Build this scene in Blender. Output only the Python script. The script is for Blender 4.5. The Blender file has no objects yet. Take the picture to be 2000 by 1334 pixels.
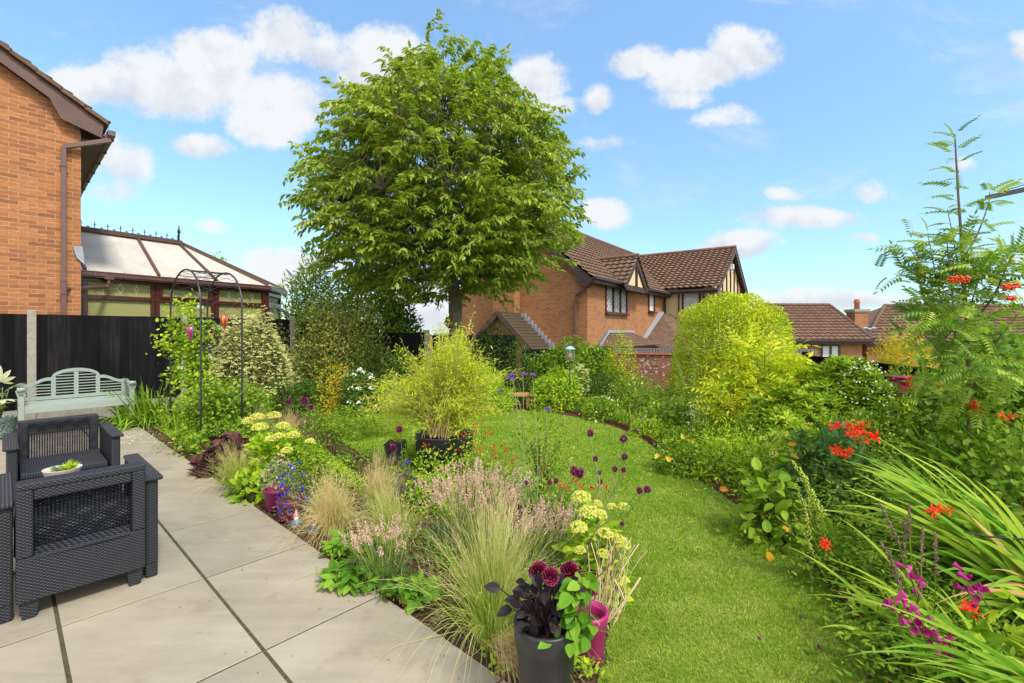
import bpy, math
import numpy as np
from math import radians as R_, sin, cos, pi, atan2, sqrt

sc = bpy.context.scene
COL = sc.collection
# ------------------------------------------------------------------ camera
H, F, V0 = 1.43, 903.0, 648.0
cd = bpy.data.cameras.new('camera'); cam = bpy.data.objects.new('camera', cd); COL.objects.link(cam)
cam.location = (0, 0, H); cam.rotation_euler = (R_(90), 0, 0)
cd.sensor_width = 36; cd.lens = F/2000*36; cd.shift_y = -19/2000
cd.clip_start = .05; cd.clip_end = 2000
sc.camera = cam
# ------------------------------------------------------------------ light
SUN_AZ, SUN_EL = 140.0, 52.0            # degrees clockwise from +Y, above horizon
sd = bpy.data.lights.new('sun', 'SUN'); sun = bpy.data.objects.new('sun', sd); COL.objects.link(sun)
sd.energy = 2.15; sd.angle = R_(9); sd.color = (1, .94, .83)
sun.rotation_euler = (R_(90-SUN_EL), 0, R_(180-SUN_AZ))
sun.location = (20, -15, 30)
sc.view_settings.view_transform = 'Standard'; sc.view_settings.look = 'None'
sc.view_settings.exposure = 1.10; sc.view_settings.gamma = 1
sc.cycles.max_bounces = 8; sc.cycles.diffuse_bounces = 4; sc.cycles.transparent_max_bounces = 12
# ------------------------------------------------------------------ world
W = bpy.data.worlds.new('World'); sc.world = W; W.use_nodes = True
nt = W.node_tree; nt.nodes.clear()
def N(t, nt_, **kw):
    n = nt_.nodes.new(t)
    for k, v in kw.items():
        if k == 'inp':
            for kk, vv in v.items(): n.inputs[kk].default_value = vv
        else: setattr(n, k, v)
    return n
def mth(nt_, op, a, b=None, c=None, clamp=False):
    n = nt_.nodes.new('ShaderNodeMath'); n.operation = op; n.use_clamp = clamp
    for i, v in enumerate((a, b, c)):
        if v is None: continue
        if isinstance(v, (int, float)): n.inputs[i].default_value = v
        else: nt_.links.new(v, n.inputs[i])
    return n.outputs[0]
def build_world():
    L = nt.links.new
    sky = N('ShaderNodeTexSky', nt, sky_type='NISHITA', sun_disc=False)
    sky.sun_elevation = R_(SUN_EL); sky.sun_rotation = R_(SUN_AZ); sky.air_density = 1.0; sky.dust_density = .6; sky.ozone_density = 1.6
    tc = N('ShaderNodeTexCoord', nt); sp = N('ShaderNodeSeparateXYZ', nt); L(tc.outputs['Generated'], sp.inputs[0])
    x, y, z = sp.outputs
    ys = mth(nt, 'MAXIMUM', y, .05)
    u0 = mth(nt, 'DIVIDE', x, ys); v0 = mth(nt, 'DIVIDE', z, ys)
    cb = N('ShaderNodeCombineXYZ', nt); L(u0, cb.inputs[0]); L(v0, cb.inputs[1])
    nz = N('ShaderNodeTexNoise', nt, inp={'Scale': 4.2, 'Detail': 12.0, 'Roughness': .72}); L(cb.outputs[0], nz.inputs['Vector'])
    of = N('ShaderNodeVectorMath', nt, operation='ADD'); L(cb.outputs[0], of.inputs[0]); of.inputs[1].default_value = (.035, .05, 0)
    nz2 = N('ShaderNodeTexNoise', nt, inp={'Scale': 4.2, 'Detail': 5.0, 'Roughness': .6}); L(of.outputs[0], nz2.inputs['Vector'])
    nz3 = N('ShaderNodeTexNoise', nt, inp={'Scale': 4.2, 'Detail': 5.0, 'Roughness': .6}); L(cb.outputs[0], nz3.inputs['Vector'])
    wn = N('ShaderNodeTexNoise', nt, inp={'Scale': 2.6, 'Detail': 3.0}); L(cb.outputs[0], wn.inputs['Vector'])
    ws = N('ShaderNodeSeparateColor', nt); L(wn.outputs['Color'], ws.inputs[0])
    u = mth(nt, 'ADD', u0, mth(nt, 'MULTIPLY', mth(nt, 'SUBTRACT', ws.outputs[0], .5), .16))
    v = mth(nt, 'ADD', v0, mth(nt, 'MULTIPLY', mth(nt, 'SUBTRACT', ws.outputs[1], .5), .10))
    blobs = [(330,170,190,72,1),(420,110,105,62,1),(540,215,110,70,1),(200,175,110,48,1),(545,75,90,70,.9),(610,110,60,60,.7),
        (740,120,100,78,1),(690,170,70,42,.9),(1060,150,66,52,1),(1080,205,58,32,.8),(1165,195,34,34,.75),
        (1440,105,100,62,1),(1350,140,110,48,.9),(1235,115,80,36,.62),(1320,190,60,26,.6),
        (1400,240,74,28,.55),(1200,285,90,20,.5),(1180,412,60,30,.85),(1440,478,92,32,1),(1560,430,120,28,.8),(1525,385,46,16,.5),
        (390,285,66,24,.75),(215,315,86,52,.8),(200,370,70,24,.5),(425,437,50,20,.6),(560,520,110,54,.95),(640,500,70,30,.7),
        (1600,592,200,24,.8),(1480,580,60,20,.6),(850,600,190,46,.9),(1690,370,56,26,.42),(1680,465,34,14,.5),(1850,120,44,18,.42),(1980,95,44,30,.5),(1870,330,40,16,.35),(90,560,150,50,.6),(1960,490,70,14,.4)]
    den = None; hb = None
    for (px, py, rx, ry, s) in blobs:
        a = mth(nt, 'MULTIPLY', mth(nt, 'SUBTRACT', u, (px-1000)/F), F/rx)
        b = mth(nt, 'MULTIPLY', mth(nt, 'SUBTRACT', v, (V0-py)/F), F/ry)
        q = mth(nt, 'ADD', mth(nt, 'MULTIPLY', a, a), mth(nt, 'MULTIPLY', b, b))
        d = mth(nt, 'MULTIPLY_ADD', q, -.55*s, s*.62)
        h = mth(nt, 'MULTIPLY', mth(nt, 'MAXIMUM', d, 0), b)
        den = d if den is None else mth(nt, 'SMOOTH_MAX', den, d, .12)
        hb = h if hb is None else mth(nt, 'ADD', hb, h)
    dd = mth(nt, 'ADD', mth(nt, 'MULTIPLY', den, 1.5), mth(nt, 'MULTIPLY', mth(nt, 'SUBTRACT', nz.outputs[0], .5), 2.6))
    al = N('ShaderNodeMapRange', nt, interpolation_type='SMOOTHSTEP', inp={1: .02, 2: .62, 3: 0., 4: 1.}); L(dd, al.inputs[0])
    fw = N('ShaderNodeMapRange', nt, inp={1: .05, 2: .2, 3: 0., 4: 1.}); L(y, fw.inputs[0])
    alpha = mth(nt, 'MULTIPLY', al.outputs[0], fw.outputs[0], clamp=True)
    cm = N('ShaderNodeMapping', nt); cm.inputs['Scale'].default_value = (1.0, 2.2, 1); cm.inputs['Location'].default_value = (3.1, 1.7, 0); L(cb.outputs[0], cm.inputs[0])
    cn = N('ShaderNodeTexNoise', nt, inp={'Scale': 1.9, 'Detail': 11.0, 'Roughness': .68, 'Distortion': .5}); L(cm.outputs[0], cn.inputs['Vector'])
    cr = N('ShaderNodeMapRange', nt, interpolation_type='SMOOTHSTEP', inp={1: .50, 2: .74, 3: 0., 4: .55}); L(cn.outputs[0], cr.inputs[0])
    alpha = mth(nt, 'MAXIMUM', alpha, mth(nt, 'MULTIPLY', cr.outputs[0], fw.outputs[0]))
    # unseen bright broken cloud, added behind the camera to raise the fill light
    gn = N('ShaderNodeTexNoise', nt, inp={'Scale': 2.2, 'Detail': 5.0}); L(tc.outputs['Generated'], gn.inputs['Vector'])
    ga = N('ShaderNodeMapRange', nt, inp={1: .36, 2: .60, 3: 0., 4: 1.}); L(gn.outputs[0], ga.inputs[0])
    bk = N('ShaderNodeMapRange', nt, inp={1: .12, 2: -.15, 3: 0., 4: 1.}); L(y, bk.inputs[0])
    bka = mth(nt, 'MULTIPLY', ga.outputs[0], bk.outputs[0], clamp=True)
    alpha = mth(nt, 'MULTIPLY', alpha, .97)
    # cloud brightness: thick undersides greyer
    sh = N('ShaderNodeMapRange', nt, inp={1: -.50, 2: .12, 3: 0., 4: 1.})
    L(mth(nt, 'ADD', mth(nt, 'MULTIPLY', hb, .8), mth(nt, 'MULTIPLY', mth(nt, 'SUBTRACT', nz3.outputs[0], nz2.outputs[0]), 2.6)), sh.inputs[0])
    cc = N('ShaderNodeMix', nt, data_type='RGBA'); L(sh.outputs[0], cc.inputs[0])
    cc.inputs[6].default_value = (.30, .33, .38, 1); cc.inputs[7].default_value = (.43, .44, .45, 1)
    # clear sky
    hs = N('ShaderNodeHueSaturation', nt, inp={'Saturation': .92, 'Value': 1.0}); L(sky.outputs[0], hs.inputs['Color'])
    sm = N('ShaderNodeMix', nt, data_type='RGBA', blend_type='MULTIPLY', inp={0: 1.0}); L(hs.outputs[0], sm.inputs[6]); sm.inputs[7].default_value = (SKYS*.80, SKYS*1.0, SKYS*1.05, 1)
    ze = N('ShaderNodeMapRange', nt, inp={1: .0, 2: .6, 3: .60, 4: 1.0}); L(z, ze.inputs[0])
    s2 = N('ShaderNodeMix', nt, data_type='RGBA', blend_type='MULTIPLY', inp={0: 1.0}); L(sm.outputs[2], s2.inputs[6]); L(ze.outputs[0], s2.inputs[7]); sm = s2
    mx = N('ShaderNodeMix', nt, data_type='RGBA'); L(alpha, mx.inputs[0]); L(sm.outputs[2], mx.inputs[6]); L(cc.outputs[2], mx.inputs[7])
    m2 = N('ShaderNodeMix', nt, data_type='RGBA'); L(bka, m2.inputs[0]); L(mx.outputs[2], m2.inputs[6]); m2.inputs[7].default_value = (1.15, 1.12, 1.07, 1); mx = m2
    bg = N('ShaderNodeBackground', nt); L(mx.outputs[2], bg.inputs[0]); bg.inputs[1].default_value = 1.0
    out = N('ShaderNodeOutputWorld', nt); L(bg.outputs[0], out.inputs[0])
SKYS = .15
build_world()
W.cycles.sampling_method = 'MANUAL'; W.cycles.sample_map_resolution = 512

# ------------------------------------------------------------------ helpers
rng = np.random.default_rng(7)
def A3(*a): return np.array(a, float)
def gp(px, py, z=0.0):
    Y = (H-z)*F/(py-V0); return A3((px-1000)/F*Y, Y, z)
def at(px, py, Y): return A3((px-1000)/F*Y, Y, H-(py-V0)/F*Y)
def unit(v):
    v = np.asarray(v, float); return v/np.maximum(np.linalg.norm(v, axis=-1, keepdims=True), 1e-9)
AV = A3(-.740, .672, 0); BV = A3(.672, .740, 0); Q0 = gp(400, 1133)
ROT = atan2(.740, .672)
def LAB(a, b, z=0): return Q0 + AV*a + BV*b + A3(0, 0, z)
ORG = {}
def setp(o, label=None, cat=None, group=None, kind=None):
    if label: o['label'] = label
    if cat: o['category'] = cat
    if group: o['group'] = group
    if kind: o['kind'] = kind
    return o
def thing(name, label, cat, loc=(0, 0, 0), rot=0, group=None, local=False):
    o = bpy.data.objects.new(name, None); COL.objects.link(o); o.empty_display_size = .2
    o.location = loc; o.rotation_euler = (0, 0, rot)
    ORG[o.name] = A3(0, 0, 0) if local else A3(*loc)
    return setp(o, label, cat, group)
def mk(name, V, Fc, mat, parent=None, smooth=False, attrs=None, uv=None, org=None):
    """V (n,3), Fc ndarray (m,k) or list of tuples"""
    V = np.asarray(V, float)
    if parent is not None and org is None: org = ORG[parent.name]
    if org is not None: V = V - org
    me = bpy.data.meshes.new(name)
    n = len(V)
    if isinstance(Fc, np.ndarray):
        k = Fc.shape[1]; m = len(Fc); loops = Fc.reshape(-1).astype(np.int32)
        starts = np.arange(m, dtype=np.int32)*k; tot = np.full(m, k, np.int32)
    else:
        m = len(Fc); tot = np.array([len(f) for f in Fc], np.int32)
        loops = np.concatenate([np.asarray(f, np.int32) for f in Fc]); starts = np.concatenate([[0], np.cumsum(tot)[:-1]]).astype(np.int32)
    me.vertices.add(n); me.vertices.foreach_set('co', V.astype(np.float32).ravel())
    me.loops.add(len(loops)); me.loops.foreach_set('vertex_index', loops)
    me.polygons.add(m); me.polygons.foreach_set('loop_start', starts)
    try: me.polygons.foreach_set('loop_total', tot)
    except Exception: pass
    if smooth: me.polygons.foreach_set('use_smooth', np.ones(m, bool))
    if attrs:
        for nm, a in attrs.items():
            at_ = me.attributes.new(nm, 'FLOAT', 'POINT'); at_.data.foreach_set('value', np.asarray(a, np.float32))
    if uv is not None:
        ul = me.uv_layers.new(name='UVMap'); ul.data.foreach_set('uv', np.asarray(uv, np.float32)[loops].ravel())
    if not smooth: me.polygons.foreach_set('use_smooth', np.zeros(m, bool))
    me.update(calc_edges=True); me.validate()
    if not smooth: me.shade_flat()
    o = bpy.data.objects.new(name, me); COL.objects.link(o)
    if mat is not None: me.materials.append(mat)
    if parent is not None: o.parent = parent
    ORG[o.name] = A3(0, 0, 0) if org is None else np.asarray(org, float)
    return o
def bevel(o, w=.004, seg=2):
    m = o.modifiers.new('bevel', 'BEVEL'); m.width = w; m.segments = seg; m.limit_method = 'ANGLE'; m.angle_limit = R_(40); return o
class MB:
    def __init__(s): s.v = []; s.f = []; s.n = 0; s.uv = []
    def add(s, V, Fc, uv=None):
        V = np.asarray(V, float).reshape(-1, 3)
        s.v.append(V); s.f += [tuple(int(i)+s.n for i in f) for f in Fc]; s.n += len(V)
        s.uv.append(np.zeros((len(V), 2)) if uv is None else np.asarray(uv, float)); return s
    def box(s, c, sz, rot=0, rx=0):
        c = np.asarray(c, float); h = np.asarray(sz, float)/2
        P = np.array([[x, y, z] for z in (-1, 1) for x, y in ((-1, -1), (1, -1), (1, 1), (-1, 1))])*h
        if rx: P = P @ np.array([[1, 0, 0], [0, cos(rx), -sin(rx)], [0, sin(rx), cos(rx)]]).T
        if rot: P = P @ np.array([[cos(rot), -sin(rot), 0], [sin(rot), cos(rot), 0], [0, 0, 1]]).T
        return s.add(P+c, BOXF)
    def bar(s, p0, p1, w, h, up=(0, 0, 1)):
        p0 = np.asarray(p0, float); p1 = np.asarray(p1, float); d = unit(p1-p0); up = np.asarray(up, float)
        x = unit(np.cross(d, up)); z = np.cross(x, d)
        P = [p+x*a*w/2+z*b*h/2 for p in (p0, p1) for a, b in ((-1, -1), (1, -1), (1, 1), (-1, 1))]
        return s.add(P, BOXF)
    def hexa(s, P): return s.add(P, BOXF)
    def tube(s, pts, r, n=8, cap=True):
        pts = np.asarray(pts, float); m = len(pts); r = np.broadcast_to(np.asarray(r, float), (m,))
        T = np.gradient(pts, axis=0); T = unit(T); ref = A3(0, 0, 1) if abs(T[0, 2]) < .9 else A3(1, 0, 0)
        V = []; x = unit(np.cross(T[0], ref))
        for i in range(m):
            x = unit(x - T[i]*np.dot(x, T[i])); y = np.cross(T[i], x)
            a = np.arange(n)*2*pi/n
            V.append(pts[i]+r[i]*(np.cos(a)[:, None]*x+np.sin(a)[:, None]*y))
        V = np.concatenate(V)
        Fc = [(i*n+j, i*n+(j+1) % n, (i+1)*n+(j+1) % n, (i+1)*n+j) for i in range(m-1) for j in range(n)]
        if cap: Fc += [tuple(range(n-1, -1, -1)), tuple((m-1)*n+j for j in range(n))]
        return s.add(V, Fc)
    def lathe(s, prof, c=(0, 0, 0), n=28, close=False):
        c = np.asarray(c, float); a = np.arange(n)*2*pi/n
        V = np.concatenate([np.stack([r*np.cos(a), r*np.sin(a), np.full(n, z)], 1) for r, z in prof])+c
        m = len(prof)
        Fc = [(i*n+j, i*n+(j+1) % n, (i+1)*n+(j+1) % n, (i+1)*n+j) for i in range(m-1) for j in range(n)]
        if close: Fc += [tuple(range(n-1, -1, -1)), tuple((m-1)*n+j for j in range(n))]
        return s.add(V, Fc)
    def prism(s, poly, vec):
        P = np.asarray(poly, float); n = len(P); vec = np.asarray(vec, float)
        Fc = [tuple(range(n-1, -1, -1)), tuple(range(n, 2*n))]+[(i, (i+1) % n, n+(i+1) % n, n+i) for i in range(n)]
        return s.add(np.concatenate([P, P+vec]), Fc)
    def build(s, name, mat, parent=None, smooth=False, org=None):
        return mk(name, np.concatenate(s.v), s.f, mat, parent, smooth, uv=np.concatenate(s.uv), org=org)
BOXF = [(3, 2, 1, 0), (4, 5, 6, 7), (0, 1, 5, 4), (1, 2, 6, 5), (2, 3, 7, 6), (3, 0, 4, 7)]

# ------------------------------------------------------------------ materials
MATS = {}
def mat_base(name, rough=.6, spec=.3, metal=0):
    m = bpy.data.materials.new(name); m.use_nodes = True; t = m.node_tree; b = t.nodes['Principled BSDF']
    b.inputs['Roughness'].default_value = rough; b.inputs['Specular IOR Level'].default_value = spec; b.inputs['Metallic'].default_value = metal
    return m, t, b
def bump(t, b, height, strength=.3, dist=.01):
    n = t.nodes.new('ShaderNodeBump'); n.inputs['Strength'].default_value = strength; n.inputs['Distance'].default_value = dist
    t.links.new(height, n.inputs['Height']); t.links.new(n.outputs[0], b.inputs['Normal'])
def ramp(t, fac, cols):
    r = t.nodes.new('ShaderNodeValToRGB'); e = r.color_ramp.elements
    while len(e) < len(cols): e.new(.5)
    for i, (p, c) in enumerate(cols): e[i].position = p; e[i].color = (*c, 1)
    t.links.new(fac, r.inputs[0]); return r.outputs[0]
def noise(t, scale, detail=4, rough=.55, vec=None, coord='Object'):
    n = t.nodes.new('ShaderNodeTexNoise'); n.inputs['Scale'].default_value = scale; n.inputs['Detail'].default_value = detail; n.inputs['Roughness'].default_value = rough
    if vec is None: vec = t.nodes.new('ShaderNodeTexCoord').outputs[coord]
    t.links.new(vec, n.inputs['Vector']); return n.outputs[0]
def mapping(t, scale=(1, 1, 1), coord='Object', rot=(0, 0, 0)):
    m = t.nodes.new('ShaderNodeMapping'); m.inputs['Scale'].default_value = scale; m.inputs['Rotation'].default_value = rot
    t.links.new(t.nodes.new('ShaderNodeTexCoord').outputs[coord], m.inputs[0]); return m.outputs[0]
def plain(name, c1, c2=None, scale=8, rough=.6, spec=.3, bmp=.15, bd=.004, metal=0, bs=None, stretch=None):
    if name in MATS: return MATS[name]
    m, t, b = mat_base(name, rough, spec, metal)
    c2 = c2 or tuple(x*.8 for x in c1)
    v = mapping(t, stretch) if stretch else None
    f = noise(t, scale, 6, .6, v)
    t.links.new(ramp(t, f, [(.3, c1), (.7, c2)]), b.inputs['Base Color'])
    if bmp: bump(t, b, noise(t, bs or scale*6, 4, .6, v), bmp, bd)
    MATS[name] = m; return m
def leafmat(name, c1, c2, c3=None, trans=.35, rough=.55, spec=.17, tip=None):
    if name in MATS: return MATS[name]
    m, t, b = mat_base(name, rough, spec)
    a = t.nodes.new('ShaderNodeAttribute'); a.attribute_name = 'rnd'
    cols = [(0, c1), (1, c2)] if c3 is None else [(0, c1), (.55, c2), (1, c3)]
    col = ramp(t, a.outputs['Fac'], cols)
    if tip:
        a2 = t.nodes.new('ShaderNodeAttribute'); a2.attribute_name = 'tt'
        mx = t.nodes.new('ShaderNodeMix'); mx.data_type = 'RGBA'
        mr = t.nodes.new('ShaderNodeMapRange'); mr.inputs[1].default_value = tip[1]; mr.inputs[2].default_value = tip[2]
        t.links.new(a2.outputs['Fac'], mr.inputs[0]); t.links.new(mr.outputs[0], mx.inputs[0])
        t.links.new(col, mx.inputs[6]); mx.inputs[7].default_value = (*tip[0], 1); col = mx.outputs[2]
    t.links.new(col, b.inputs['Base Color'])
    if trans:
        tr = t.nodes.new('ShaderNodeBsdfTranslucent'); ms = t.nodes.new('ShaderNodeMixShader'); ms.inputs[0].default_value = trans
        br = t.nodes.new('ShaderNodeMix'); br.data_type = 'RGBA'; br.blend_type = 'MULTIPLY'; br.inputs[0].default_value = 1
        t.links.new(col, br.inputs[6]); br.inputs[7].default_value = (1.5, 1.5, .9, 1)
        t.links.new(br.outputs[2], tr.inputs[0]); t.links.new(b.outputs[0], ms.inputs[1]); t.links.new(tr.outputs[0], ms.inputs[2])
        t.links.new(ms.outputs[0], t.nodes['Material Output'].inputs[0])
    MATS[name] = m; return m
def brickmat(name, ca, cb, mortar, rh=.075, bw=.225, dirt=.25):
    m, t, b = mat_base(name, .85, .15)
    v = t.nodes.new('ShaderNodeTexCoord').outputs['UV']
    br = t.nodes.new('ShaderNodeTexBrick'); t.links.new(v, br.inputs[0])
    br.inputs['Scale'].default_value = 1; br.inputs['Brick Width'].default_value = bw; br.inputs['Row Height'].default_value = rh
    br.inputs['Mortar Size'].default_value = .0055; br.inputs['Mortar Smooth'].default_value = .3; br.inputs['Bias'].default_value = -.2
    br.inputs['Color1'].default_value = (*ca, 1); br.inputs['Color2'].default_value = (*cb, 1); br.inputs['Mortar'].default_value = (*mortar, 1)
    mp = t.nodes.new('ShaderNodeMapping'); mp.inputs['Scale'].default_value = (9, 34, 1); t.links.new(v, mp.inputs[0])
    n1 = noise(t, 1.0, 5, .65, mp.outputs[0]); n2 = noise(t, .8, 5, .6, v)
    mm = t.nodes.new('ShaderNodeMix'); mm.data_type = 'RGBA'; mm.blend_type = 'MULTIPLY'; mm.inputs[0].default_value = 1
    t.links.new(br.outputs[0], mm.inputs[6]); t.links.new(ramp(t, n1, [(.25, (.62, .62, .62)), (.75, (1.2, 1.2, 1.2))]), mm.inputs[7])
    m2 = t.nodes.new('ShaderNodeMix'); m2.data_type = 'RGBA'; m2.blend_type = 'MULTIPLY'; m2.inputs[0].default_value = dirt*2
    t.links.new(mm.outputs[2], m2.inputs[6]); t.links.new(ramp(t, n2, [(.3, (.75, .78, .8)), (.7, (1.05, 1.03, 1))]), m2.inputs[7])
    t.links.new(m2.outputs[2], b.inputs['Base Color'])
    inv = mth(t, 'SUBTRACT', 1, br.outputs['Fac'])
    bump(t, b, mth(t, 'ADD', inv, mth(t, 'MULTIPLY', n1, .5)), .6, .006)
    MATS[name] = m; return m
def wicker():
    m, t, b = mat_base('wicker', .45, .38)
    tc = t.nodes.new('ShaderNodeTexCoord'); sp = t.nodes.new('ShaderNodeSeparateXYZ'); t.links.new(tc.outputs['Object'], sp.inputs[0])
    u = mth(t, 'ADD', sp.outputs[0], sp.outputs[1])
    # weave: horizontal strands bulging over alternate uprights
    row = mth(t, 'MULTIPLY', sp.outputs[2], 1/.0078)
    par = mth(t, 'MULTIPLY', mth(t, 'MODULO', mth(t, 'FLOOR', mth(t, 'ADD', row, 1000)), 2), pi)
    a = mth(t, 'SINE', mth(t, 'ADD', mth(t, 'MULTIPLY', u, 2*pi/.024), par))
    c = mth(t, 'ABSOLUTE', mth(t, 'SINE', mth(t, 'MULTIPLY', row, pi)))
    h = mth(t, 'MULTIPLY', mth(t, 'ADD', mth(t, 'MULTIPLY', a, .5), .5), mth(t, 'POWER', c, .5))
    f = noise(t, 30, 3)
    t.links.new(ramp(t, mth(t, 'ADD', mth(t, 'MULTIPLY', h, .8), mth(t, 'MULTIPLY', f, .2)), [(.1, (.007, .0075, .010)), (.8, (.028, .030, .040))]), b.inputs['Base Color'])
    bump(t, b, h, .7, .005); MATS['wicker'] = m; return m
M_WICK = wicker()
def grooved():
    m, t, b = mat_base('grooved_plastic', .45, .4)
    tc = t.nodes.new('ShaderNodeTexCoord'); sp = t.nodes.new('ShaderNodeSeparateXYZ'); t.links.new(tc.outputs['Object'], sp.inputs[0])
    g = mth(t, 'SINE', mth(t, 'MULTIPLY', sp.outputs[0], 2*pi/.014)); g2 = mth(t, 'SINE', mth(t, 'MULTIPLY', sp.outputs[1], 2*pi/.012))
    h = mth(t, 'ADD', g, mth(t, 'MULTIPLY', g2, .35))
    t.links.new(ramp(t, mth(t, 'MULTIPLY_ADD', h, .35, .5), [(.1, (.018, .02, .026)), (.8, (.05, .052, .064))]), b.inputs['Base Color'])
    bump(t, b, h, .8, .004); return m
M_GROOVE = grooved()
M_BRICKL = brickmat('brick_orange', (.43, .172, .07), (.23, .09, .044), (.44, .29, .175))
M_BRICKR = brickmat('brick_orange_far', (.39, .168, .07), (.26, .108, .05), (.36, .235, .14))
M_BRICKW = brickmat('brick_old_wall', (.30, .12, .075), (.20, .075, .05), (.30, .22, .16), dirt=.4)
M_TILE = plain('roof_tile_brown', (.165, .10, .066), (.09, .056, .040), scale=5, rough=.85, spec=.15, bmp=.3, bd=.01, bs=25)
M_TILE2 = plain('roof_tile_russet', (.19, .112, .077), (.12, .07, .05), scale=2.5, rough=.85, spec=.15, bmp=.2, bs=20)
M_MOSS = plain('mossy_tile', (.045, .035, .018), (.075, .048, .033), scale=14, rough=.95, bmp=.5, bd=.02)
M_DARKWOOD = plain('dark_brown_timber', (.055, .03, .024), (.038, .02, .016), scale=6, rough=.5, spec=.4)
M_BARGE = plain('brown_bargeboard', (.115, .062, .048), (.085, .046, .036), scale=5, rough=.55, spec=.35, bmp=.1)
M_BROWNPL = plain('brown_plastic_pipe', (.13, .065, .052), (.10, .05, .04), scale=5, rough=.35, spec=.5, bmp=0)
M_MAHOG = plain('mahogany_frame', (.075, .018, .014), (.05, .012, .01), scale=9, rough=.3, spec=.5, bmp=.05)
M_RENDER = plain('cream_render', (.62, .47, .27), (.56, .42, .24), scale=3, rough=.85, spec=.1)
M_LEAD = plain('lead_flashing', (.30, .32, .35), (.22, .24, .27), scale=12, rough=.55)
M_POLY = plain('polycarbonate_roof', (.54, .49, .42), (.40, .355, .30), scale=2.6, rough=.5, spec=.4, bmp=.1)
M_CONC = plain('weathered_concrete', (.33, .30, .25), (.22, .20, .165), scale=20, rough=.95, bmp=.7, bd=.008, bs=60)
M_SOIL = plain('bark_mulch_soil', (.11, .065, .038), (.045, .027, .017), scale=22, rough=.95, spec=.1, bmp=1.0, bd=.03, bs=45)
M_POTBLK = plain('charcoal_plastic_pot', (.026, .027, .031), (.02, .021, .024), scale=10, rough=.42, spec=.45, bmp=.05)
M_POTMAG = plain('magenta_plastic_pot', (.36, .015, .13), (.28, .012, .10), scale=6, rough=.35, spec=.5, bmp=0)
M_SAGE = plain('sage_paint', (.26, .31, .265), (.225, .27, .23), scale=14, rough=.5, spec=.35, bmp=.08)
M_BLKMET = plain('black_metal', (.02, .02, .022), (.03, .03, .03), scale=30, rough=.38, spec=.5, bmp=.1)
M_WOODY = plain('honey_pine', (.50, .27, .10), (.36, .19, .07), scale=3, rough=.55, spec=.3, bmp=.2, stretch=(1, 12, 12))
M_BARK = plain('cherry_bark', (.10, .075, .055), (.17, .14, .11), scale=9, rough=.9, spec=.15, bmp=.8, bd=.02, stretch=(1, 1, 3))
M_TWIG = plain('twig_brown', (.14, .085, .045), (.10, .06, .03), scale=20, rough=.8, bmp=0)
M_REDTWIG = plain('rowan_bark', (.13, .075, .06), (.17, .12, .09), scale=20, rough=.7, bmp=.1)
M_STEMG = plain('green_stem', (.12, .19, .04), (.17, .23, .07), scale=15, rough=.6, bmp=0)
M_CORTEN = plain('rusty_steel', (.17, .055, .025), (.09, .03, .018), scale=15, rough=.9, bmp=.3)
M_TERRA = plain('terracotta', (.45, .15, .06), (.36, .12, .05), scale=6, rough=.9)
M_CERAM = plain('cream_ceramic', (.62, .52, .44), (.56, .47, .40), scale=5, rough=.4, bmp=.05)
def mk_fence():
    m, t, b = mat_base('black_stained_wood', .8, .12)
    v = mapping(t, (9, 9, .6)); f = noise(t, 2.2, 6, .7, v); f2 = noise(t, 1.1, 3, .6)
    at_ = t.nodes.new('ShaderNodeAttribute'); at_.attribute_name = 'rnd'
    t.links.new(ramp(t, mth(t, 'ADD', mth(t, 'ADD', mth(t, 'MULTIPLY', f, .6), mth(t, 'MULTIPLY', f2, .4)), mth(t, 'MULTIPLY_ADD', at_.outputs['Fac'], .22, -.08)), [(.38, (.002, .002, .0025)), (.62, (.008, .0075, .0085)), (.85, (.03, .025, .024))]), b.inputs['Base Color'])
    bump(t, b, f, .4, .006); return m
M_FENCE = mk_fence()
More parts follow.
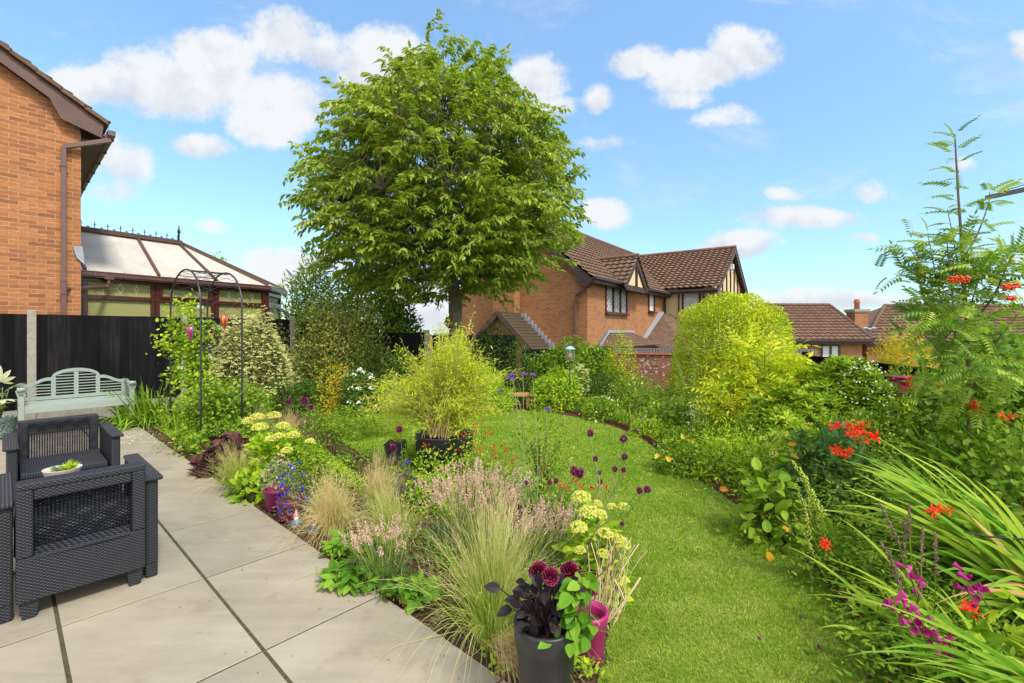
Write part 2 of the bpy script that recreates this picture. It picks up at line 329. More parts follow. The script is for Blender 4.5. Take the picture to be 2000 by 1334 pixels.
def mk_patio():
    m, t, b = mat_base('porcelain_slab', .55, .35)
    a = t.nodes.new('ShaderNodeAttribute'); a.attribute_name = 'rnd'
    co = t.nodes.new('ShaderNodeTexCoord').outputs['Object']
    ad = t.nodes.new('ShaderNodeVectorMath'); ad.operation = 'MULTIPLY_ADD'
    cb = t.nodes.new('ShaderNodeCombineXYZ'); t.links.new(a.outputs['Fac'], cb.inputs[0]); t.links.new(a.outputs['Fac'], cb.inputs[2])
    ad.inputs[1].default_value = (9, 0, 70); t.links.new(cb.outputs[0], ad.inputs[0]); t.links.new(co, ad.inputs[2])
    n0 = noise(t, 1.6, 8, .6, ad.outputs[0])
    mp = t.nodes.new('ShaderNodeMapping'); mp.inputs['Rotation'].default_value = (0, 0, -.75); mp.inputs['Scale'].default_value = (1.2, 7, 1); t.links.new(ad.outputs[0], mp.inputs[0])
    n1 = noise(t, 1.5, 9, .7, mp.outputs[0]); n2 = noise(t, 160, 2, .5, co)
    f = mth(t, 'ADD', mth(t, 'MULTIPLY', n0, .5), mth(t, 'ADD', mth(t, 'MULTIPLY', n1, .38), mth(t, 'MULTIPLY', n2, .12)))
    t.links.new(ramp(t, f, [(.32, (.22, .183, .137)), (.5, (.295, .25, .19)), (.66, (.36, .31, .243))]), b.inputs['Base Color'])
    st = noise(t, 2.3, 9, .7, co); br_ = [l for l in t.links if l.to_socket == b.inputs['Base Color']][0].from_socket
    mm = t.nodes.new('ShaderNodeMix'); mm.data_type = 'RGBA'; mm.blend_type = 'MULTIPLY'; mm.inputs[0].default_value = 1
    t.links.new(br_, mm.inputs[6]); t.links.new(ramp(t, st, [(.32, (.80, .78, .72)), (.44, (1, 1, 1)), (.6, (1, 1, 1)), (.72, (1.06, 1.05, 1.03))]), mm.inputs[7])
    m3 = t.nodes.new('ShaderNodeMix'); m3.data_type = 'RGBA'; m3.blend_type = 'MULTIPLY'; m3.inputs[0].default_value = 1
    tint = ramp(t, a.outputs['Fac'], [(0, (.93, .93, .92)), (1, (1.05, 1.04, 1.02))]); t.links.new(mm.outputs[2], m3.inputs[6]); t.links.new(tint, m3.inputs[7]); t.links.new(m3.outputs[2], b.inputs['Base Color'])
    bump(t, b, n1, .25, .006); return m
M_PATIO = mk_patio()
def mk_lawn(name, blades):
    m, t, b = mat_base(name, .7, .15)
    tc = t.nodes.new('ShaderNodeTexCoord').outputs['Object']
    n0 = noise(t, 1.3, 6, .65, tc); n1 = noise(t, 4.5, 6, .75, tc)
    f = mth(t, 'ADD', mth(t, 'MULTIPLY', n0, .45), mth(t, 'MULTIPLY', n1, .55))
    if blades:
        a = t.nodes.new('ShaderNodeAttribute'); a.attribute_name = 'rnd'
        f = mth(t, 'ADD', mth(t, 'MULTIPLY', f, 1.0), mth(t, 'MULTIPLY_ADD', a.outputs['Fac'], .42, -.21))
        cols = [(.36, (.13, .28, .012)), (.49, (.22, .39, .018)), (.62, (.34, .46, .045)), (.78, (.52, .51, .16))]
    else: cols = [(.35, (.11, .16, .014)), (.55, (.18, .22, .03)), (.75, (.30, .26, .10))]
    col = ramp(t, f, cols); t.links.new(col, b.inputs['Base Color'])
    if blades:
        tr = t.nodes.new('ShaderNodeBsdfTranslucent'); ms = t.nodes.new('ShaderNodeMixShader'); ms.inputs[0].default_value = .35
        t.links.new(col, tr.inputs[0]); t.links.new(b.outputs[0], ms.inputs[1]); t.links.new(tr.outputs[0], ms.inputs[2]); t.links.new(ms.outputs[0], t.nodes['Material Output'].inputs[0])
    else: bump(t, b, noise(t, 60, 3, .6, tc), .8, .02)
    return m
M_LAWN = mk_lawn('lawn_thatch', False); M_BLADE = mk_lawn('lawn_grass', True)

# ------------------------------------------------------------------ ground, lawn, patio
def in_poly(P, poly):
    x, y = P[:, 0], P[:, 1]; ins = np.zeros(len(P), bool); n = len(poly)
    for i in range(n):
        x1, y1 = poly[i][:2]; x2, y2 = poly[(i+1) % n][:2]
        c = ((y1 > y) != (y2 > y)) & (x < (x2-x1)*(y-y1)/(y2-y1+1e-12)+x1); ins ^= c
    return ins
# one sheet to the horizon: level garden, falling away beyond the garden walls
xs = np.concatenate([[-900, -400, -150, -60, -30], np.arange(-20, 20.1, 1.0), [30, 60, 150, 400, 900]])
ys = np.concatenate([[-300, -60, -20], np.arange(-8, 30.1, 1.0), [40, 60, 100, 200, 500, 1200]])
X, Y = np.meshgrid(xs, ys)
Z = np.where(Y > 12.6, -1.5*np.clip((Y-12.6)/3.5, 0, 1), 0.)*np.clip((X+6)/4, 0, 1) + np.where(X > 8, -1.2*np.clip((X-8)/3, 0, 1), 0)
Z = np.maximum(Z, -1.5)
far = np.clip((np.hypot(X, Y)-120)/600, 0, 1); Z = Z*(1-far)+far*-3
g = np.stack([X, Y, Z-.012], -1).reshape(-1, 3); nx = len(xs)
Fg = np.array([(j*nx+i, j*nx+i+1, (j+1)*nx+i+1, (j+1)*nx+i) for j in range(len(ys)-1) for i in range(nx-1)])
M_FIELD = plain('rough_grass_ground', (.075, .10, .03), (.11, .12, .045), scale=.6, rough=.95, bmp=.3)
setp(mk('ground', g, Fg, M_FIELD, smooth=True), kind='structure')
# garden bed soil, a gently lumpy sheet
gx = np.linspace(-7.6, 7.5, 190); gy = np.linspace(.6, 11.6, 150); X, Y = np.meshgrid(gx, gy)
Zs = .006+.012*np.sin(X*3.1+1)*np.cos(Y*2.7)+rng.random(X.shape)*.014-.008
# keep the sheet under the patio and lawn
PATIO_POLY = [LAB(-6, -9), LAB(-6, .6), LAB(6.3, .6), LAB(6.3, -9)]
LAWN_PX = [(2300, 1990), (1900, 1480), (1768, 1340), (1700, 1262), (1610, 1140), (1560, 1085), (1480, 1020), (1420, 975), (1370, 942), (1300, 893), (1250, 858), (1190, 832), (1120, 815),
    (1060, 806), (1000, 801), (940, 799), (850, 801), (760, 806), (690, 812), (650, 822), (650, 850), (740, 905), (860, 950), (960, 965), (1050, 985), (1110, 1020), (1165, 1080), (1195, 1150), (1190, 1230), (1165, 1340), (1120, 1560), (1060, 2100)]
def smooth_poly(P, k=4):
    P = np.array(P); n = len(P); out = []
    for i in range(n):
        p0, p1, p2, p3 = P[i-1], P[i], P[(i+1) % n], P[(i+2) % n]
        for j in range(k):
            t = j/k; out.append(.5*((2*p1)+(-p0+p2)*t+(2*p0-5*p1+4*p2-p3)*t*t+(-p0+3*p1-3*p2+p3)*t**3))
    return np.array(out)
LAWN = smooth_poly([gp(*p) for p in LAWN_PX])
STRIP = np.array([gp(*p) for p in [(322, 851), (395, 895), (425, 905), (430, 885), (405, 858), (360, 842), (300, 838)]])
pt = np.stack([X.ravel(), Y.ravel()], 1); low = in_poly(pt, PATIO_POLY) | in_poly(pt, LAWN)
Zs = np.where(low.reshape(X.shape), -.006, Zs); nx = len(gx)
g = np.stack([X, Y, Zs], -1).reshape(-1, 3)
i_, j_ = np.meshgrid(np.arange(nx-1), np.arange(len(gy)-1)); b0 = (j_*nx+i_).ravel()
setp(mk('garden_soil', g, np.stack([b0, b0+1, b0+nx+1, b0+nx], 1), M_SOIL, smooth=True), kind='structure')
def sheet(name, poly, z, mat):
    P = np.array(poly)[:, :3].copy(); P[:, 2] = z
    from mathutils.geometry import tessellate_polygon
    from mathutils import Vector
    tr = tessellate_polygon([[Vector(p) for p in P]])
    Fc = np.array(tr)
    a, b, c = P[Fc[:, 0]], P[Fc[:, 1]], P[Fc[:, 2]]; nz_ = np.cross(b-a, c-a)[:, 2]; Fc[nz_ < 0] = Fc[nz_ < 0][:, ::-1]
    return mk(name, P, Fc, mat)
setp(sheet('lawn', LAWN, .006, M_LAWN), kind='structure')
setp(sheet('lawn_strip', STRIP, .022, M_LAWN), kind='structure')
# patio: porcelain slabs .6 x .9 with joints over a bedding sheet
mb = MB(); rn = []
for i in range(-7, 8):
    for j in range(-15, 1):
        a0, a1 = i*.9, min((i+1)*.9, 6.3); b0_, b1 = j*.6, (j+1)*.6
        ga = .0055; gb = .008 if j in (0, -1, -2) else .005
        if a1-a0 < .1: continue
        z1 = .012+rng.normal()*.0005
        e = .0015
        c = [(a0+ga, b0_+gb), (a0+ga, b1-gb), (a1-ga, b1-gb), (a1-ga, b0_+gb)]
        ci = [(a0+ga+e, b0_+gb+e), (a0+ga+e, b1-gb-e), (a1-ga-e, b1-gb-e), (a1-ga-e, b0_+gb+e)]
        P = [LAB(*q, -.003) for q in c]+[LAB(*q, z1-e) for q in c]+[LAB(*q, z1) for q in ci]
        mb.add(P, [(0, 3, 2, 1)][::-1]+[(k, k+4, (k+1) % 4+4, (k+1) % 4) for k in range(4)]+[(k+4, k+8, (k+1) % 4+8, (k+1) % 4+4) for k in range(4)]+[(11, 10, 9, 8)])
        rn += [rng.random()]*12
V = np.concatenate(mb.v)
Fc = [f[::-1] for f in mb.f]
setp(mk('patio', V, Fc, M_PATIO, attrs={'rnd': rn}), kind='structure')
M_JOINT = plain('joint_grit', (.10, .08, .045), (.035, .032, .018), scale=60, rough=.95, bmp=.5)
setp(sheet('patio_bedding', [LAB(-5.99, -8.99), LAB(-5.99, .585), LAB(6.29, .585), LAB(6.29, -8.99)], .0092, M_JOINT), kind='structure')
# grass blades: uncountable
def sample_poly(poly, n):
    P = np.array(poly); lo = P.min(0)[:2]; hi = P.max(0)[:2]; out = []
    tot = 0
    while tot < n:
        q = rng.random((n, 2))*(hi-lo)+lo; q = q[in_poly(q, poly)]; out.append(q); tot += len(q)
    return np.concatenate(out)[:n]
def blades(base, D, L, droop, wid, segs=3, rnd=None, side=None, tipw=.0, power=2.0):
    n = len(base); t = np.linspace(0, 1, segs+1)
    L = np.broadcast_to(np.asarray(L, float), (n,)); droop = np.broadcast_to(np.asarray(droop, float), (n,)); wid = np.broadcast_to(np.asarray(wid, float), (n,))
    D = unit(D)
    P = base[:, None]+D[:, None]*(L[:, None]*t)[:, :, None]
    P[:, :, 2] -= (L*droop)[:, None]*t**power
    if side is None:
        side = np.cross(D, A3(0, 0, 1)); side = unit(side+rng.normal(size=(n, 3))*.35)
    prof = (1-t**1.6)*(1-tipw)+tipw; prof = prof*np.minimum(1, .55+t*2)
    Wd = side[:, None]*(wid[:, None]*prof/2)[:, :, None]
    V = np.stack([P-Wd, P+Wd], 2).reshape(-1, 3)
    k = 2*(segs+1); b = (np.arange(n)*k)[:, None, None]; s = np.arange(segs)
    q = np.stack([2*s, 2*s+1, 2*s+3, 2*s+2], 1)[None]+b
    if rnd is None: rnd = rng.random(n)
    return V, q.reshape(-1, 4), np.repeat(rnd, k), np.tile(np.repeat(t, 2), n)
def join(parts):
    V = []; Fq = []; r = []; t = []; o = 0
    for p in parts:
        V.append(p[0]); Fq.append(p[1]+o); o += len(p[0]); r.append(p[2]); t.append(p[3] if len(p) > 3 and p[3] is not None else np.zeros(len(p[0])))
    return np.concatenate(V), np.concatenate(Fq), np.concatenate(r), np.concatenate(t)
def mkp(name, part, mat, parent=None, smooth=False):
    return mk(name, part[0], part[1], mat, parent, smooth, attrs={'rnd': part[2], 'tt': part[3] if len(part) > 3 and part[3] is not None else np.zeros(len(part[0]))})
q = sample_poly(LAWN, 560000); d = np.hypot(q[:, 0], q[:, 1])
keep = (rng.random(len(q)) < np.clip(2.6/np.maximum(d, .1), .10, 1)**1.3) & (q[:, 1] > .9)
q = q[keep]; d = d[keep]; n = len(q)
print('grass blades', n)
base = np.column_stack([q, np.full(n, .004)]); D = rng.normal(size=(n, 3))*.55; D[:, 2] = 1
pt = blades(base, D, rng.uniform(.014, .034, n), .25, np.clip(.0016*d, .003, .011), 2)
setp(mkp('lawn_grass', pt, M_BLADE), 'short mown grass of the curving lawn', None, kind='stuff')
q = sample_poly(STRIP, 9000); n = len(q); D = rng.normal(size=(n, 3))*.55; D[:, 2] = 1
setp(mkp('strip_grass', blades(np.column_stack([q, np.full(n, .022)]), D, .035, .25, .007, 2), M_BLADE), 'short grass in the narrow strip beside the patio', None, kind='stuff')
# mulch chips on the soil by the patio edge
n = 9000
a = rng.uniform(-2.4, 5.5, n); b = rng.uniform(.61, 1.5, n); P = Q0+AV*a[:, None]+BV*b[:, None]; P[:, 2] = rng.uniform(.008, .028, n)
P = P[~in_poly(P, LAWN)]; n = len(P)
D = rng.normal(size=(n, 3)); D[:, 2] *= .25
M_CHIP = leafmat('bark_chips', (.07, .035, .02), (.17, .10, .06), (.32, .22, .13), trans=0, rough=.9)
setp(mkp('bark_mulch', blades(P, D, rng.uniform(.012, .05, n), .05, rng.uniform(.004, .012, n), 1, tipw=.7), M_CHIP), 'brown bark mulch covering the bed beside the slabs', None, kind='stuff')
# ================================================================== BUILDINGS
def wallq(mb, p0, p1, z0, z1, u0=0, holes=()):
    """vertical wall quad-set from p0 to p1 (xy), with rectangular holes (s0,s1,z0,z1); uv in metres. faces right-hand side of p0->p1"""
    p0 = np.asarray(p0, float)[:2]; p1 = np.asarray(p1, float)[:2]; Ln = np.linalg.norm(p1-p0); d = (p1-p0)/Ln
    ss = sorted({0, Ln, *[h[0] for h in holes], *[h[1] for h in holes]}); zs = sorted({z0, z1, *[h[2] for h in holes], *[h[3] for h in holes]})
    for i in range(len(ss)-1):
        for j in range(len(zs)-1):
            cs, cz = (ss[i]+ss[i+1])/2, (zs[j]+zs[j+1])/2
            if any(h[0] < cs < h[1] and h[2] < cz < h[3] for h in holes): continue
            P = [(*(p0+d*s), z) for s, z in ((ss[i], zs[j]), (ss[i+1], zs[j]), (ss[i+1], zs[j+1]), (ss[i], zs[j+1]))]
            mb.add(P, [(0, 1, 2, 3)], [(u0+s, z) for s, z in ((ss[i], zs[j]), (ss[i+1], zs[j]), (ss[i+1], zs[j+1]), (ss[i], zs[j+1]))])
def polywall(mb, p0, d, pts):
    p0 = np.asarray(p0, float); d = np.asarray(d, float)
    mb.add([(p0[0]+d[0]*s, p0[1]+d[1]*s, z) for s, z in pts], [tuple(range(len(pts)))], [(s, z) for s, z in pts])
def tile_roof(name, O, U, Vd, W_, L_, mat, parent, ul=None, ur=None, gauge=.31, tw=.30, amp=.03, step=.055):
    """corrugated tile plane. O: eave start, U: along eave, Vd: unit up-slope vector. ul/ur: callables of v giving u bounds"""
    O = np.asarray(O, float); U = np.asarray(U, float); Vd = np.asarray(Vd, float); Nn = unit(np.cross(U, Vd))
    if Nn[2] < 0: Nn = -Nn
    rows = int(math.ceil(L_/gauge)); k = max(8, int(W_/tw)*8); us = np.linspace(0, W_, k+1)
    vs = []; off = []
    for r in range(rows):
        vs += [r*gauge, min((r+1)*gauge, L_)]; off += [step, 0.0]
    vs = np.array(vs); off = np.array(off)
    V = []
    for v, o in zip(vs, off):
        a = ul(v) if ul else 0; b = ur(v) if ur else W_
        u = np.clip(us, a, max(b, a))
        ph = (u/tw) % 1
        w = amp*np.where(ph < .62, np.sin(ph/.62*pi), -.28*np.sin((ph-.62)/.38*pi))
        V.append(O+U*u[:, None]+Vd*v+Nn*(w+o)[:, None])
    m = len(vs); V.append(V[0]-Nn*.05); V = np.concatenate(V); k1 = k+1
    i_, j_ = np.meshgrid(np.arange(k), np.arange(m-1)); b0 = (j_*k1+i_).ravel()
    Fq = np.stack([b0, b0+1, b0+k1+1, b0+k1], 1)
    i = np.arange(k); bt = m*k1+i
    Fq = np.concatenate([Fq, np.stack([bt, bt+1, i+1, i], 1)])
    # drop degenerate faces
    P = V[Fq]; ar = np.linalg.norm(np.cross(P[:, 2]-P[:, 0], P[:, 3]-P[:, 1]), axis=1); Fq = Fq[ar > 1e-6]
    return mk(name, V, Fq, mat, parent)
def ridge_tiles(name, p0, p1, mat, parent, r=.11, step=.45):
    mb = MB(); p0 = np.asarray(p0, float); p1 = np.asarray(p1, float); Ln = np.linalg.norm(p1-p0); n = max(2, int(Ln/step)); d = (p1-p0)/n
    for i in range(n): mb.tube([p0+d*i, p0+d*(i+1)*1.0+unit(d)*.03], [r, r*.9], 10)
    return mb.build(name, mat, parent)
M_WINGLASS = plain('dark_reflective_glass', (.10, .12, .14), (.07, .085, .10), scale=2, rough=.08, spec=.8, bmp=0)
M_NET = plain('net_curtain', (.50, .50, .50), (.62, .62, .61), scale=4, rough=.8, bmp=.2, stretch=(14, 14, 1))
M_LEADSTRIP = plain('lead_strip', (.10, .10, .11), (.08, .08, .09), scale=9, rough=.5)
def window(parent, p, d, n, w, z0, z1, lights, frame=M_MAHOG, curtain=M_NET, sill=True, lead=True, fr=.06):
    """window on a wall: p start xy, d along wall, n outward normal"""
    p = A3(p[0], p[1], 0); d = A3(d[0], d[1], 0); n = A3(n[0], n[1], 0); up = A3(0, 0, 1)
    mb = MB(); o = n*.02
    mb.bar(p+o+up*(z1-fr/2), p+o+d*w+up*(z1-fr/2), .08, fr); mb.bar(p+o+up*(z0+fr/2), p+o+d*w+up*(z0+fr/2), .08, fr)
    cuts = np.linspace(0, w, lights+1)
    for i, c in enumerate(cuts):
        cc = min(max(c, fr/2), w-fr/2); ww = fr if i in (0, lights) else fr*1.3
        mb.bar(p+o*1.1+d*cc+up*(z0+fr*.9), p+o*1.1+d*cc+up*(z1-fr*.9), ww, .086, up=d)
    fo = mb.build('window_frame', frame, parent)
    g = MB(); q = p-n*.01; g.add([q+up*z0, q+d*w+up*z0, q+d*w+up*z1, q+up*z1], [(0, 1, 2, 3)]); 
    mk('pane', np.concatenate(g.v), g.f, curtain, fo, org=ORG[fo.name])
    if lead:
        L_ = MB(); s = .17
        for i in range(lights):
            a0, a1 = cuts[i]+fr*.8, cuts[i+1]-fr*.8
            wd, hg = a1-a0, z1-z0-2*fr; nxl = max(1, round(wd/s/1.0)); nyl = max(2, round(hg/(s*1.45)))
            sx, sy = wd/nxl, hg/nyl
            for sg in (1, -1):
                for k in range(-nyl*2, nxl*2+nyl*2):
                    # line x = k*sx + sg*t*sx , y = t*sy
                    pts = []
                    t0 = max(0, (0-k*sx)/(sg*sx) if sg > 0 else (wd-k*sx)/(sg*sx)); t1 = min(nyl, (wd-k*sx)/(sg*sx) if sg > 0 else (0-k*sx)/(sg*sx))
                    if t1-t0 < .2: continue
                    f = lambda t: p+n*(.0+.006)+d*(a0+k*sx+sg*t*sx)+up*(z0+fr+t*sy)
                    L_.bar(f(t0), f(t1), .012, .008, up=n)
        if L_.n: L_.build('leading', M_LEADSTRIP, fo, org=ORG[fo.name])
    if sill:
        s = MB(); s.bar(p-d*.06+n*.05+up*(z0-.03), p+d*(w+.06)+n*.05+up*(z0-.03), .16, .06); mk('window_sill', np.concatenate(s.v), s.f, frame, fo, org=ORG[fo.name])
    return fo

# ---------------------------------------------------------------- left house (gable end) and its conservatory
Bd = BV; Ad = AV
C = A3(-.9324*8.5, 8.5, 0)
hl = thing('brick_house', 'orange brick gable end of the house behind the fence, with brown bargeboard and downpipe', 'house', tuple(C))
apx = -3.6
def zt(s): return 5.36+.65*(.35-s)      # top of verge tiles
mb = MB()
polywall(mb, C, Bd, [(-7.2, -.2), (0, -.2), (0, 5.0), (-.02, zt(0)-.3), (apx, zt(apx)-.3), (-7.2, zt(0)-.3)])
wallq(mb, C+Ad*0, C+Ad*8, -.2, 5.05, 0)
mb.build('wall', M_BRICKL, hl)
out = -Ad                                 # towards the camera
# verge: tiles, bargeboard with kneeler, soffit
mb = MB(); ns = 9
for i in range(14):
    s0 = .36-i*.305; s1 = s0-.335
    a = C+Bd*s0; b = C+Bd*s1
    lift = .012*(i % 2)
    P = []
    for s, zz in ((s0, 0), (s1, .02)):
        for o_, dz in ((.24, 0), (-.35, 0)):
            for h in (-.075, 0): P.append(C+Bd*s+out*o_+A3(0, 0, zt(s)+h-.02+(0.02 if s == s0 else 0)))
    mb.add([P[0], P[4], P[6], P[2], P[1], P[5], P[7], P[3]], BOXF)
mb.build('verge_tile', M_TILE, hl)
tile_roof('roof', C+Bd*.36+out*.23+A3(0, 0, zt(.36)-.05), Ad, unit(-Bd+A3(0, 0, .65)), 8, 4.7, M_TILE, hl)
tile_roof('roof', C+Bd*(2*apx-.36)+out*.23+A3(0, 0, zt(.36)-.05), Ad, unit(Bd+A3(0, 0, .65)), 8, 4.7, M_TILE, hl)
mb = MB()
def rb(s, dz): return C+Bd*s+out*.17+A3(0, 0, zt(s)+dz)
poly = [rb(.30, -.11), rb(apx, -.11), rb(apx, -.34), rb(-.42, -.34), rb(-.27, -.56), C+Bd*.27+out*.17+A3(0, 0, zt(.3)-.36)]
mb.prism(poly, -out*.03)
mb.build('bargeboard', M_BARGE, hl)
mb = MB()
mb.add([C+Bd*.0+out*.15+A3(0, 0, 4.95), C+Bd*.33+out*.15+A3(0, 0, 4.95), C+Bd*.33+Ad*8+A3(0, 0, 4.95), C+Bd*.0+Ad*8+A3(0, 0, 4.95)], [(0, 1, 2, 3)])
mb.bar(C+Bd*.33+out*.15+A3(0, 0, 5.03), C+Bd*.33+Ad*8+A3(0, 0, 5.03), .03, .18)
mb.build('soffit', M_BARGE, hl)
mb = MB()
mb.bar(C+Bd*.40+out*.28+A3(0, 0, 5.13), C+Bd*.40+Ad*8+A3(0, 0, 5.13), .11, .09)
for i in range(9): mb.bar(C+Bd*.40+Ad*(i*.9)+A3(0, 0, 5.12), C+Bd*.40+Ad*(i*.9+.04)+A3(0, 0, 5.12), .13, .11)
mb.build('gutter', M_BROWNPL, hl)
mb = MB(); sp_ = -.235; pz = 4.72
dp = C+Bd*sp_+out*.075
mb.bar(dp+A3(0, 0, -.0), dp+A3(0, 0, 4.74), .068, .068, up=Bd)
mb.bar(dp+A3(0, 0, 4.74), C+Bd*.40+out*.20+A3(0, 0, 5.02), .07, .07)
for z in (4.4, 2.35, 2.12): mb.box(dp+A3(0, 0, z), (.09, .09, .03), ROT)
mb.build('downpipe', M_BROWNPL, hl)

E0 = A3(-.9302*9.5, 9.5, 0); th = R_(33); dC = A3(sin(th), cos(th), 0); pC = A3(-cos(th), sin(th), 0); oC = -pC
cv = thing('conservatory', 'dark mahogany framed conservatory with polycarbonate roof and spiked ridge cresting', 'conservatory', tuple(E0))
zE, zR, wR = 2.66, 3.70, 1.2
def cp(s, w=0, z=0): return E0+dC*s+pC*w+A3(0, 0, z)
S1 = 3.775; dF = A3(sin(th-R_(45)), cos(th-R_(45)), 0); K1 = cp(S1); K2 = K1+dF*1.5; dG = A3(sin(th-R_(90)), cos(th-R_(90)), 0); K3 = K2+dG*1.4
oF = A3(dF[1], -dF[0], 0); oG = A3(dG[1], -dG[0], 0)
RE = cp(2.2, wR, zR)
zb = lambda P, z: A3(P[0], P[1], z)
mb = MB()
ov = .10
e0 = cp(-1.6)+oC*ov; e1 = K1+(oC+oF)*ov*.6; e2 = K2+(oF+oG)*ov*.6; e3 = K3+oG*ov
r0 = cp(-1.6, wR)
panels = [[zb(e0, zE), zb(e1, zE), RE, zb(r0, zR)], [zb(e1, zE), zb(e2, zE), RE], [zb(e2, zE), zb(e3, zE), RE], [zb(e3, zE), zb(cp(-1.6, 2*wR), zE), zb(r0, zR), RE]]
rp = MB()
for q in panels: rp.prism(q, A3(0, 0, .03))
ro = rp.build('roof', M_POLY, cv)
bars = MB()
up3 = A3(0, 0, .045)
for s, sr in ((.02, .02), (1.30, 1.30), (2.52, 2.16)): bars.bar(cp(s)+oC*ov+A3(0, 0, zE)+up3, cp(sr, wR, zR)+up3, .055, .07)
for q in (e1, e2, e3): bars.bar(zb(q, zE)+up3, RE+up3, .075, .09)
mk('glazing_bar', np.concatenate(bars.v), bars.f, M_BARGE, ro, org=ORG[ro.name])
mb = MB(); mb.bar(cp(-1.6, wR, zR+.06), cp(2.26, wR, zR+.06), .14, .07); mb.bar(cp(-1.6, wR, zR+.01), cp(2.3, wR, zR+.01), .26, .04)
rc = mb.build('ridge', M_BARGE, cv)
mb = MB(); i = 0; s = .05
while s < 2.2:
    b = cp(s, wR, zR+.09); tall = i % 2 == 0
    h = .13 if tall else .05
    mb.tube([b, b+A3(0, 0, h)], [.009, .007], 5)
    c = b+A3(0, 0, h*.72)
    mb.bar(c-dC*.03, c+dC*.03, .012, .014); 
    mb.tube([b+A3(0, 0, h*.9), b+A3(0, 0, h*1.05), b+A3(0, 0, h*1.25)], [.006, .013, .001], 5)
    s += .118; i += 1
mb.bar(cp(-.1, wR, zR+.10), cp(2.2, wR, zR+.10), .012, .02)
mb.build('cresting', M_BLKMET, cv)
b = cp(2.2, wR, zR+.09); MB().tube([b, b+A3(0, 0, .1), b+A3(0, 0, .13), b+A3(0, 0, .17), b+A3(0, 0, .22), b+A3(0, 0, .27), b+A3(0, 0, .42)], [.025, .014, .03, .018, .04, .03, .002], 8).build('finial', M_BLKMET, cv, True)
mb = MB()
for a, b_ in ((cp(-1.6)+oC*.17, K1+(oC+oF)*.085), (K1+(oC+oF)*.085, K2+(oF+oG)*.085), (K2+(oF+oG)*.085, K3+oG*.17)):
    mb.bar(zb(a, zE-.03), zb(b_, zE-.03), .11, .085); mb.bar(zb(a, zE+.012), zb(b_, zE+.012), .13, .018); mb.bar(zb(a, zE-.09), zb(b_, zE-.09), .07, .03)
for s in (.12, .62, 1.45, 2.4, 3.3): mb.bar(cp(s, -.17, zE-.03), cp(s+.05, -.17, zE-.03), .135, .11)
mb.build('gutter', M_BROWNPL, cv)
mb = MB(); g0 = cp(.38, -.17, zE-.07); mb.tube([g0, g0-A3(0, 0, .16), g0-A3(0, 0, .22)-dC*.05+oC*.0, zb(dp, 2.20)+Bd*.03], .036, 10)
mb.box(g0-A3(0, 0, .02), (.16, .1, .08), -th+pi/2); mb.build('downpipe', M_BROWNPL, cv)
M_BLIND = plain('olive_pleated_blind', (.30, .29, .10), (.24, .24, .085), scale=2.0, rough=.55, spec=.5, bmp=.5, bd=.006, stretch=(1, 1, 42))
M_BEVEL = plain('bevelled_glass', (.62, .64, .58), (.5, .52, .46), rough=.2, spec=.7)
def cbay(P, d, o, w, split):
    zt_, zm, z0 = zE-.10, 2.16, .62
    f = MB(); up = A3(0, 0, 1)
    f.bar(P+up*zt_, P+d*w+up*zt_, .09, .14); f.bar(P+up*zm, P+d*w+up*zm, .09, .085); f.bar(P+up*z0, P+d*w+up*z0, .09, .1)
    for x in (.035, w-.035): f.bar(P+d*x+up*z0, P+d*x+up*zt_, .07, .1, up=d)
    if split:
        for zz in (zt_-.10, zm+.06): f.bar(P+d*.1+o*.035+up*zz, P+d*(w-.1)+o*.035+up*zz, .06, .05)
        for x in (.1, w-.1): f.bar(P+d*x+o*.035+up*(zm+.06), P+d*x+o*.035+up*(zt_-.1), .05, .06, up=d)
    fo = f.build('window_frame', M_MAHOG, cv)
    g = MB(); q = P-o*.012
    g.add([q+up*z0, q+d*w+up*z0, q+d*w+up*zt_, q+up*zt_], [(0, 1, 2, 3)]); mk('pane', np.concatenate(g.v), g.f, M_BLIND, fo, org=ORG[fo.name])
    ld = MB(); zc = (zt_+zm)/2; m = q+o*.006
    for x, r in ((w*.27, .07), (w*.5, .10), (w*.73, .07)):
        c = m+d*x+up*zc; k = [c+up*r, c+d*r*.62, c-up*r, c-d*r*.62]
        for i in range(4): ld.bar(k[i], k[(i+1) % 4], .012, .012, up=o)
        ld.bar(c+up*r, zb(c, zt_-.06), .005, .005, up=o); ld.bar(c-up*r, zb(c, zm+.04), .005, .005, up=o)
    for a_, b_ in ((.05, .5*w-.1*.62), (.5*w+.1*.62, w-.05)): ld.bar(m+d*a_+up*zc, m+d*b_+up*zc, .005, .005, up=o)
    mk('diamond_leading', np.concatenate(ld.v), ld.f, M_BEVEL, fo, org=ORG[fo.name])
for i in range(3): cbay(cp(i*1.258), dC, oC, 1.258, i == 1)
cbay(cp(-1.3), dC, oC, 1.3, False)
for i in range(1): cbay(K1+dF*.02, dF, oF, 1.45, True)
cbay(K2, dG, oG, 1.4, False)
mb = MB()
for P, d, w, o in ((cp(-1.5), dC, 1.5+S1, oC), (K1, dF, 1.5, oF), (K2, dG, 1.4, oG)): wallq(mb, P-o*.05, P+d*w-o*.05, -.1, .60)
mb.build('dwarf_wall', M_BRICKL, cv)
MB().bar(zb(K1, .6), zb(K1, zE-.02), .16, .16, up=dC).build('corner_post', M_MAHOG, cv)
mb = MB(); f0 = C+Bd*.0+out*.04
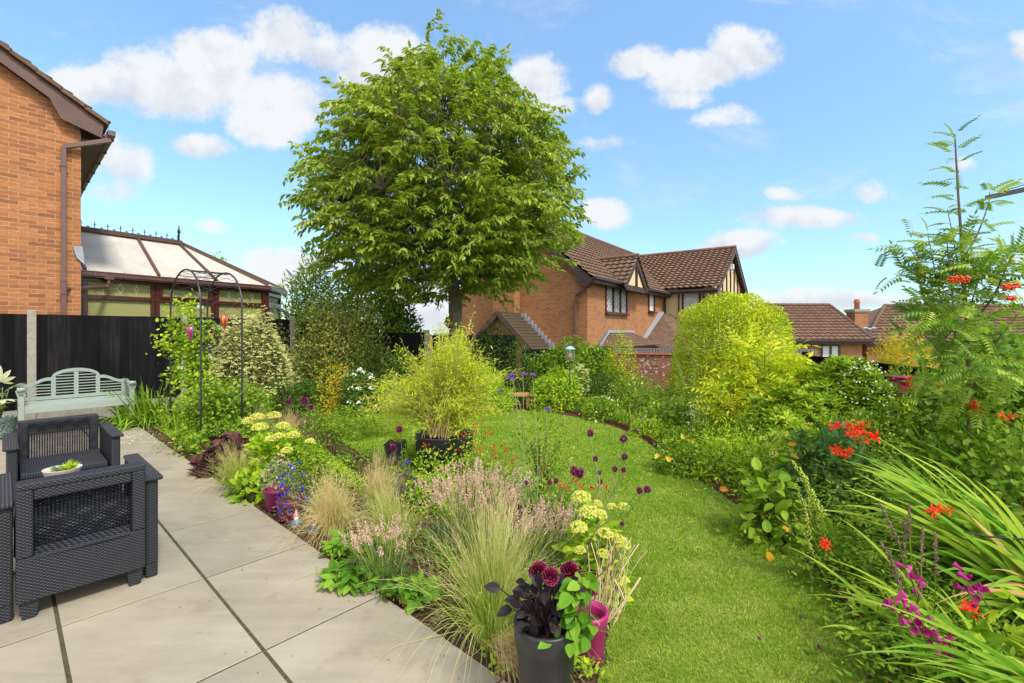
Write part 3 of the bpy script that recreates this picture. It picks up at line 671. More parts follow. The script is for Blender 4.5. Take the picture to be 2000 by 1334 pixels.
MB().add([f0+Bd*(-.11)+A3(0, 0, 2.98), f0+Bd*.02+A3(0, 0, 3.0), f0+Bd*.05+A3(0, 0, 2.66), f0+Bd*(-.06)+A3(0, 0, 2.78)]+[f0-out*.03+Bd*(-.11)+A3(0, 0, 2.98), f0-out*.03+Bd*.02+A3(0, 0, 3.0), f0-out*.03+Bd*.05+A3(0, 0, 2.66), f0-out*.03+Bd*(-.06)+A3(0, 0, 2.78)], BOXF).build('lead_flashing', M_LEAD, cv)

# ---------------------------------------------------------------- right house
H0 = A3(2.77, 17, 0); d1 = A3(.578, .816, 0); d2 = A3(-.816, .578, 0); n1 = -d2; n2 = -d1   # front wall faces n1, side wall faces n2
hr = thing('timbered_house', 'two storey brick house with cream timbered wing and small gablet over its window', 'house', tuple(H0))
zg = -1.8; zE1 = 3.60; pit = .80; sR = 3.6; TL = 17.5; zRd = zE1+pit*sR
def hp(t, s, z=0): return H0+d1*t+d2*s+A3(0, 0, z)
mb = MB()
wallq(mb, hp(0, 0), hp(TL, 0), zg, zE1-.03, 0, holes=[(1.59, 3.85, 2.18, 3.41), (6.63, 7.5, 2.40, 3.41)])
# side gable wall (to the left), set back beyond the chimney breast
polywall(mb, H0, d2, [(0, zg), (0, zE1-.03), (sR, zRd-.06), (6.2, zRd-.06-pit*2.6), (6.2, zg)][::-1])
wallq(mb, hp(TL, 6.2), hp(0, 6.2), zg, 4.6)
mb.build('wall', M_BRICKR, hr)
mb = MB()   # chimney breast
c0, c1, cd_ = 3.0, 4.05, .42
wallq(mb, hp(0, c0)+n2*0, hp(0, c0)+n2*cd_, zg, zRd+1.2); wallq(mb, hp(0, c1)+n2*cd_, hp(0, c0)+n2*cd_, zg, zRd+1.2, .5); wallq(mb, hp(0, c1), hp(0, c1)+n2*cd_, zg, zRd+1.2)
mb.build('chimney_breast', M_BRICKR, hr)
sl = unit(d2+A3(0, 0, pit)); slb = unit(-d2+A3(0, 0, pit)); Lr = sR*sqrt(1+pit*pit)+.38*sqrt(1+pit*pit)
oh = .38
tile_roof('roof', hp(-.3, -oh, zE1-oh*pit+.08), d1, sl, TL+.3, Lr, M_TILE, hr)
tile_roof('roof', hp(-.3, 6.6, zRd-pit*3.0+.08), d1, slb, TL+.3, 3.0*sqrt(1+pit*pit), M_TILE, hr)
ridge_tiles('ridge', hp(-.3, sR, zRd+.10), hp(TL, sR, zRd+.10), M_TILE2, hr)
mb = MB()
for sgn in (0, 1):
    if sgn == 0: a, b = (-oh-.02, zE1-oh*pit-.02), (sR, zRd)
    else: a, b = (6.55, zRd-pit*2.95), (sR, zRd)
    poly = [hp(-.27, a[0], a[1]+.02), hp(-.27, b[0], b[1]+.02), hp(-.27, b[0], b[1]-.24), hp(-.27, a[0]+(.25 if sgn == 0 else -.25), a[1]-.12)]
    mb.prism(poly, d1*.04)
mb.prism([hp(-.262, -oh, zE1-.36), hp(-.262, .35, zE1-.02), hp(-.262, .25, zE1-.42), hp(-.262, -.1, zE1-.55)], d1*.2)
mb.build('bargeboard', M_DARKWOOD, hr)
mb = MB(); mb.bar(hp(-.28, -oh+.03, zE1-.30), hp(TL*.52, -oh+.03, zE1-.30), .04, .2); mb.add([hp(-.27, -oh, zE1-.38), hp(9, -oh, zE1-.38), hp(9, 0, zE1-.38), hp(-.27, 0, zE1-.38)], [(0, 1, 2, 3)])
mb.build('fascia', M_DARKWOOD, hr)
mb = MB(); mb.bar(hp(-.3, -oh-.06, zE1-.22), hp(9.0, -oh-.06, zE1-.22), .12, .10); mb.build('gutter', M_DARKWOOD, hr)
mb = MB(); q = hp(-.07, .45)+n2*.0
mb.tube([hp(-.2, -oh-.06, zE1-.25), hp(-.17, -oh+.05, zE1-.42), hp(-.07, .42, zE1-.80), hp(-.07, .45, zE1-1.0), hp(-.07, .45, zg)], .045, 8); mb.build('downpipe', M_BROWNPL, hr)
window(hr, hp(1.59, 0), d1, n1, 2.26, 2.18, 3.41, 3)
window(hr, hp(6.63, 0), d1, n1, .87, 2.40, 3.41, 1, lead=False)
# brick-on-edge course and window head
mb = MB(); mb.bar(hp(1.5, -.03, 3.47), hp(3.95, -.03, 3.47), .06, .09); mb.build('window_head', M_LEAD, hr)
# gablet
tg, hw, rg = 3.42, 1.28, 1.18; fr_ = -oh-.22; zg0 = zE1-.24; pg = rg/hw
ap = hp(tg, fr_, zg0+rg)
back = sR*.45
for sg in (-1, 1):
    U = d2; Vv = unit(-sg*d1*1+A3(0, 0, pg)); O = hp(tg+sg*(hw+.1), fr_-.08, zg0-.1*pg+.05)
    Lg = (hw+.1)*sqrt(1+pg*pg)
    # back edge follows the main roof plane: depth grows up the slope
    k = lambda v, Lg=Lg: .42+1.5*(v/Lg)+.0
    tile_roof('gablet_roof', O, U, Vv, 2.2, Lg, M_TILE, hr, ur=k, gauge=.28, tw=.28)
ridge_tiles('ridge', hp(tg, fr_-.1, zg0+rg+.10), hp(tg, fr_+1.7, zg0+rg+.10), M_TILE2, hr, .09)
mb = MB()
for sg in (-1, 1):
    mb.prism([hp(tg+sg*(hw+.12), fr_-.03, zg0-.10), ap+n1*.03+A3(0, 0, .02), ap+n1*.03-A3(0, 0, .27), hp(tg+sg*(hw-.12), fr_-.03, zg0-.20)], -n1*.05)
mb.bar(hp(tg-hw*.9, fr_+.03, zg0-.13), hp(tg+hw*.9, fr_+.03, zg0-.13), .06, .22); mb.bar(hp(tg, fr_+.02, zg0-.05), hp(tg, fr_+.02, zg0+rg-.1), .14, .06, up=d1)
mb.build('gablet_bargeboard', M_DARKWOOD, hr)
mb = MB(); mb.prism([hp(tg-hw*.88, fr_+.05, zg0-.05), hp(tg+hw*.88, fr_+.05, zg0-.05), hp(tg, fr_+.05, zg0+rg-.1)], d2*.05); mb.build('gablet_panel', M_RENDER, hr)
# timbered wing
t0, u1, hwW = 9.04, 2.4, 4.47; zW = 3.72; zWR = 6.15; pw = (zWR-zW)/hwW
def wp(u, v, z=0): return H0+d1*(t0+v)-d2*u+A3(0, 0, z)
mb = MB(); wallq(mb, wp(0, 0), wp(u1, 0), zg, zW-.05, 0, holes=[(.95, 1.85, 2.3, 3.55)]); 
polywall(mb, wp(u1, 0), d1, [(0, zg), (2*hwW, zg), (2*hwW, zW-.05), (hwW, zWR-.06), (0, zW-.05)])
mb.build('rendered_wall', M_RENDER, hr)
window(hr, wp(.95, 0), -d2, n2, .9, 2.3, 3.55, 1, sill=False)
mb = MB(); e = n2*.02
for u in (.10, .80, 2.0, u1-.06): mb.bar(wp(u, 0, zg)+e, wp(u, 0, zW-.08)+e, .18, .05, up=-d2)
mb.bar(wp(.8, 0, zW-.15)+e*1.3, wp(2.0, 0, zW-.15)+e*1.3, .05, .2); mb.bar(wp(0, 0, 1.85)+e*1.3, wp(u1, 0, 1.85)+e*1.3, .05, .22)
mb.prism([wp(.12, 0, 1.9)+e*2.4, wp(.5, 0, 1.9)+e*2.4, wp(.12, 0, 2.15)+e*2.4], -n2*.05)
e = n1*.02
for v in np.arange(.06, 2*hwW, 1.12):
    zt_ = zW+pw*min(v, 2*hwW-v)-.12; mb.bar(wp(u1, v, zg)+e, wp(u1, v, zt_)+e*.6, .13, .03, up=d1)
mb.bar(wp(u1, 0, zW-.22)+e*1.4, wp(u1, 2*hwW, zW-.22)+e*1.4, .05, .24)
mb.build('timber_framing', M_DARKWOOD, hr)
lw = (hwW+.35)*sqrt(1+pw*pw)
# near slope: bounded behind by the valley with the main roof
valley = lambda v: 0.0
tile_roof('wing_roof', wp(u1+.35, -.35, zW-.35*pw+.10), d2, unit(d1+A3(0, 0, pw)), 9, lw, M_TILE2, hr, ur=lambda v: u1+.35+.42+v*(3.3/lw), tw=.30, gauge=.33, amp=.035, step=.08)
tile_roof('wing_roof', wp(u1+.35, 2*hwW+.35, zW-.35*pw+.10), d2, unit(-d1+A3(0, 0, pw)), 9, lw, M_TILE2, hr, ur=lambda v: u1+.35+.42+v*(3.3/lw), tw=.30)
ridge_tiles('ridge', wp(u1+.35, hwW, zWR+.13), wp(-3.6, hwW, zWR+.13), M_TILE2, hr)
mb = MB(); ff = u1+.33
for sg in (0, 1):
    v0, v1 = (-.38, hwW) if sg == 0 else (2*hwW+.38, hwW)
    mb.prism([wp(ff, v0, zW-.30), wp(ff, v1, zWR+.05), wp(ff, v1, zWR-.22), wp(ff, v0+(.3 if sg == 0 else -.3), zW-.38)], d2*.05)
mb.bar(wp(0, -.36, zW-.28), wp(u1+.35, -.36, zW-.28), .04, .2); mb.bar(wp(0, -.43, zW-.22), wp(u1+.35, -.43, zW-.22), .12, .1)
mb.tube([wp(u1-.35, -.4, zW-.25), wp(u1-.35, -.38, zW-.5), wp(u1-.1, -.08, zW-.75), wp(u1-.1, -.07, zg)], .045, 8)
mb.build('wing_bargeboard', M_DARKWOOD, hr)
mb = MB(); mb.box(wp(u1, hwW, zWR-1.0)+n1*.12, (.22, .22, .30), atan2(d1[1], d1[0])); mb.box(wp(u1, hwW, zWR-1.24)+n1*.12, (.12, .12, .2), 0); bevel(mb.build('alarm_box', M_NET, hr), .03)
# front bay + porch roofs at ground floor height (about our eye level)
def lean(name, t0_, t1_, depth, zt_, zb_, hipL=True, hipR=True, mat=M_TILE):
    w = t1_-t0_; L_ = sqrt(depth**2+(zt_-zb_)**2); Vv = unit(d2*depth+A3(0, 0, zt_-zb_))
    tile_roof(name, hp(t0_, -depth, zb_), d1, Vv, w, L_, mat, hr, ul=(lambda v: v/L_*depth*.8) if hipL else None, ur=(lambda v: w-v/L_*depth*.8) if hipR else None, gauge=.18, tw=.2, amp=.012, step=.02)
    mb = MB(); a, b = hp(t0_, -depth, zb_), hp(t0_+depth*.8, 0, zt_); c = hp(t0_, 0, zb_); mb.add([c, a, b], [(0, 1, 2)]); a2, b2, c2 = hp(t1_, -depth, zb_), hp(t1_-depth*.8, 0, zt_), hp(t1_, 0, zb_); mb.add([a2, c2, b2], [(0, 1, 2)])
    mb.build(name, mat, hr)
    mb = MB(); mb.bar(hp(t0_+depth*.8-.1, -.03, zt_+.06), hp(t1_-depth*.8+.1, -.03, zt_+.06), .1, .10)
    for k in range(7):
        f = k/7; mb.box(hp(t0_+depth*.8*(1-f*.5)-.08-depth*.4*f, -.03, zt_-(zt_-zb_)*f), (.16, .16, .12), atan2(d1[1], d1[0]))
    mb.build('lead_flashing', M_LEAD, hr)
lean('bay_roof', .95, 5.3, 1.0, 1.38, .86)
mb = MB(); wallq(mb, hp(1.1, -.85), hp(5.1, -.85), zg, .9); wallq(mb, hp(1.1, 0), hp(1.1, -.85), zg, .9); mb.build('bay_wall', M_DARKWOOD, hr)
# porch with hipped roof in the corner
mb = MB(); q0, q1, q2, q3 = hp(5.2, -2.2, .72), hp(9.0, -2.2, .72), hp(9.0, 0, .72), hp(5.2, 0, .72); apx_ = hp(8.3, -.1, 2.35); ap2 = hp(9.0, -.4, 2.35)
mb.add([q0, q1, ap2, apx_], [(0, 1, 2, 3)]); mb.add([q3, q0, apx_], [(0, 1, 2)])
mb.build('porch_roof', M_TILE, hr)
mb = MB(); mb.bar(q0-A3(0, 0, .06), q1-A3(0, 0, .06), .1, .12); mb.bar(q3-A3(0, 0, .06), q0-A3(0, 0, .06), .1, .12); mb.bar(hp(5.3, -2.1, zg), hp(5.3, -2.1, .7), .12, .12, up=d1); mb.build('porch_frame', M_DARKWOOD, hr)
mb = MB(); mb.bar(q3+(apx_-q3)*0+n1*.02+A3(0, 0, .05), apx_+n1*.02+A3(0, 0, .08), .06, .28, up=n1); mb.build('lead_flashing', M_LEAD, hr)
# side lean-to (gabled) left of the side wall
P1 = lambda s, o, z: H0+d2*s+n2*o+A3(0, 0, z)
mb = MB(); polywall(mb, P1(1.35, 1.3, 0), d2, [(0, .45), (0, .55), (1.7, 2.10), (3.4, .55), (3.4, .45), (3.4, -.3), (0, -.3)][::-1])
mb.build('outhouse_wall', M_BRICKR, hr)
pl_ = .82
for sg in (1, -1):
    O = P1(1.12, 1.42, .42) if sg == 1 else P1(4.98, 1.42, .42)
    tile_roof('outhouse_roof', O, d1, unit(sg*d2+A3(0, 0, .93)), 1.42, 2.63, M_MOSS, hr, gauge=.17, tw=.2, amp=.008, step=.018)
    mb = MB(); mb.bar(O-A3(0, 0, .05)+n2*.03, O+unit(sg*d2+A3(0, 0, .93))*2.6-A3(0, 0, .05)+n2*.03, .05, .2); mb.build('bargeboard', M_BARGE, hr)
mb = MB()
for k in range(11):
    f = k/11; c = P1(1.2+1.75*f, .04, .62+1.62*f); mb.box(c, (.22, .1, .17), atan2(d2[1], d2[0]))
mb.build('lead_flashing', M_LEAD, hr)
MB().bar(P1(1.35, 1.3, -.3), P1(1.35, 1.3, .5), .1, .1, up=d2).build('outhouse_post', M_DARKWOOD, hr)

# ---------------------------------------------------------------- bungalow and neighbours far right
def bung(name, label, px0, px1, pyr, pye, Yr, Ye, rpx0, rpx1, extra=None):
    X0, X1 = (px0-1000)/F*Ye, (px1-1000)/F*Ye; ze = H-(pye-V0)/F*Ye; zr = H-(pyr-V0)/F*Yr
    R0, R1 = (rpx0-1000)/F*Yr, (rpx1-1000)/F*Yr
    b = thing(name, label, 'bungalow', (X0, Ye, -1.5))
    mb = MB(); wallq(mb, (X0+.35, Ye+.35), (X1-.35, Ye+.35), -2, ze+.05, 0, holes=extra[:1] if extra else ()); wallq(mb, (X1-.35, Ye+.35), (X1-.35, 2*Yr-Ye), -2, ze); wallq(mb, (X0+.35, 2*Yr-Ye), (X0+.35, Ye+.35), -2, ze); mb.build('wall', M_BRICKR, b)
    dy, dz = Yr-Ye, zr-ze; L_ = sqrt(dy*dy+dz*dz); w = X1-X0
    tile_roof('roof', (X0, Ye, ze), (1, 0, 0), unit(A3(0, dy, dz)), w, L_, M_TILE2, b, ul=lambda v: (R0-X0)*v/L_, ur=lambda v: w-(X1-R1)*v/L_, gauge=.33, tw=.32, amp=.035, step=.08)
    mb = MB(); B0, B1 = A3(X0, 2*Yr-Ye, ze), A3(X1, 2*Yr-Ye, ze); E_0, E_1 = A3(X0, Ye, ze), A3(X1, Ye, ze); RR0, RR1 = A3(R0, Yr, zr), A3(R1, Yr, zr)
    mb.add([E_1, B1, RR1], [(0, 1, 2)]); mb.add([B0, E_0, RR0], [(0, 1, 2)]); mb.add([B1, B0, RR0, RR1], [(0, 1, 2, 3)]); mb.build('roof_hip', M_TILE2, b)
    ridge_tiles('ridge', RR0+A3(0, 0, .04), RR1+A3(0, 0, .04), M_TILE, b, .12)
    for q in ((E_0, RR0), (E_1, RR1)): ridge_tiles('hip_ridge', q[0]+A3(0, 0, .04), q[1]+A3(0, 0, .04), M_TILE, b, .11)
    mb = MB(); mb.bar(A3(X0, Ye-.06, ze-.02), A3(X1, Ye-.06, ze-.02), .12, .12); mb.bar(A3(X0, Ye+.02, ze-.12), A3(X1, Ye+.02, ze-.12), .03, .18); mb.build('gutter', M_DARKWOOD, b)
    return b, X0, Ye, ze
ze = H-(664-V0)/F*25
wx0 = (1612-1000)/F*25-(1500-1000)/F*25-.35; wx1 = (1649-1000)/F*25-(1500-1000)/F*25-.35
b1, X0, Ye, ze = bung('bungalow', 'brick bungalow with russet hipped roof, chimney and white curtained window beyond the brick wall', 1500, 1706, 597, 664, 28.5, 25, 1480, 1620, extra=[(wx0, wx1, -.0, ze-.28)])
window(b1, (X0+.35+wx0, Ye+.35), (1, 0), (0, -1), wx1-wx0, 0.0, ze-.28, 2, frame=M_DARKWOOD, lead=False, sill=False)
mb = MB(); c = at(1675, 612, 27.2); wallq(mb, (c[0]-.38, 26.9), (c[0]+.38, 26.9), 1.6, 2.62); wallq(mb, (c[0]-.38, 27.6), (c[0]-.38, 26.9), 1.6, 2.62); wallq(mb, (c[0]+.38, 26.9), (c[0]+.38, 27.6), 1.6, 2.62); mb.build('chimney', M_BRICKR, b1)
mb = MB(); mb.box((c[0], 27.25, 2.68), (.92, .86, .14)); mb.box((c[0], 27.25, 2.58), (.84, .78, .08)); mb.build('chimney_cap', M_CONC, b1)
MB().lathe([(.14, 2.74), (.13, 3.1), (.17, 3.14), (.17, 3.2), (.12, 3.28), (.15, 3.34)], (c[0], 27.25, 0), 14, True).build('chimney_pot', M_TERRA, b1, True)
mb = MB(); c = A3(c[0], 26.75, 1.62)
for k in range(5): mb.box(c+A3(-.42+k*.24, -.05, -.02-.05*(k % 2)), (.24, .12, .16), 0, .6)
mb.build('lead_flashing', M_LEAD, b1)
b2, *_ = bung('bungalow', 'russet roofed bungalow partly hidden behind the rowan sapling', 1690, 2300, 598, 668, 29.5, 26, 1728, 1985)
# tiny far gable roof near the trunk
fh = thing('far_house', 'tiny distant house gable with white verge seen left of the tree trunk', 'house', (-6.6, 36, -1.5))
a = at(836, 648, 36); mb = MB(); zz = a[2]
mb.prism([A3(a[0]-.7, 36, zz-.6), A3(a[0]+.75, 36, zz-.6), A3(a[0]+.05, 36, zz)], A3(-.6, 3, 0)); wallq(mb, (a[0]-.7, 36), (a[0]+.7, 36), -1.5, zz-.6); mb.build('wall', M_BRICKR, fh)
mb = MB(); mb.bar(A3(a[0]+.05, 35.95, zz+.03), A3(a[0]+.85, 35.95, zz-.62), .06, .1); mb.bar(A3(a[0]+.05, 35.95, zz+.03), A3(a[0]-.75, 35.95, zz-.62), .06, .1); mb.build('verge', plain('white_paint', (.75, .75, .74)), fh)
mb = MB(); mb.prism([A3(a[0]+.05, 35.97, zz+.1), A3(a[0]+.05, 35.97, zz+.04), A3(a[0]-1.6, 35.97, zz-.9), A3(a[0]-1.6, 35.97, zz-.8)], A3(-.6, 4, 0)); mb.build('roof', M_LEAD, fh)

# ---------------------------------------------------------------- garden walls and fences
def line_k(P, d, px):
    k = (px-1000)/F; return (k*P[1]-P[0])/(d[0]-k*d[1])
bw = thing('brick_wall', 'old red brick garden wall with dark blue brick coping, patched with pale lime', 'wall', (2.9, 11.6, 0))
w0 = A3(2.6, 11.9, 0); w1 = A3(7.05, 10.74, 0)
mb = MB(); wallq(mb, w0, w1, -.1, .855); dw = unit(w1-w0); nw = A3(dw[1], -dw[0], 0); wallq(mb, w0-nw*.22, w0, -.1, .855); mb.build('brickwork', M_BRICKW, bw)
mb = MB(); mb.bar(w0+A3(0, 0, .875)-nw*.11, w1+A3(0, 0, .875)-nw*.11, .30, .035); mb.build('creasing_tile', M_TERRA, bw)
mb = MB(); s = 0; Lw = np.linalg.norm(w1-w0)
while s < Lw: mb.bar(w0+dw*s+A3(0, 0, .952)-nw*.11, w0+dw*(s+.066)+A3(0, 0, .952)-nw*.11, .235, .115); s += .075
cp_ = mb.build('coping', plain('blue_brick', (.13, .12, .135), (.19, .17, .17), scale=8, rough=.7), bw)
# lime patches on the face
mb = MB()
M_LIME = plain('lime_stain', (.50, .46, .40), (.36, .27, .21), scale=20, rough=.95)
for k in range(60):
    s = 1.05+rng.random()*.9+.0; z = .35+rng.random()*.5; r = rng.uniform(.006, .03); c = w0+dw*(s-.35)+nw*.004+A3(0, 0, z)
    a = np.arange(7)*2*pi/7; rr = r*rng.uniform(.25, 1.6, 7)
    mb.add([c+dw*x*1.4+A3(0, 0, y) for x, y in zip(rr*np.cos(a), rr*np.sin(a))], [tuple(range(7))])
mb.build('lime_patch', M_LIME, bw)
def fence_line(name, label, P0, P1, n, h, hb=.15, posts=None, post_h=.06, boardw=.125, conc=True, face=1, mat=M_FENCE, gap_top=None):
    """posts at ends, n panels"""
    P0 = np.asarray(P0, float); P1 = np.asarray(P1, float); d = unit(P1-P0); L_ = np.linalg.norm(P1-P0)/n; nn = A3(d[1], -d[0], 0)*face
    t = thing(name, label, 'fence', tuple(P0))
    a = atan2(d[1], d[0])
    for i in range(n+1):
        if posts is not None and i not in posts: continue
        c = P0+d*L_*i
        mb = MB(); w = .1
        mb.box(c+A3(0, 0, (h+post_h)/2), (w, w, h+post_h), a)
        bevel(mb.build('post', M_CONC if conc else mat, t), .012)
    for i in range(n):
        a0, a1 = L_*i+.05, L_*(i+1)-.05
        mb = MB(); rn_ = []; k = max(2, round((a1-a0)/boardw)); bwid = (a1-a0)/k
        for j in range(k):
            z0 = hb; z1 = h-rng.random()*.012
            c = P0+d*(a0+(j+.5)*bwid)+nn*(.016+rng.uniform(-.003, .003))
            mb.box(c+A3(0, 0, (z0+z1)/2), (bwid+.006, .014, z1-z0), a+.03+rng.normal()*.008); rn_ += [rng.random()]*8
        mb.bar(P0+d*a0+A3(0, 0, h-.02), P0+d*a1+A3(0, 0, h-.02), .035, .03)
        for z in (hb+.2, h*.5, h-.25): mb.bar(P0+d*a0-nn*.03+A3(0, 0, z), P0+d*a1-nn*.03+A3(0, 0, z), .04, .07)
        V_ = np.concatenate(mb.v); mk('fence_panel', V_, mb.f, mat, t, attrs={'rnd': rn_+[.2]*(len(V_)-len(rn_))})
        if hb > .05: MB().bar(P0+d*a0+A3(0, 0, hb/2), P0+d*a1+A3(0, 0, hb/2), .05, hb).build('gravel_board', M_CONC, t)
    return t
FY = 6.77; F0 = A3(-1.0388*FY, FY, 0)+0
s62 = .0476*FY; s570 = .617*FY; fb = A3(-1.1074*FY, FY, 0)
step = (s570-s62)/2
pA = fb+BV*(s62-2*step); pB = fb+BV*s570
fence_line('closeboard_fence', 'tall black stained board fence on concrete posts behind the sage bench', pA, pB, 4, 1.70, hb=.26)
pC2 = pB+BV*step; fence_line('closeboard_fence', 'black board fence panel hidden under the evergreen climber', pB+BV*.12, pC2+BV*.2, 1, 1.66, hb=.15, posts=())
fence_line('closeboard_fence', 'short black fence section left of the tree trunk with a concrete post', gp(742, 775)+A3(0, 0, 0), gp(834, 775), 1, 1.41, hb=.15, posts=(1,))
fence_line('closeboard_fence', 'black fence behind the tree trunk at the bottom of the garden', gp(840, 773), gp(1010, 768), 2, 1.36, hb=.1, posts=())
fence_line('closeboard_fence', 'black fence between the bottom corner and the brick wall', gp(1015, 768), w0-dw*.1, 2, 1.02, hb=.05, conc=False, posts=())
rf0 = A3(6.15, 9.7, 0); rf1 = A3(5.15, 3.9, 0)
fence_line('boundary_fence', 'jagged black feather edge fence along the right border', rf0, rf1, 3, .95, hb=.0, conc=False, face=-1)
fence_line('boundary_fence', 'black fence panel at the right edge behind the ivy and rowan', rf1+A3(.05, -.2, 0), A3(4.4, 1.2, 0), 2, 1.32, hb=.0, conc=False, face=-1)
mb = MB(); c = at(1948, 800, 4.25); wallq(mb, (c[0]-.12, c[1]), (c[0]+.12, c[1]), 0, 1.1); wallq(mb, (c[0]-.12, c[1]+.2), (c[0]-.12, c[1]), 0, 1.1); bp = mb.build('brick_pier', M_BRICKW); setp(bp, 'old brick pier half hidden by ivy near the right edge', 'pier')
# corten edging strips
def edging(label, pxs):
    P = np.array([gp(*p) for p in pxs]); P = smooth_poly(P, 4)[:(len(pxs)-1)*4+1]
    mb = MB(); n = len(P)
    V = np.concatenate([P+A3(0, 0, 0), P+A3(0, 0, .065)]); V2 = V+A3(.006, .006, 0)
    mb.add(V, [(i, i+1, n+i+1, n+i) for i in range(n-1)]); mb.add(V2, [(i, i+1, n+i+1, n+i) for i in range(n-1)]); mb.add(np.concatenate([P, P+A3(.006, .006, 0)])+A3(0, 0, .065), [(i, i+1, n+i+1, n+i) for i in range(n-1)])
    setp(mb.build('lawn_edging', M_CORTEN), label, 'edging')
edging('rusty steel edging along the right hand border of the lawn', [(1775, 1334), (1706, 1258), (1616, 1136), (1566, 1081), (1486, 1016), (1426, 971), (1376, 938), (1305, 889), (1254, 854), (1194, 828), (1122, 811), (1062, 803)])
edging('short rusty edging strip in front of the white flowering shrub', [(668, 812), (690, 808), (720, 805), (760, 802)])

# ================================================================== FURNITURE
# bench (local x along its length, +y to the back)
def bench():
    w = 1.20; t = thing('garden_bench', 'sage green painted arch backed wooden bench in front of the black fence', 'bench', tuple(LAB(5.80, -.05, .012)), ROT, local=True)
    hw = w/2
    for sx in (-1, 1):
        mb = MB(); mb.box((sx*(hw-.03), 0, .315), (.06, .06, .57)); 
        # flared arm scroll front
        mb.prism([(sx*(hw-.03)-.035, -.03, .56), (sx*(hw-.03)+.035, -.03, .56), (sx*(hw-.03)+.055, -.03, .64), (sx*(hw-.03)-.055, -.03, .64)], (0, .06, 0))
        bevel(mb.build('leg', M_SAGE, t), .006)
        mb = MB(); mb.box((sx*(hw-.03), .50, .34), (.055, .055, .68)); bevel(mb.build('leg', M_SAGE, t), .006)
        mb = MB(); mb.tube([(sx*(hw-.03), -.05, .655), (sx*(hw-.03), .2, .64), (sx*(hw-.03), .52, .66)], [.028, .026, .026], 12)
        mb.tube([(sx*(hw-.03)-.04, -.04, .655), (sx*(hw-.03)+.04, -.04, .655)], .027, 12)
        ar = mb.build('armrest', M_SAGE, t, True)
        mb = MB()
        for k in range(4): mb.bar((sx*(hw-.03), .05, .48+.04*k), (sx*(hw-.03), .5, .48+.04*k), .02, .014)
        mb.build('arm_slat', M_SAGE, t)
    mb = MB(); mb.box((0, -.005, .375), (w-.12, .03, .09)); mb.box((0, .5, .375), (w-.12, .03, .09))
    for k in range(7): mb.box((0, .035+k*.072, .428), (w-.12, .058, .02))
    bevel(mb.build('seat', M_SAGE, t), .003)
    # back: posts + arched rail + slats
    mb = MB(); mb.box((0, .50, .47), (w-.11, .03, .05))
    top = lambda x: (.845+.0-.9*max(0, abs(x)-0)**2*1.0) if abs(x) < .24 else .745-.09*((abs(x)-.24)/.36)
    for x, hh in ((-.36, .71), (-.24, .77), (0, .84), (.24, .77), (.36, .71), (-.53, .66), (.53, .66)):
        if abs(x) == .36: continue
        mb.box((x, .50, (.49+hh)/2), (.05 if abs(x) < .5 else .03, .025, hh-.49))
    bk = mb.build('backrest', M_SAGE, t); bevel(bk, .003)
    mb = MB()
    xs_ = np.concatenate([np.linspace(-.56, -.26, 14), np.linspace(-.25, .25, 24), np.linspace(.26, .56, 14)])
    def zc(x):
        a = abs(x)
        if a <= .25: return .735+.125*sqrt(max(0, 1-(a/.262)**2))+.0
        b = (a-.25)/.31; return .735+.018*sin(b*pi*2.0)-.075*b
    V = []
    for x in xs_:
        for dz in (-.022, .022):
            for y in (.485, .525): V.append((x, y, zc(x)+dz))
    Fc = []
    for i in range(len(xs_)-1):
        b = i*4
        for a_, c_ in ((0, 1), (1, 3), (3, 2), (2, 0)): Fc.append((b+a_, b+c_, b+4+c_, b+4+a_))
    mb.add(V, Fc); mk('back_rail', np.concatenate(mb.v), mb.f, M_SAGE, bk, org=A3(0, 0, 0))
    mb = MB()
    for z in np.arange(.53, .84, .042):
        hx = .53 if z < .66 else (.25 if z < .76 else .25*sqrt(max(0.05, 1-((z-.735)/.125)**2)))
        mb.box((0, .502, z), (2*hx, .014, .013))
    mk('back_slat', np.concatenate(mb.v), mb.f, M_SAGE, bk, org=A3(0, 0, 0))
bench()

def lattice(x0, x1, z0, z1, y, nx_, nz_, bx=.45, bz=.35, th=.012, skip=None):
    """flat perforated panel at depth y"""
    cx = (x1-x0)/nx_; cz = (z1-z0)/nz_; V = []; Fq = []
    for i in range(nx_):
        for j in range(nz_):
            sh = .0
            X0, X1 = x0+i*cx, x0+(i+1)*cx; Z0, Z1 = z0+j*cz, z0+(j+1)*cz
            hx0, hx1 = X0+cx*bx/2, X1-cx*bx/2; hz0, hz1 = Z0+cz*bz/2, Z1-cz*bz/2
            b = len(V)
            yy = y+.004*(-1)**(i+j)
            V += [(X0, y, Z0), (X1, y, Z0), (X1, y, Z1), (X0, y, Z1), (hx0, yy, hz0), (hx1, yy, hz0), (hx1, yy, hz1), (hx0, yy, hz1)]
            for k in range(4): Fq.append((b+k, b+(k+1) % 4, b+4+(k+1) % 4, b+4+k))
    V = np.array(V, float); Fq = np.array(Fq); n = len(V)
    V2 = V+A3(0, th, 0)
    return np.concatenate([V, V2]), np.concatenate([Fq, Fq[:, ::-1]+n])
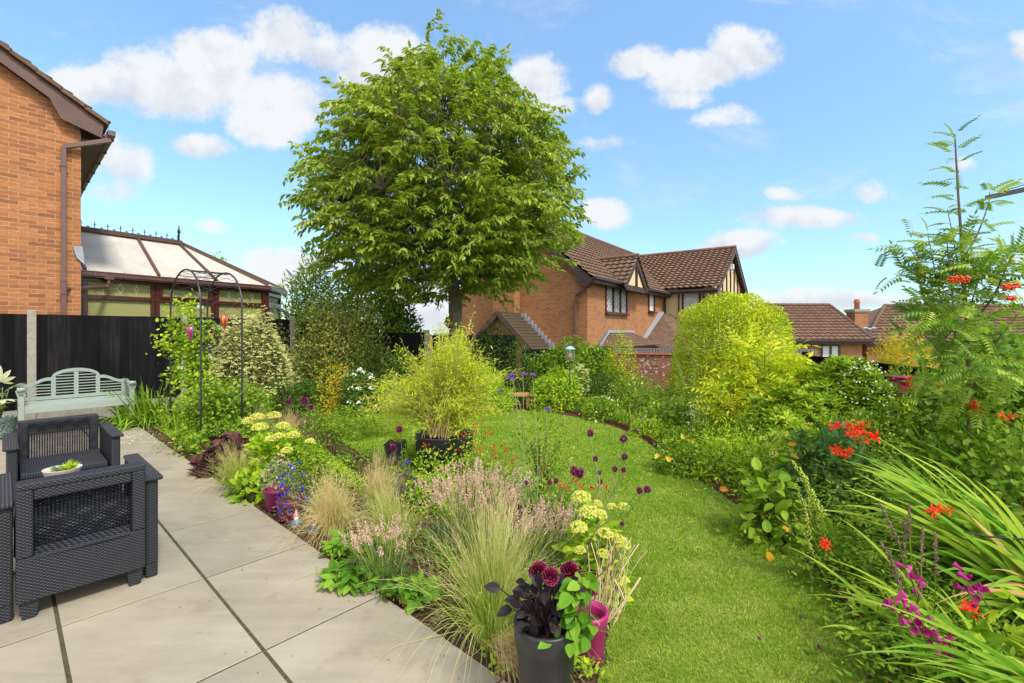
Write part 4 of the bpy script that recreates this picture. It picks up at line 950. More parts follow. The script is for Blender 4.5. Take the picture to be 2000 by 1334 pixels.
def armchair(label, loc, rot):
    t = thing('rattan_armchair', label, 'armchair', tuple(loc), rot, local=True, group='rattan effect armchairs around the low table')
    hw = .25
    # back (outer face at y=0, leaning slightly)
    mb = MB()
    y0, y1 = 0, .10
    mb.box((0, .05, .655), (.5, .10, .035)); mb.box((-hw+.03, .05, .475), (.06, .10, .33)); mb.box((hw-.03, .05, .475), (.06, .10, .33))
    mb.box((0, .05, .20), (.5, .10, .22))
    mb.prism([(-hw+.06, 0, .31), (-hw+.06, .07, .335), (-hw+.06, .07, .30), (-hw+.06, 0, .28)], (2*hw-.12, 0, 0))
    mb.box((0, .05, .612), (.38, .09, .055))
    bk = mb.build('backrest', M_WICK, t); bevel(bk, .008, 2)
    V, Fq = lattice(-hw+.002, hw-.002, .345, .668, .092, 32, 36, bx=.52, bz=.48, th=.006)
    mk('woven_panel', V, Fq, M_WICK, bk, org=A3(0, 0, 0))
    mb = MB(); mb.box((0, .42, .30), (.5, .66, .05)); mb.box((0, .72, .19), (.5, .04, .2)); bevel(mb.build('seat', M_WICK, t), .006)
    mb = MB(); mb.box((0, .40, .345), (.49, .60, .04)); bevel(mb.build('seat_top', M_GROOVE, t), .008)
    for sx in (-1, 1):
        mb = MB(); mb.box((sx*(hw+.037), .40, .32), (.058, .70, .48)); mb.box((sx*(hw+.037), .10, .045), (.058, .09, .09)); mb.box((sx*(hw+.037), .70, .045), (.058, .09, .09))
        a = mb.build('arm', M_WICK, t); bevel(a, .01, 2)
        mb = MB(); mb.box((sx*(hw+.045), .40, .572), (.082, .74, .026)); o = mk('armrest', np.concatenate(mb.v), mb.f, M_GROOVE, a, org=A3(0, 0, 0)); bevel(o, .01, 3)
    for sx in (-1, 1):
        for y in (.05, .72):
            mb = MB(); mb.prism([(sx*(hw-.045)-.035, y-.03, .09), (sx*(hw-.045)+.035, y-.03, .09), (sx*(hw-.045)+.025, y-.03, 0), (sx*(hw-.045)-.025, y-.03, 0)], (0, .06, 0)); mb.build('leg', M_WICK, t)
    return t
armchair('charcoal rattan armchair nearest the camera, seen from behind', LAB(.18, -.49, .012), ROT)
armchair('charcoal rattan armchair facing the camera, in front of the sage bench', LAB(2.57, -.45, .012), ROT+pi)
def table():
    t = thing('coffee_table', 'low charcoal rattan table hidden behind the near armchair, holding the succulent bowl', 'table', tuple(LAB(1.22, -.47, .012)), ROT, local=True)
    mb = MB(); mb.box((0, 0, .40), (.46, .42, .035)); bevel(mb.build('tabletop', M_GROOVE, t), .01)
    mb = MB(); mb.box((0, 0, .35), (.42, .38, .06)); bevel(mb.build('apron', M_WICK, t), .006)
    for sx in (-1, 1):
        for sy in (-1, 1): MB().box((sx*.18, sy*.16, .16), (.05, .05, .32)).build('leg', M_WICK, t)
table()
# armchair at the left edge (its arm and front edge show)
# succulent bowl
bc = at(122, 927, 3.10); bc[2] = .47
o = MB().lathe([(.0, .0), (.05, .0), (.085, .02), (.098, .062), (.10, .066), (.092, .064), (.088, .05), (0, .045)], (bc[0], bc[1], .452), 24).build('succulent_bowl', M_CERAM, None, True); setp(o, 'shallow cream ceramic bowl on the rattan table', 'bowl')

# garden stool
def stool():
    c = gp(1008, 797); t = thing('wooden_stool', 'small honey coloured wooden bench at the far edge of the lawn', 'stool', tuple(c), .03, local=True)
    mb = MB(); mb.box((0, -.06, .255), (.64, .045, .06)); mb.box((0, .06, .262), (.62, .1, .035)); bevel(mb.build('seat', M_WOODY, t), .006)
    for sx in (-1, 1):
        for y in (-.035, .07): MB().box((sx*.22, y, .12), (.06, .045, .24)).build('leg', M_WOODY, t)
stool()
# arch
def arch():
    a = gp(392, 878); b = gp(333, 843); c = gp(405, 833); a[2] = b[2] = c[2] = 0
    dd = c-b; w = a-b; t = thing('garden_arch', 'slim black metal rose arch over the bed, with lattice top', 'arch', tuple(b))
    zs, zt_ = 1.72, 2.25
    def hoop(o):
        pts = [b+o, b+o+A3(0, 0, .6), b+o+A3(0, 0, 1.2)]
        for k in range(0, 17):
            ph = k/16*pi; pts.append(b+o+w*(.5-.5*cos(ph))+A3(0, 0, zs+(zt_-zs)*sin(ph)**.85))
        pts += [a+o+A3(0, 0, 1.2), a+o+A3(0, 0, .6), a+o]
        MB().tube(pts, .0115, 8).build('hoop', M_BLKMET, t, True)
    hoop(A3(0, 0, 0)); hoop(dd)
    for side in (a, b):
        for z in (.2, 1.2, 1.52): MB().tube([side+A3(0, 0, z), side+dd+A3(0, 0, z)], .008, 6).build('rung', M_BLKMET, t, True)
    arc = lambda f, o: b+o+w*(.5-.5*cos(f*pi))+A3(0, 0, zs+(zt_-zs)*sin(f*pi)**.85)
    for f in (.35, .5, .65): MB().tube([arc(f, 0*dd), arc(f, dd)], .006, 6).build('rung', M_BLKMET, t, True)
    mb = MB(); k = 14
    for i in range(k):
        f0, f1 = i/k*.96+.02, (i+1)/k*.96+.02
        mb.tube([arc(f0, 0*dd), arc(f1, dd*.5), arc(f0, dd)], .0025, 4); mb.tube([arc(f1, 0*dd), arc(f0, dd*.5), arc(f1, dd)], .0025, 4)
    for side in (a, b):
        for z in np.arange(1.2, 1.7, .16):
            mb.tube([side+A3(0, 0, z), side+dd*.5+A3(0, 0, z+.16), side+dd+A3(0, 0, z)], .0025, 4); mb.tube([side+A3(0, 0, z+.16), side+dd*.5+A3(0, 0, z), side+dd+A3(0, 0, z+.16)], .0025, 4)
    mb.build('lattice_wire', M_BLKMET, t)
    return a, b, c, dd, w
AR = arch()
# glass balloon ornaments hanging from the arch
def balloon(label, px, py, Y, cols):
    c = at(px, py, Y); t = thing('balloon_ornament', label, 'ornament', tuple(c), group='hanging glass balloons on the arch')
    n = 12
    for k in range(n):
        mb = MB(); prof = [(.003, -.115), (.018, -.09), (.042, -.02), (.052, .03), (.043, .07), (.024, .088), (.003, .094)]
        a0, a1 = k*2*pi/n, (k+1)*2*pi/n; V = []; Fc = []
        for r, z in prof:
            for q in np.linspace(a0, a1, 4): V.append((c[0]+r*cos(q), c[1]+r*sin(q), c[2]+z))
        for i in range(len(prof)-1):
            for j in range(3): Fc.append((i*4+j, i*4+j+1, i*4+5+j, i*4+4+j))
        mb.add(V, Fc); mb.build('gore', plain('glass_'+str(cols[k % len(cols)]), cols[k % len(cols)], scale=4, rough=.12, spec=.8, bmp=0), t, True)
    MB().tube([c+A3(0, 0, .09), c+A3(0, 0, .22)], .002, 4).build('hanger', M_BLKMET, t)
balloon('glass balloon ornament with red, purple and green gores, hanging left', 373, 650, 6.2, [(.45, .02, .03), (.20, .03, .20), (.45, .02, .03), (.02, .22, .20)])
balloon('glass balloon ornament with red and orange gores, hanging right', 438, 628, 6.5, [(.45, .01, .03), (.60, .20, .02)])
# bird feeder
def feeder():
    Yf = 8.3; c = at(1113, 690, Yf); t = thing('bird_feeder', 'caged seed feeder with pale blue roof on a thin pole', 'bird feeder', (c[0], c[1], 0))
    MB().tube([A3(c[0], c[1], 0), A3(c[0], c[1], c[2]-.1)], .009, 6).build('pole', M_BLKMET, t)
    MB().lathe([(.10, .075), (.095, .085), (.035, .125), (0, .13)], c, 20).build('roof', plain('pale_blue_metal', (.28, .42, .47), (.24, .37, .42), scale=5, rough=.4), t, True)
    mb = MB()
    for k in range(14):
        a = k/14*2*pi; p = c+A3(.085*cos(a), .085*sin(a), 0); mb.tube([p-A3(0, 0, .12), p+A3(0, 0, .08)], .0025, 4)
    for z in (-.12, -.06, 0, .06):
        mb.tube([c+A3(.085*cos(a), .085*sin(a), z) for a in np.linspace(0, 2*pi, 17)], .0025, 4)
    mb.build('cage', plain('grey_wire', (.25, .27, .26)), t)
    MB().lathe([(0, -.12), (.04, -.12), (.04, .02), (0, .03)], c, 12).build('seed_tube', plain('peanut', (.42, .28, .2), (.25, .15, .1), scale=60), t, True)
    MB().tube([c+A3(0, 0, .13), c+A3(0, 0, .19)], .008, 6).build('finial', M_BLKMET, t)
feeder()
# pots
def pot(label, c, r1, r0, h, mat, rim=.03, rimw=.006, name='plant_pot', group=None, soil=True):
    t = thing(name, label, 'plant pot', tuple(c), group=group); x, y, z = c
    MB().lathe([(0, 0), (r0, 0), (r0+.003, .01), (r1*.955, h-rim), (r1+rimw-.008, h-rim+.002), (r1+rimw, h-.006), (r1+rimw-.004, h), (r1-.012, h), (r1-.016, h-.03), (r0*.9, .03)], c, 40).build('body', mat, t, True)
    if soil: MB().lathe([(0, h-.045), (r1*.5, h-.035), (r1-.018, h-.05)], c, 24).build('compost', M_SOIL, t, True)
    return t
pc = gp(868, 922); PB = pc
t = thing('plant_pot', 'large round charcoal planter on the lawn holding the yellow willow leaved bush', 'plant pot', tuple(pc))
MB().lathe([(0, 0), (.20, 0), (.21, .02), (.225, .20), (.265, .205), (.285, .215), (.295, .39), (.30, .40), (.285, .40), (.275, .34)], pc, 48).build('body', M_POTBLK, t, True)
MB().lathe([(0, .36), (.277, .345)], pc, 24).build('compost', M_SOIL, t, True)
# square ribbed planter
c = gp(773, 908); t = thing('square_planter', 'square charcoal planter with ribbed rim beside the round planter', 'plant pot', tuple(c)); SQ = c
mb = MB()
def frus(z0, z1, a, b):
    P = [A3(c[0]+sx*a, c[1]+sy*a, z0) for sx, sy in ((-1, -1), (1, -1), (1, 1), (-1, 1))]+[A3(c[0]+sx*b, c[1]+sy*b, z1) for sx, sy in ((-1, -1), (1, -1), (1, 1), (-1, 1))]
    mb.add(P, BOXF)
frus(0, .17, .075, .09); [frus(.172+.027*k, .19+.027*k, .097+.002*k, .098+.002*k) for k in range(3)]; [frus(.19+.027*k, .199+.027*k, .09, .091) for k in range(3)]
mb.build('body', M_POTBLK, t)
# foreground pots
def rimpot(label, c, r1, r0, h, band, mat):
    t = thing('plant_pot', label, 'plant pot', tuple(c))
    MB().lathe([(0, 0), (r0, 0), (r0+.004, .008), (r1*.90, h-band), (r1*.955, h-band+.004), (r1*.99, h-.012), (r1, h-.004), (r1-.003, h), (r1-.014, h), (r1-.018, h-.03), (r0, .03)], c, 64).build('body', mat, t, True)
    MB().lathe([(0, h-.05), (r1*.5, h-.04), (r1-.02, h-.055)], c, 24).build('compost', M_SOIL, t, True)
    return t
POT1 = A3(.162, 1.62, 0); POT1 = at(1066, 1215, 1.68); POT1[2] = .015
rimpot('round charcoal pot of dark leaved dahlia in the foreground', POT1, .118, .085, .37, .085, M_POTBLK)
POT2 = at(1152, 1190, 2.02); POT2[2] = .0
rimpot('magenta pot tucked behind the charcoal dahlia pot', POT2, .082, .052, .215, .05, M_POTMAG)
for lab, px, py, Yp in (('burgundy round pot, left one of the pair by the slabs', 540, 952, 3.72), ('burgundy round pot of blue lobelia, right one of the pair', 567, 965, 3.52)):
    c = at(px, py, Yp); c[2] = .01
    rimpot(lab, c, .10, .075, .165 if 'left' in lab else .15, .032, plain('burgundy_plastic_pot', (.20, .012, .07), (.15, .01, .055), scale=6, rough=.4, spec=.4, bmp=0))
# turquoise glazed pot at left edge
def mk_glaze():
    m, t, b = mat_base('turquoise_glaze', .25, .6); v = mapping(t, (1, 1, 1)); vo = t.nodes.new('ShaderNodeTexVoronoi'); vo.inputs['Scale'].default_value = 26; vo.feature = 'DISTANCE_TO_EDGE'; t.links.new(v, vo.inputs['Vector'])
    t.links.new(ramp(t, vo.outputs['Distance'], [(.02, (.03, .07, .06)), (.10, (.22, .34, .31)), (.5, (.36, .46, .42))]), b.inputs['Base Color']); return m
c = at(2, 845, 6.15); c[2] = .03; GL = c
pot('turquoise crackle glazed pot at the left edge of the patio', c, .17, .12, .27, mk_glaze(), .03, .012)
# wall pot on the right fence
WP = at(1757, 748, 4.9)
t = thing('wall_planter', 'magenta fluted planter fixed to the black fence on the right', 'plant pot', tuple(WP))
MB().lathe([(0, -.11), (.065, -.11), (.06, -.095), (.062, -.06), (.085, .03), (.115, .06), (.12, .075), (.10, .07), (0, .05)], WP, 24).build('body', M_POTMAG, t, True)
MB().tube([WP+A3(.1, .0, -.02), WP+A3(.75, .1, -.02)], .01, 6).build('bracket', plain('grey_bracket', (.3, .3, .3)), t)
MB().tube([WP+A3(-.28, 0, .0), WP+A3(.0, .02, -.015)], .006, 6).build('arm', plain('grey_bracket', (.3, .3, .3)), t)
# gnomes lying/sitting on the mulch
def gnome(label, px, py, rot, coat, hat, tilt):
    c = gp(px, py); c[2] = .02; t = thing('garden_gnome', label, 'gnome', tuple(c), rot, local=True, group='small garden gnomes on the mulch'); t.scale = (.8, .8, .72)
    R = np.array([[1, 0, 0], [0, cos(tilt), -sin(tilt)], [0, sin(tilt), cos(tilt)]])
    def L(prof, mat, name, par, off=(0, 0, 0), n=16):
        mb = MB().lathe(prof, off, n); V = np.concatenate(mb.v) @ R.T
        return mk(name, V, mb.f, mat, par, True, org=A3(0, 0, 0))
    pm = lambda nm, col: plain('gnome_'+nm, col, scale=20, rough=.35, spec=.5)
    body = L([(0, 0), (.035, 0), (.042, .015), (.038, .05), (.026, .075), (.018, .085), (0, .088)], pm('blue'+label[:4], coat), 'body', t)
    L([(0, .085), (.018, .083), (.024, .10), (.020, .116), (0, .122)], pm('skin', (.55, .30, .2)), 'head', t)
    L([(.026, .108), (.023, .12), (.012, .15), (.002, .175)], pm('hat'+label[:4], hat), 'hat', t)
    L([(0, .06), (.016, .07), (.021, .092), (.010, .104), (0, .106)], pm('beard', (.6, .58, .52)), 'beard', t, off=(0, -.014, 0))
    for sx in (-1, 1):
        L([(0, 0), (.013, .002), (.015, .015), (.008, .028), (0, .03)], pm('boot', (.35, .12, .1)), 'boot', t, off=(sx*.02, -.035, 0), n=10)
        mb = MB().tube([(sx*.026, 0, .072), (sx*.042, -.012, .052), (sx*.03, -.034, .045), (sx*.018, -.042, .046)], [.009, .011, .009, .006], 8); mk('arm', np.concatenate(mb.v) @ R.T, mb.f, pm('blue'+label[:4], coat), t, True, org=A3(0, 0, 0))
gnome('gnome in bright blue coat with dusty pink hat', 579, 1036, .5, (.03, .13, .27), (.42, .17, .15), -.25)
gnome('gnome in grey blue coat with straw coloured hat', 612, 1050, -.2, (.05, .11, .15), (.55, .34, .14), -.35)
# metal arm entering top right (washing line arm)
p0 = at(1927, 386, 3.4); p1 = at(2030, 364, 3.0)
t = thing('clothes_line_arm', 'grey metal arm with a thin wire reaching in at the top right', 'clothes line', tuple(p1))
MB().bar(p0, p1, .022, .03).build('arm', plain('galvanised', (.22, .22, .21), (.16, .16, .155)), t)
MB().tube([p0, at(1975, 374, 3.3)+A3(0, 0, .02), p1+A3(0, 0, .04)], .003, 5).build('wire', M_BLKMET, t)
MB().bar(p1, A3(p1[0]+.12, p1[1]+.1, 0), .03, .03, up=(0, 1, 0)).build('pole', plain('galvanised', (.22, .22, .21)), t)
# plant support wires at right
o = MB().tube([at(1882, 1038, 2.05), at(1930, 1048, 2.0), at(2030, 1056, 1.9)], .004, 6).build('support_wire', M_BLKMET); setp(o, 'lower black support wire across the crocosmia leaves', 'wire', 'plant support wires')
o = MB().tube([at(1900, 1015, 2.3), at(1960, 1021, 2.25), at(2040, 1026, 2.2)], .004, 6).build('support_wire', M_BLKMET); setp(o, 'upper black support wire behind the crocosmia leaves', 'wire', 'plant support wires')
# ================================================================== PLANTS
def frames(D, Nn):
    D = unit(D); X = unit(np.cross(D, Nn)); Z = np.cross(X, D); return np.stack([X, D, Z], -1)
def scatter(T, P, D, Nn, S, rnd=None):
    tv, tf = T; n = len(P); S = np.broadcast_to(np.asarray(S, float), (n,)); R = frames(D, Nn)
    V = P[:, None]+np.einsum('nij,kj->nki', R, tv)*S[:, None, None]
    Fq = (tf[None]+(np.arange(n)*len(tv))[:, None, None]).reshape(-1, tf.shape[1])
    if rnd is None: rnd = rng.random(n)
    return V.reshape(-1, 3), Fq, np.repeat(rnd, len(tv)), np.tile(tv[:, 1], n)
def leaf_t(w=.45, ts=(.0, .3, .65, 1), ws=(.0, 1, .75, 0), fold=.10, bend=.15):
    """leaf along +y, unit length; triangles"""
    V = []; rows = []
    for t, q in zip(ts, ws):
        z = -bend*t*t
        if q < .01: rows.append([len(V)]); V.append((0, t, z))
        else: rows.append([len(V), len(V)+1, len(V)+2]); V += [(-w/2*q, t-.02, z+fold*w*q), (0, t, z), (w/2*q, t-.02, z+fold*w*q)]
    T = []
    for a, b in zip(rows[:-1], rows[1:]):
        if len(a) == 1 and len(b) == 3: T += [(a[0], b[1], b[0]), (a[0], b[2], b[1])]
        elif len(a) == 3 and len(b) == 3:
            for i in (0, 1): T += [(a[i], a[i+1], b[i+1]), (a[i], b[i+1], b[i])]
        else: T += [(a[0], a[1], b[0]), (a[1], a[2], b[0])]
    return np.array(V, float), np.array(T)
OVAL = leaf_t(.55, (0, .45, 1), (0, 1, 0)); ROUND = leaf_t(.75, (0, .25, .7, 1), (0, .85, .9, 0)); LANCE = leaf_t(.28, (0, .4, 1), (0, 1, 0), bend=.25); NARROW = leaf_t(.14, (0, .5, 1), (0, 1, 0), bend=.2)
CHERRY = leaf_t(.40, (0, .25, .6, 1), (0, .85, .9, 0), fold=.22, bend=.30)
BIG = leaf_t(.62, (0, .1, .3, .5, .7, .88, 1), (0, .6, .97, 1, .78, .42, 0), fold=.12, bend=.18)
def serr(T, amp=.05):
    return T
def compound(leaf, offs):
    """merge leaf copies: offs = list of (pos, angle(deg, in xy plane), scale, droop)"""
    V = []; Fq = []; o = 0
    for (p, a, s, dr) in offs:
        v = leaf[0]*s; c, s_ = cos(R_(a)), sin(R_(a)); x = v[:, 0]*c+v[:, 1]*s_; y = -v[:, 0]*s_+v[:, 1]*c; z = v[:, 2]-dr*(v[:, 1])
        V.append(np.stack([x, y, z], 1)+np.array(p)); Fq.append(leaf[1]+o); o += len(v)
    return np.concatenate(V), np.concatenate(Fq)
def pinnate(pairs=6, lw=.34, ll=.30, arch=.25, L0=.22):
    lf = leaf_t(lw, (0, .4, 1), (0, 1, 0), bend=.2); offs = []
    for i in range(pairs):
        t = L0+(1-L0)*i/pairs; z = -arch*t*t
        for sg in (-1, 1): offs.append(((0, t, z), sg*68, ll*(1-.25*t), .25))
    offs.append(((0, 1, -arch), 0, ll*.8, .4))
    V, T = compound(lf, offs)
    # rachis
    n = len(V); rv = [(sx*.008, t, -arch*t*t) for t in (0, .35, .7, 1) for sx in (-1, 1)]
    rt = []
    for k in range(3): a = n+2*k; rt += [(a, a+1, a+3), (a, a+3, a+2)]
    return np.concatenate([V, np.array(rv)]), np.concatenate([T, np.array(rt)])
PINN = pinnate(7, .40, .30, .45); PINN5 = pinnate(4, .42, .38, .25)
TRIF = compound(BIG, [((0, .25, 0), 0, .75, .15), ((-.02, .2, 0), -75, .68, .2), ((.02, .2, 0), 75, .68, .2)])
def rosette(n=7, leaf=LANCE, el=25):
    offs = []; V = []; Fq = []; o = 0
    for i in range(n):
        a = i*2*pi/n+.3*(i % 2); e = R_(el+(i % 2)*18)
        v = leaf[0]; x = v[:, 0]; y = v[:, 1]*cos(e)-v[:, 2]*sin(e); z = v[:, 1]*sin(e)+v[:, 2]*cos(e)
        V.append(np.stack([x*cos(a)+y*sin(a), -x*sin(a)+y*cos(a), z], 1)); Fq.append(leaf[1]+o); o += len(v)
    V = np.concatenate(V); return V[:, [0, 2, 1]]*np.array([1, 1, -1]), np.concatenate(Fq)
WHORL = rosette(8, leaf_t(.30, (0, .5, 1), (0, 1, 0), bend=.12), 22)
STARF = rosette(5, leaf_t(.7, (0, .55, 1), (0, 1, .0), bend=-.1), 30)      # five petal floret
FLO4 = (np.array([(0, 0, 0), (-.5, .1, .0), (0, .2, -.5), (.5, .1, 0), (0, .2, .5)], float), np.array([(0, 1, 2), (0, 2, 3), (0, 3, 4), (0, 4, 1)]))
def OCT():
    V = np.array([(1, 0, 0), (-1, 0, 0), (0, 1, 0), (0, -1, 0), (0, 0, 1), (0, 0, -1)], float)*.5
    return V, np.array([(0, 2, 4), (2, 1, 4), (1, 3, 4), (3, 0, 4), (2, 0, 5), (1, 2, 5), (3, 1, 5), (0, 3, 5)])
OCTA = OCT()
def rdir(n): return unit(rng.normal(size=(n, 3)))
def blob(c, r, n, shell=.3, K=26, amp=.22, dome=True, fill=.25, sq=1.0):
    """points + outward normals on a lumpy ellipsoid/dome; c centre (ground centre if dome)"""
    c = np.asarray(c, float); r = np.asarray(r, float)
    U = rdir(n)
    if dome: U[:, 2] = np.abs(U[:, 2])*1.15-.12
    U = unit(U)
    K_ = rdir(K)
    if dome: K_[:, 2] = np.abs(K_[:, 2])
    w = (1-np.clip((U @ K_.T), -1, 1)); b = np.exp(-w/.035).max(1); a_ = amp*(b-.4)
    q = np.where(rng.random(n) < fill, rng.random(n)**.5*.85, 1-shell*rng.random(n)**1.6)
    if sq != 1: # boxier profile
        m = np.maximum(np.abs(U[:, 2]), np.hypot(U[:, 0], U[:, 1])); s_ = (1/m)**sq
    else: s_ = 1
    rad = q*(1+a_)*s_
    P = c+U*rad[:, None]*r; Nn = unit(U/r*r.min()); P[:, 2] = np.maximum(P[:, 2], .01)
    return P, Nn, U
def tubes(paths, radii, sides=4):
    """paths (n,m,3), radii (n,m) -> quads"""
    paths = np.asarray(paths, float); n, m, _ = paths.shape; radii = np.broadcast_to(np.asarray(radii, float), (n, m))
    T = unit(np.gradient(paths, axis=1)); ref = np.where(np.abs(T[..., 2:3]) < .9, A3(0, 0, 1), A3(1, 0, 0)); x = unit(np.cross(T, ref)); y = np.cross(T, x)
    a = np.arange(sides)*2*pi/sides
    V = paths[:, :, None]+radii[:, :, None, None]*(np.cos(a)[:, None]*x[:, :, None]+np.sin(a)[:, None]*y[:, :, None])
    i, j = np.meshgrid(np.arange(m-1), np.arange(sides), indexing='ij'); j2 = (j+1) % sides
    q = np.stack([i*sides+j, i*sides+j2, (i+1)*sides+j2, (i+1)*sides+j], -1).reshape(1, -1, 4)+(np.arange(n)*m*sides)[:, None, None]
    return V.reshape(-1, 3), q.reshape(-1, 4), np.repeat(rng.random(n), m*sides), np.tile(np.repeat(np.linspace(0, 1, m), sides), n)
def stems(c, r, n, h0=.0, spread=.15, rad=.006, m=5, up=True):
    c = np.asarray(c, float); r = np.asarray(r, float); U = rdir(n); U[:, 2] = np.abs(U[:, 2])*.8+.2; E = c+U*r*.93
    b = c+np.column_stack([rng.normal(size=(n, 2))*spread*np.minimum(r[0], r[1]), np.zeros(n)]); t = np.linspace(0, 1, m)[None, :, None]
    mid = b[:, None]*(1-t)+E[:, None]*t; mid[:, :, 2] += (np.sin(t[..., 0]*pi)*r[2]*.12); mid[:, :, :2] -= ((E-b)[:, None, :2]*np.sin(t*pi)*.15)
    mid[:, 1:-1] += rng.normal(size=(n, m-2, 3))*.015
    return mid, rad*(1-.75*t[..., 0])*np.ones((n, 1))
G = dict(
 mid=leafmat('leaf_mid_green', (0.074, 0.167, 0.011), (0.168, 0.287, 0.018), (0.334, 0.431, 0.039)),
 dark=leafmat('leaf_dark_green', (0.040, 0.084, 0.013), (0.077, 0.150, 0.018), (0.164, 0.243, 0.039)),
 deep=leafmat('leaf_deep_green', (0.024, 0.056, 0.017), (0.051, 0.102, 0.023), (0.102, 0.158, 0.036)),
 bright=leafmat('leaf_bright_green', (0.150, 0.286, 0.012), (0.283, 0.443, 0.021), (0.516, 0.572, 0.041)),
 lime=leafmat('leaf_lime', (.20, .29, .012), (.38, .43, .018), (.56, .52, .045)),
 privet=leafmat('leaf_privet', (.14, .25, .008), (.37, .45, .012), (.62, .60, .03)),
 lavleaf=leafmat('leaf_lavender', (.07, .13, .035), (.13, .20, .06), (.22, .28, .11)),
 whorl=leafmat('leaf_whorled', (.11, .21, .012), (.24, .37, .02), (.50, .54, .04)),
 sumac=leafmat('leaf_sumac', (.27, .39, .012), (.43, .49, .018), (.62, .59, .04)),
 greyg=leafmat('leaf_spire', (.14, .24, .07), (.24, .34, .12), (.34, .42, .20)),
 gold=leafmat('leaf_gold', (.30, .29, .012), (.52, .44, .02), (.60, .40, .04)),
 yellow=leafmat('leaf_bamboo_yellow', (.26, .36, .015), (.44, .52, .025), (.58, .56, .05)),
 cherry=leafmat('leaf_cherry', (.11, .19, .014), (.23, .33, .028), (.48, .51, .11), rough=.5, spec=.22),
 blue=leafmat('leaf_blue_green', (.05, .13, .035), (.10, .20, .05), (.18, .29, .09)),
 grey=leafmat('leaf_grey_green', (0.150, 0.210, 0.110), (0.240, 0.300, 0.190), (0.370, 0.420, 0.310)),
 olive=leafmat('leaf_olive_variegated', (0.109, 0.168, 0.028), (0.239, 0.281, 0.054), (0.653, 0.542, 0.199)),
 rowan=leafmat('leaf_rowan', (0.090, 0.198, 0.013), (0.179, 0.297, 0.027), (0.333, 0.418, 0.054), rough=.45),
 purple=leafmat('leaf_purple', (.05, .018, .022), (.10, .035, .04), (.17, .07, .065), trans=.15),
 black=leafmat('leaf_black', (.009, .007, .008), (.020, .015, .016), (.038, .028, .028), trans=.05, rough=.45),
 straw=leafmat('straw_grass', (.30, .33, .09), (.50, .43, .16), (.58, .40, .18), trans=.3, tip=((.72, .56, .33), .35, 1.0)),
 strawg=leafmat('straw_grass_green', (.13, .26, .02), (.32, .42, .05), (.52, .50, .14), trans=.3, tip=((.72, .60, .33), .55, 1.05)),
 dead=leafmat('dead_leaf', (.40, .22, .07), (.50, .30, .12), (.55, .38, .18)),
 strap=leafmat('leaf_strap', (.09, .23, .012), (.18, .32, .02), (.34, .44, .04)),
 orange=leafmat('leaf_orange', (.50, .18, .01), (.65, .32, .02), (.55, .40, .05)),
 cream=leafmat('flower_cream', (.50, .52, .18), (.68, .66, .32), (.72, .67, .46), trans=.2),
 white=leafmat('flower_white', (.70, .68, .62), (.80, .80, .76), trans=.2),
 limefl=leafmat('flower_lime', (.45, .50, .07), (.62, .62, .13), (.70, .66, .24), trans=.25),
 lav=leafmat('flower_faded_lavender', (.42, .25, .18), (.56, .37, .27), (.68, .50, .42), trans=.2),
 maroon=leafmat('flower_maroon', (.07, .006, .04), (.16, .012, .08), (.30, .04, .16), trans=.1),
 dahlia=leafmat('flower_dahlia', (.10, .004, .02), (.24, .008, .06), (.40, .02, .12), trans=.1, tip=((.75, .45, .55), .90, 1.12)),
 mag=leafmat('flower_magenta', (.28, .012, .14), (.40, .02, .20), (.50, .08, .26), trans=.2),
 red=leafmat('flower_red', (.62, .012, .008), (.80, .03, .012), (.85, .09, .02), trans=.2),
 redsm=leafmat('flower_small_red', (.50, .01, .015), (.70, .02, .02), trans=.2),
 violet=leafmat('flower_violet', (.14, .05, .28), (.24, .11, .40), (.36, .22, .48), trans=.2),
 blue_f=leafmat('flower_blue', (.02, .02, .40), (.04, .05, .60), trans=.1),
 salv=leafmat('flower_salvia_spent', (.16, .06, .09), (.23, .11, .12), (.22, .17, .10), trans=.1),
 yel=leafmat('flower_yellow', (.75, .50, .04), (.82, .62, .15), trans=.2),
 berry=leafmat('berry_red', (.60, .03, .008), (.75, .07, .01), trans=0, rough=.3, spec=.5),
 varieg=leafmat('leaf_variegated', (.10, .19, .07), (.33, .38, .20), (.62, .62, .42)))
G['straw_leaf'] = leafmat('leaf_strawberry', (.06, .16, .010), (.11, .25, .015), (.21, .36, .03))
def groundpt(px, Y): return A3((px-1000)/F*Y, Y, 0)
def geom(px, Y, w, ytop, dy=1.0, z0=0.0):
    return A3((px-1000)/F*Y, Y, z0), A3(w/F*Y, w/F*Y*dy, H-(ytop-V0)/F*Y-z0)
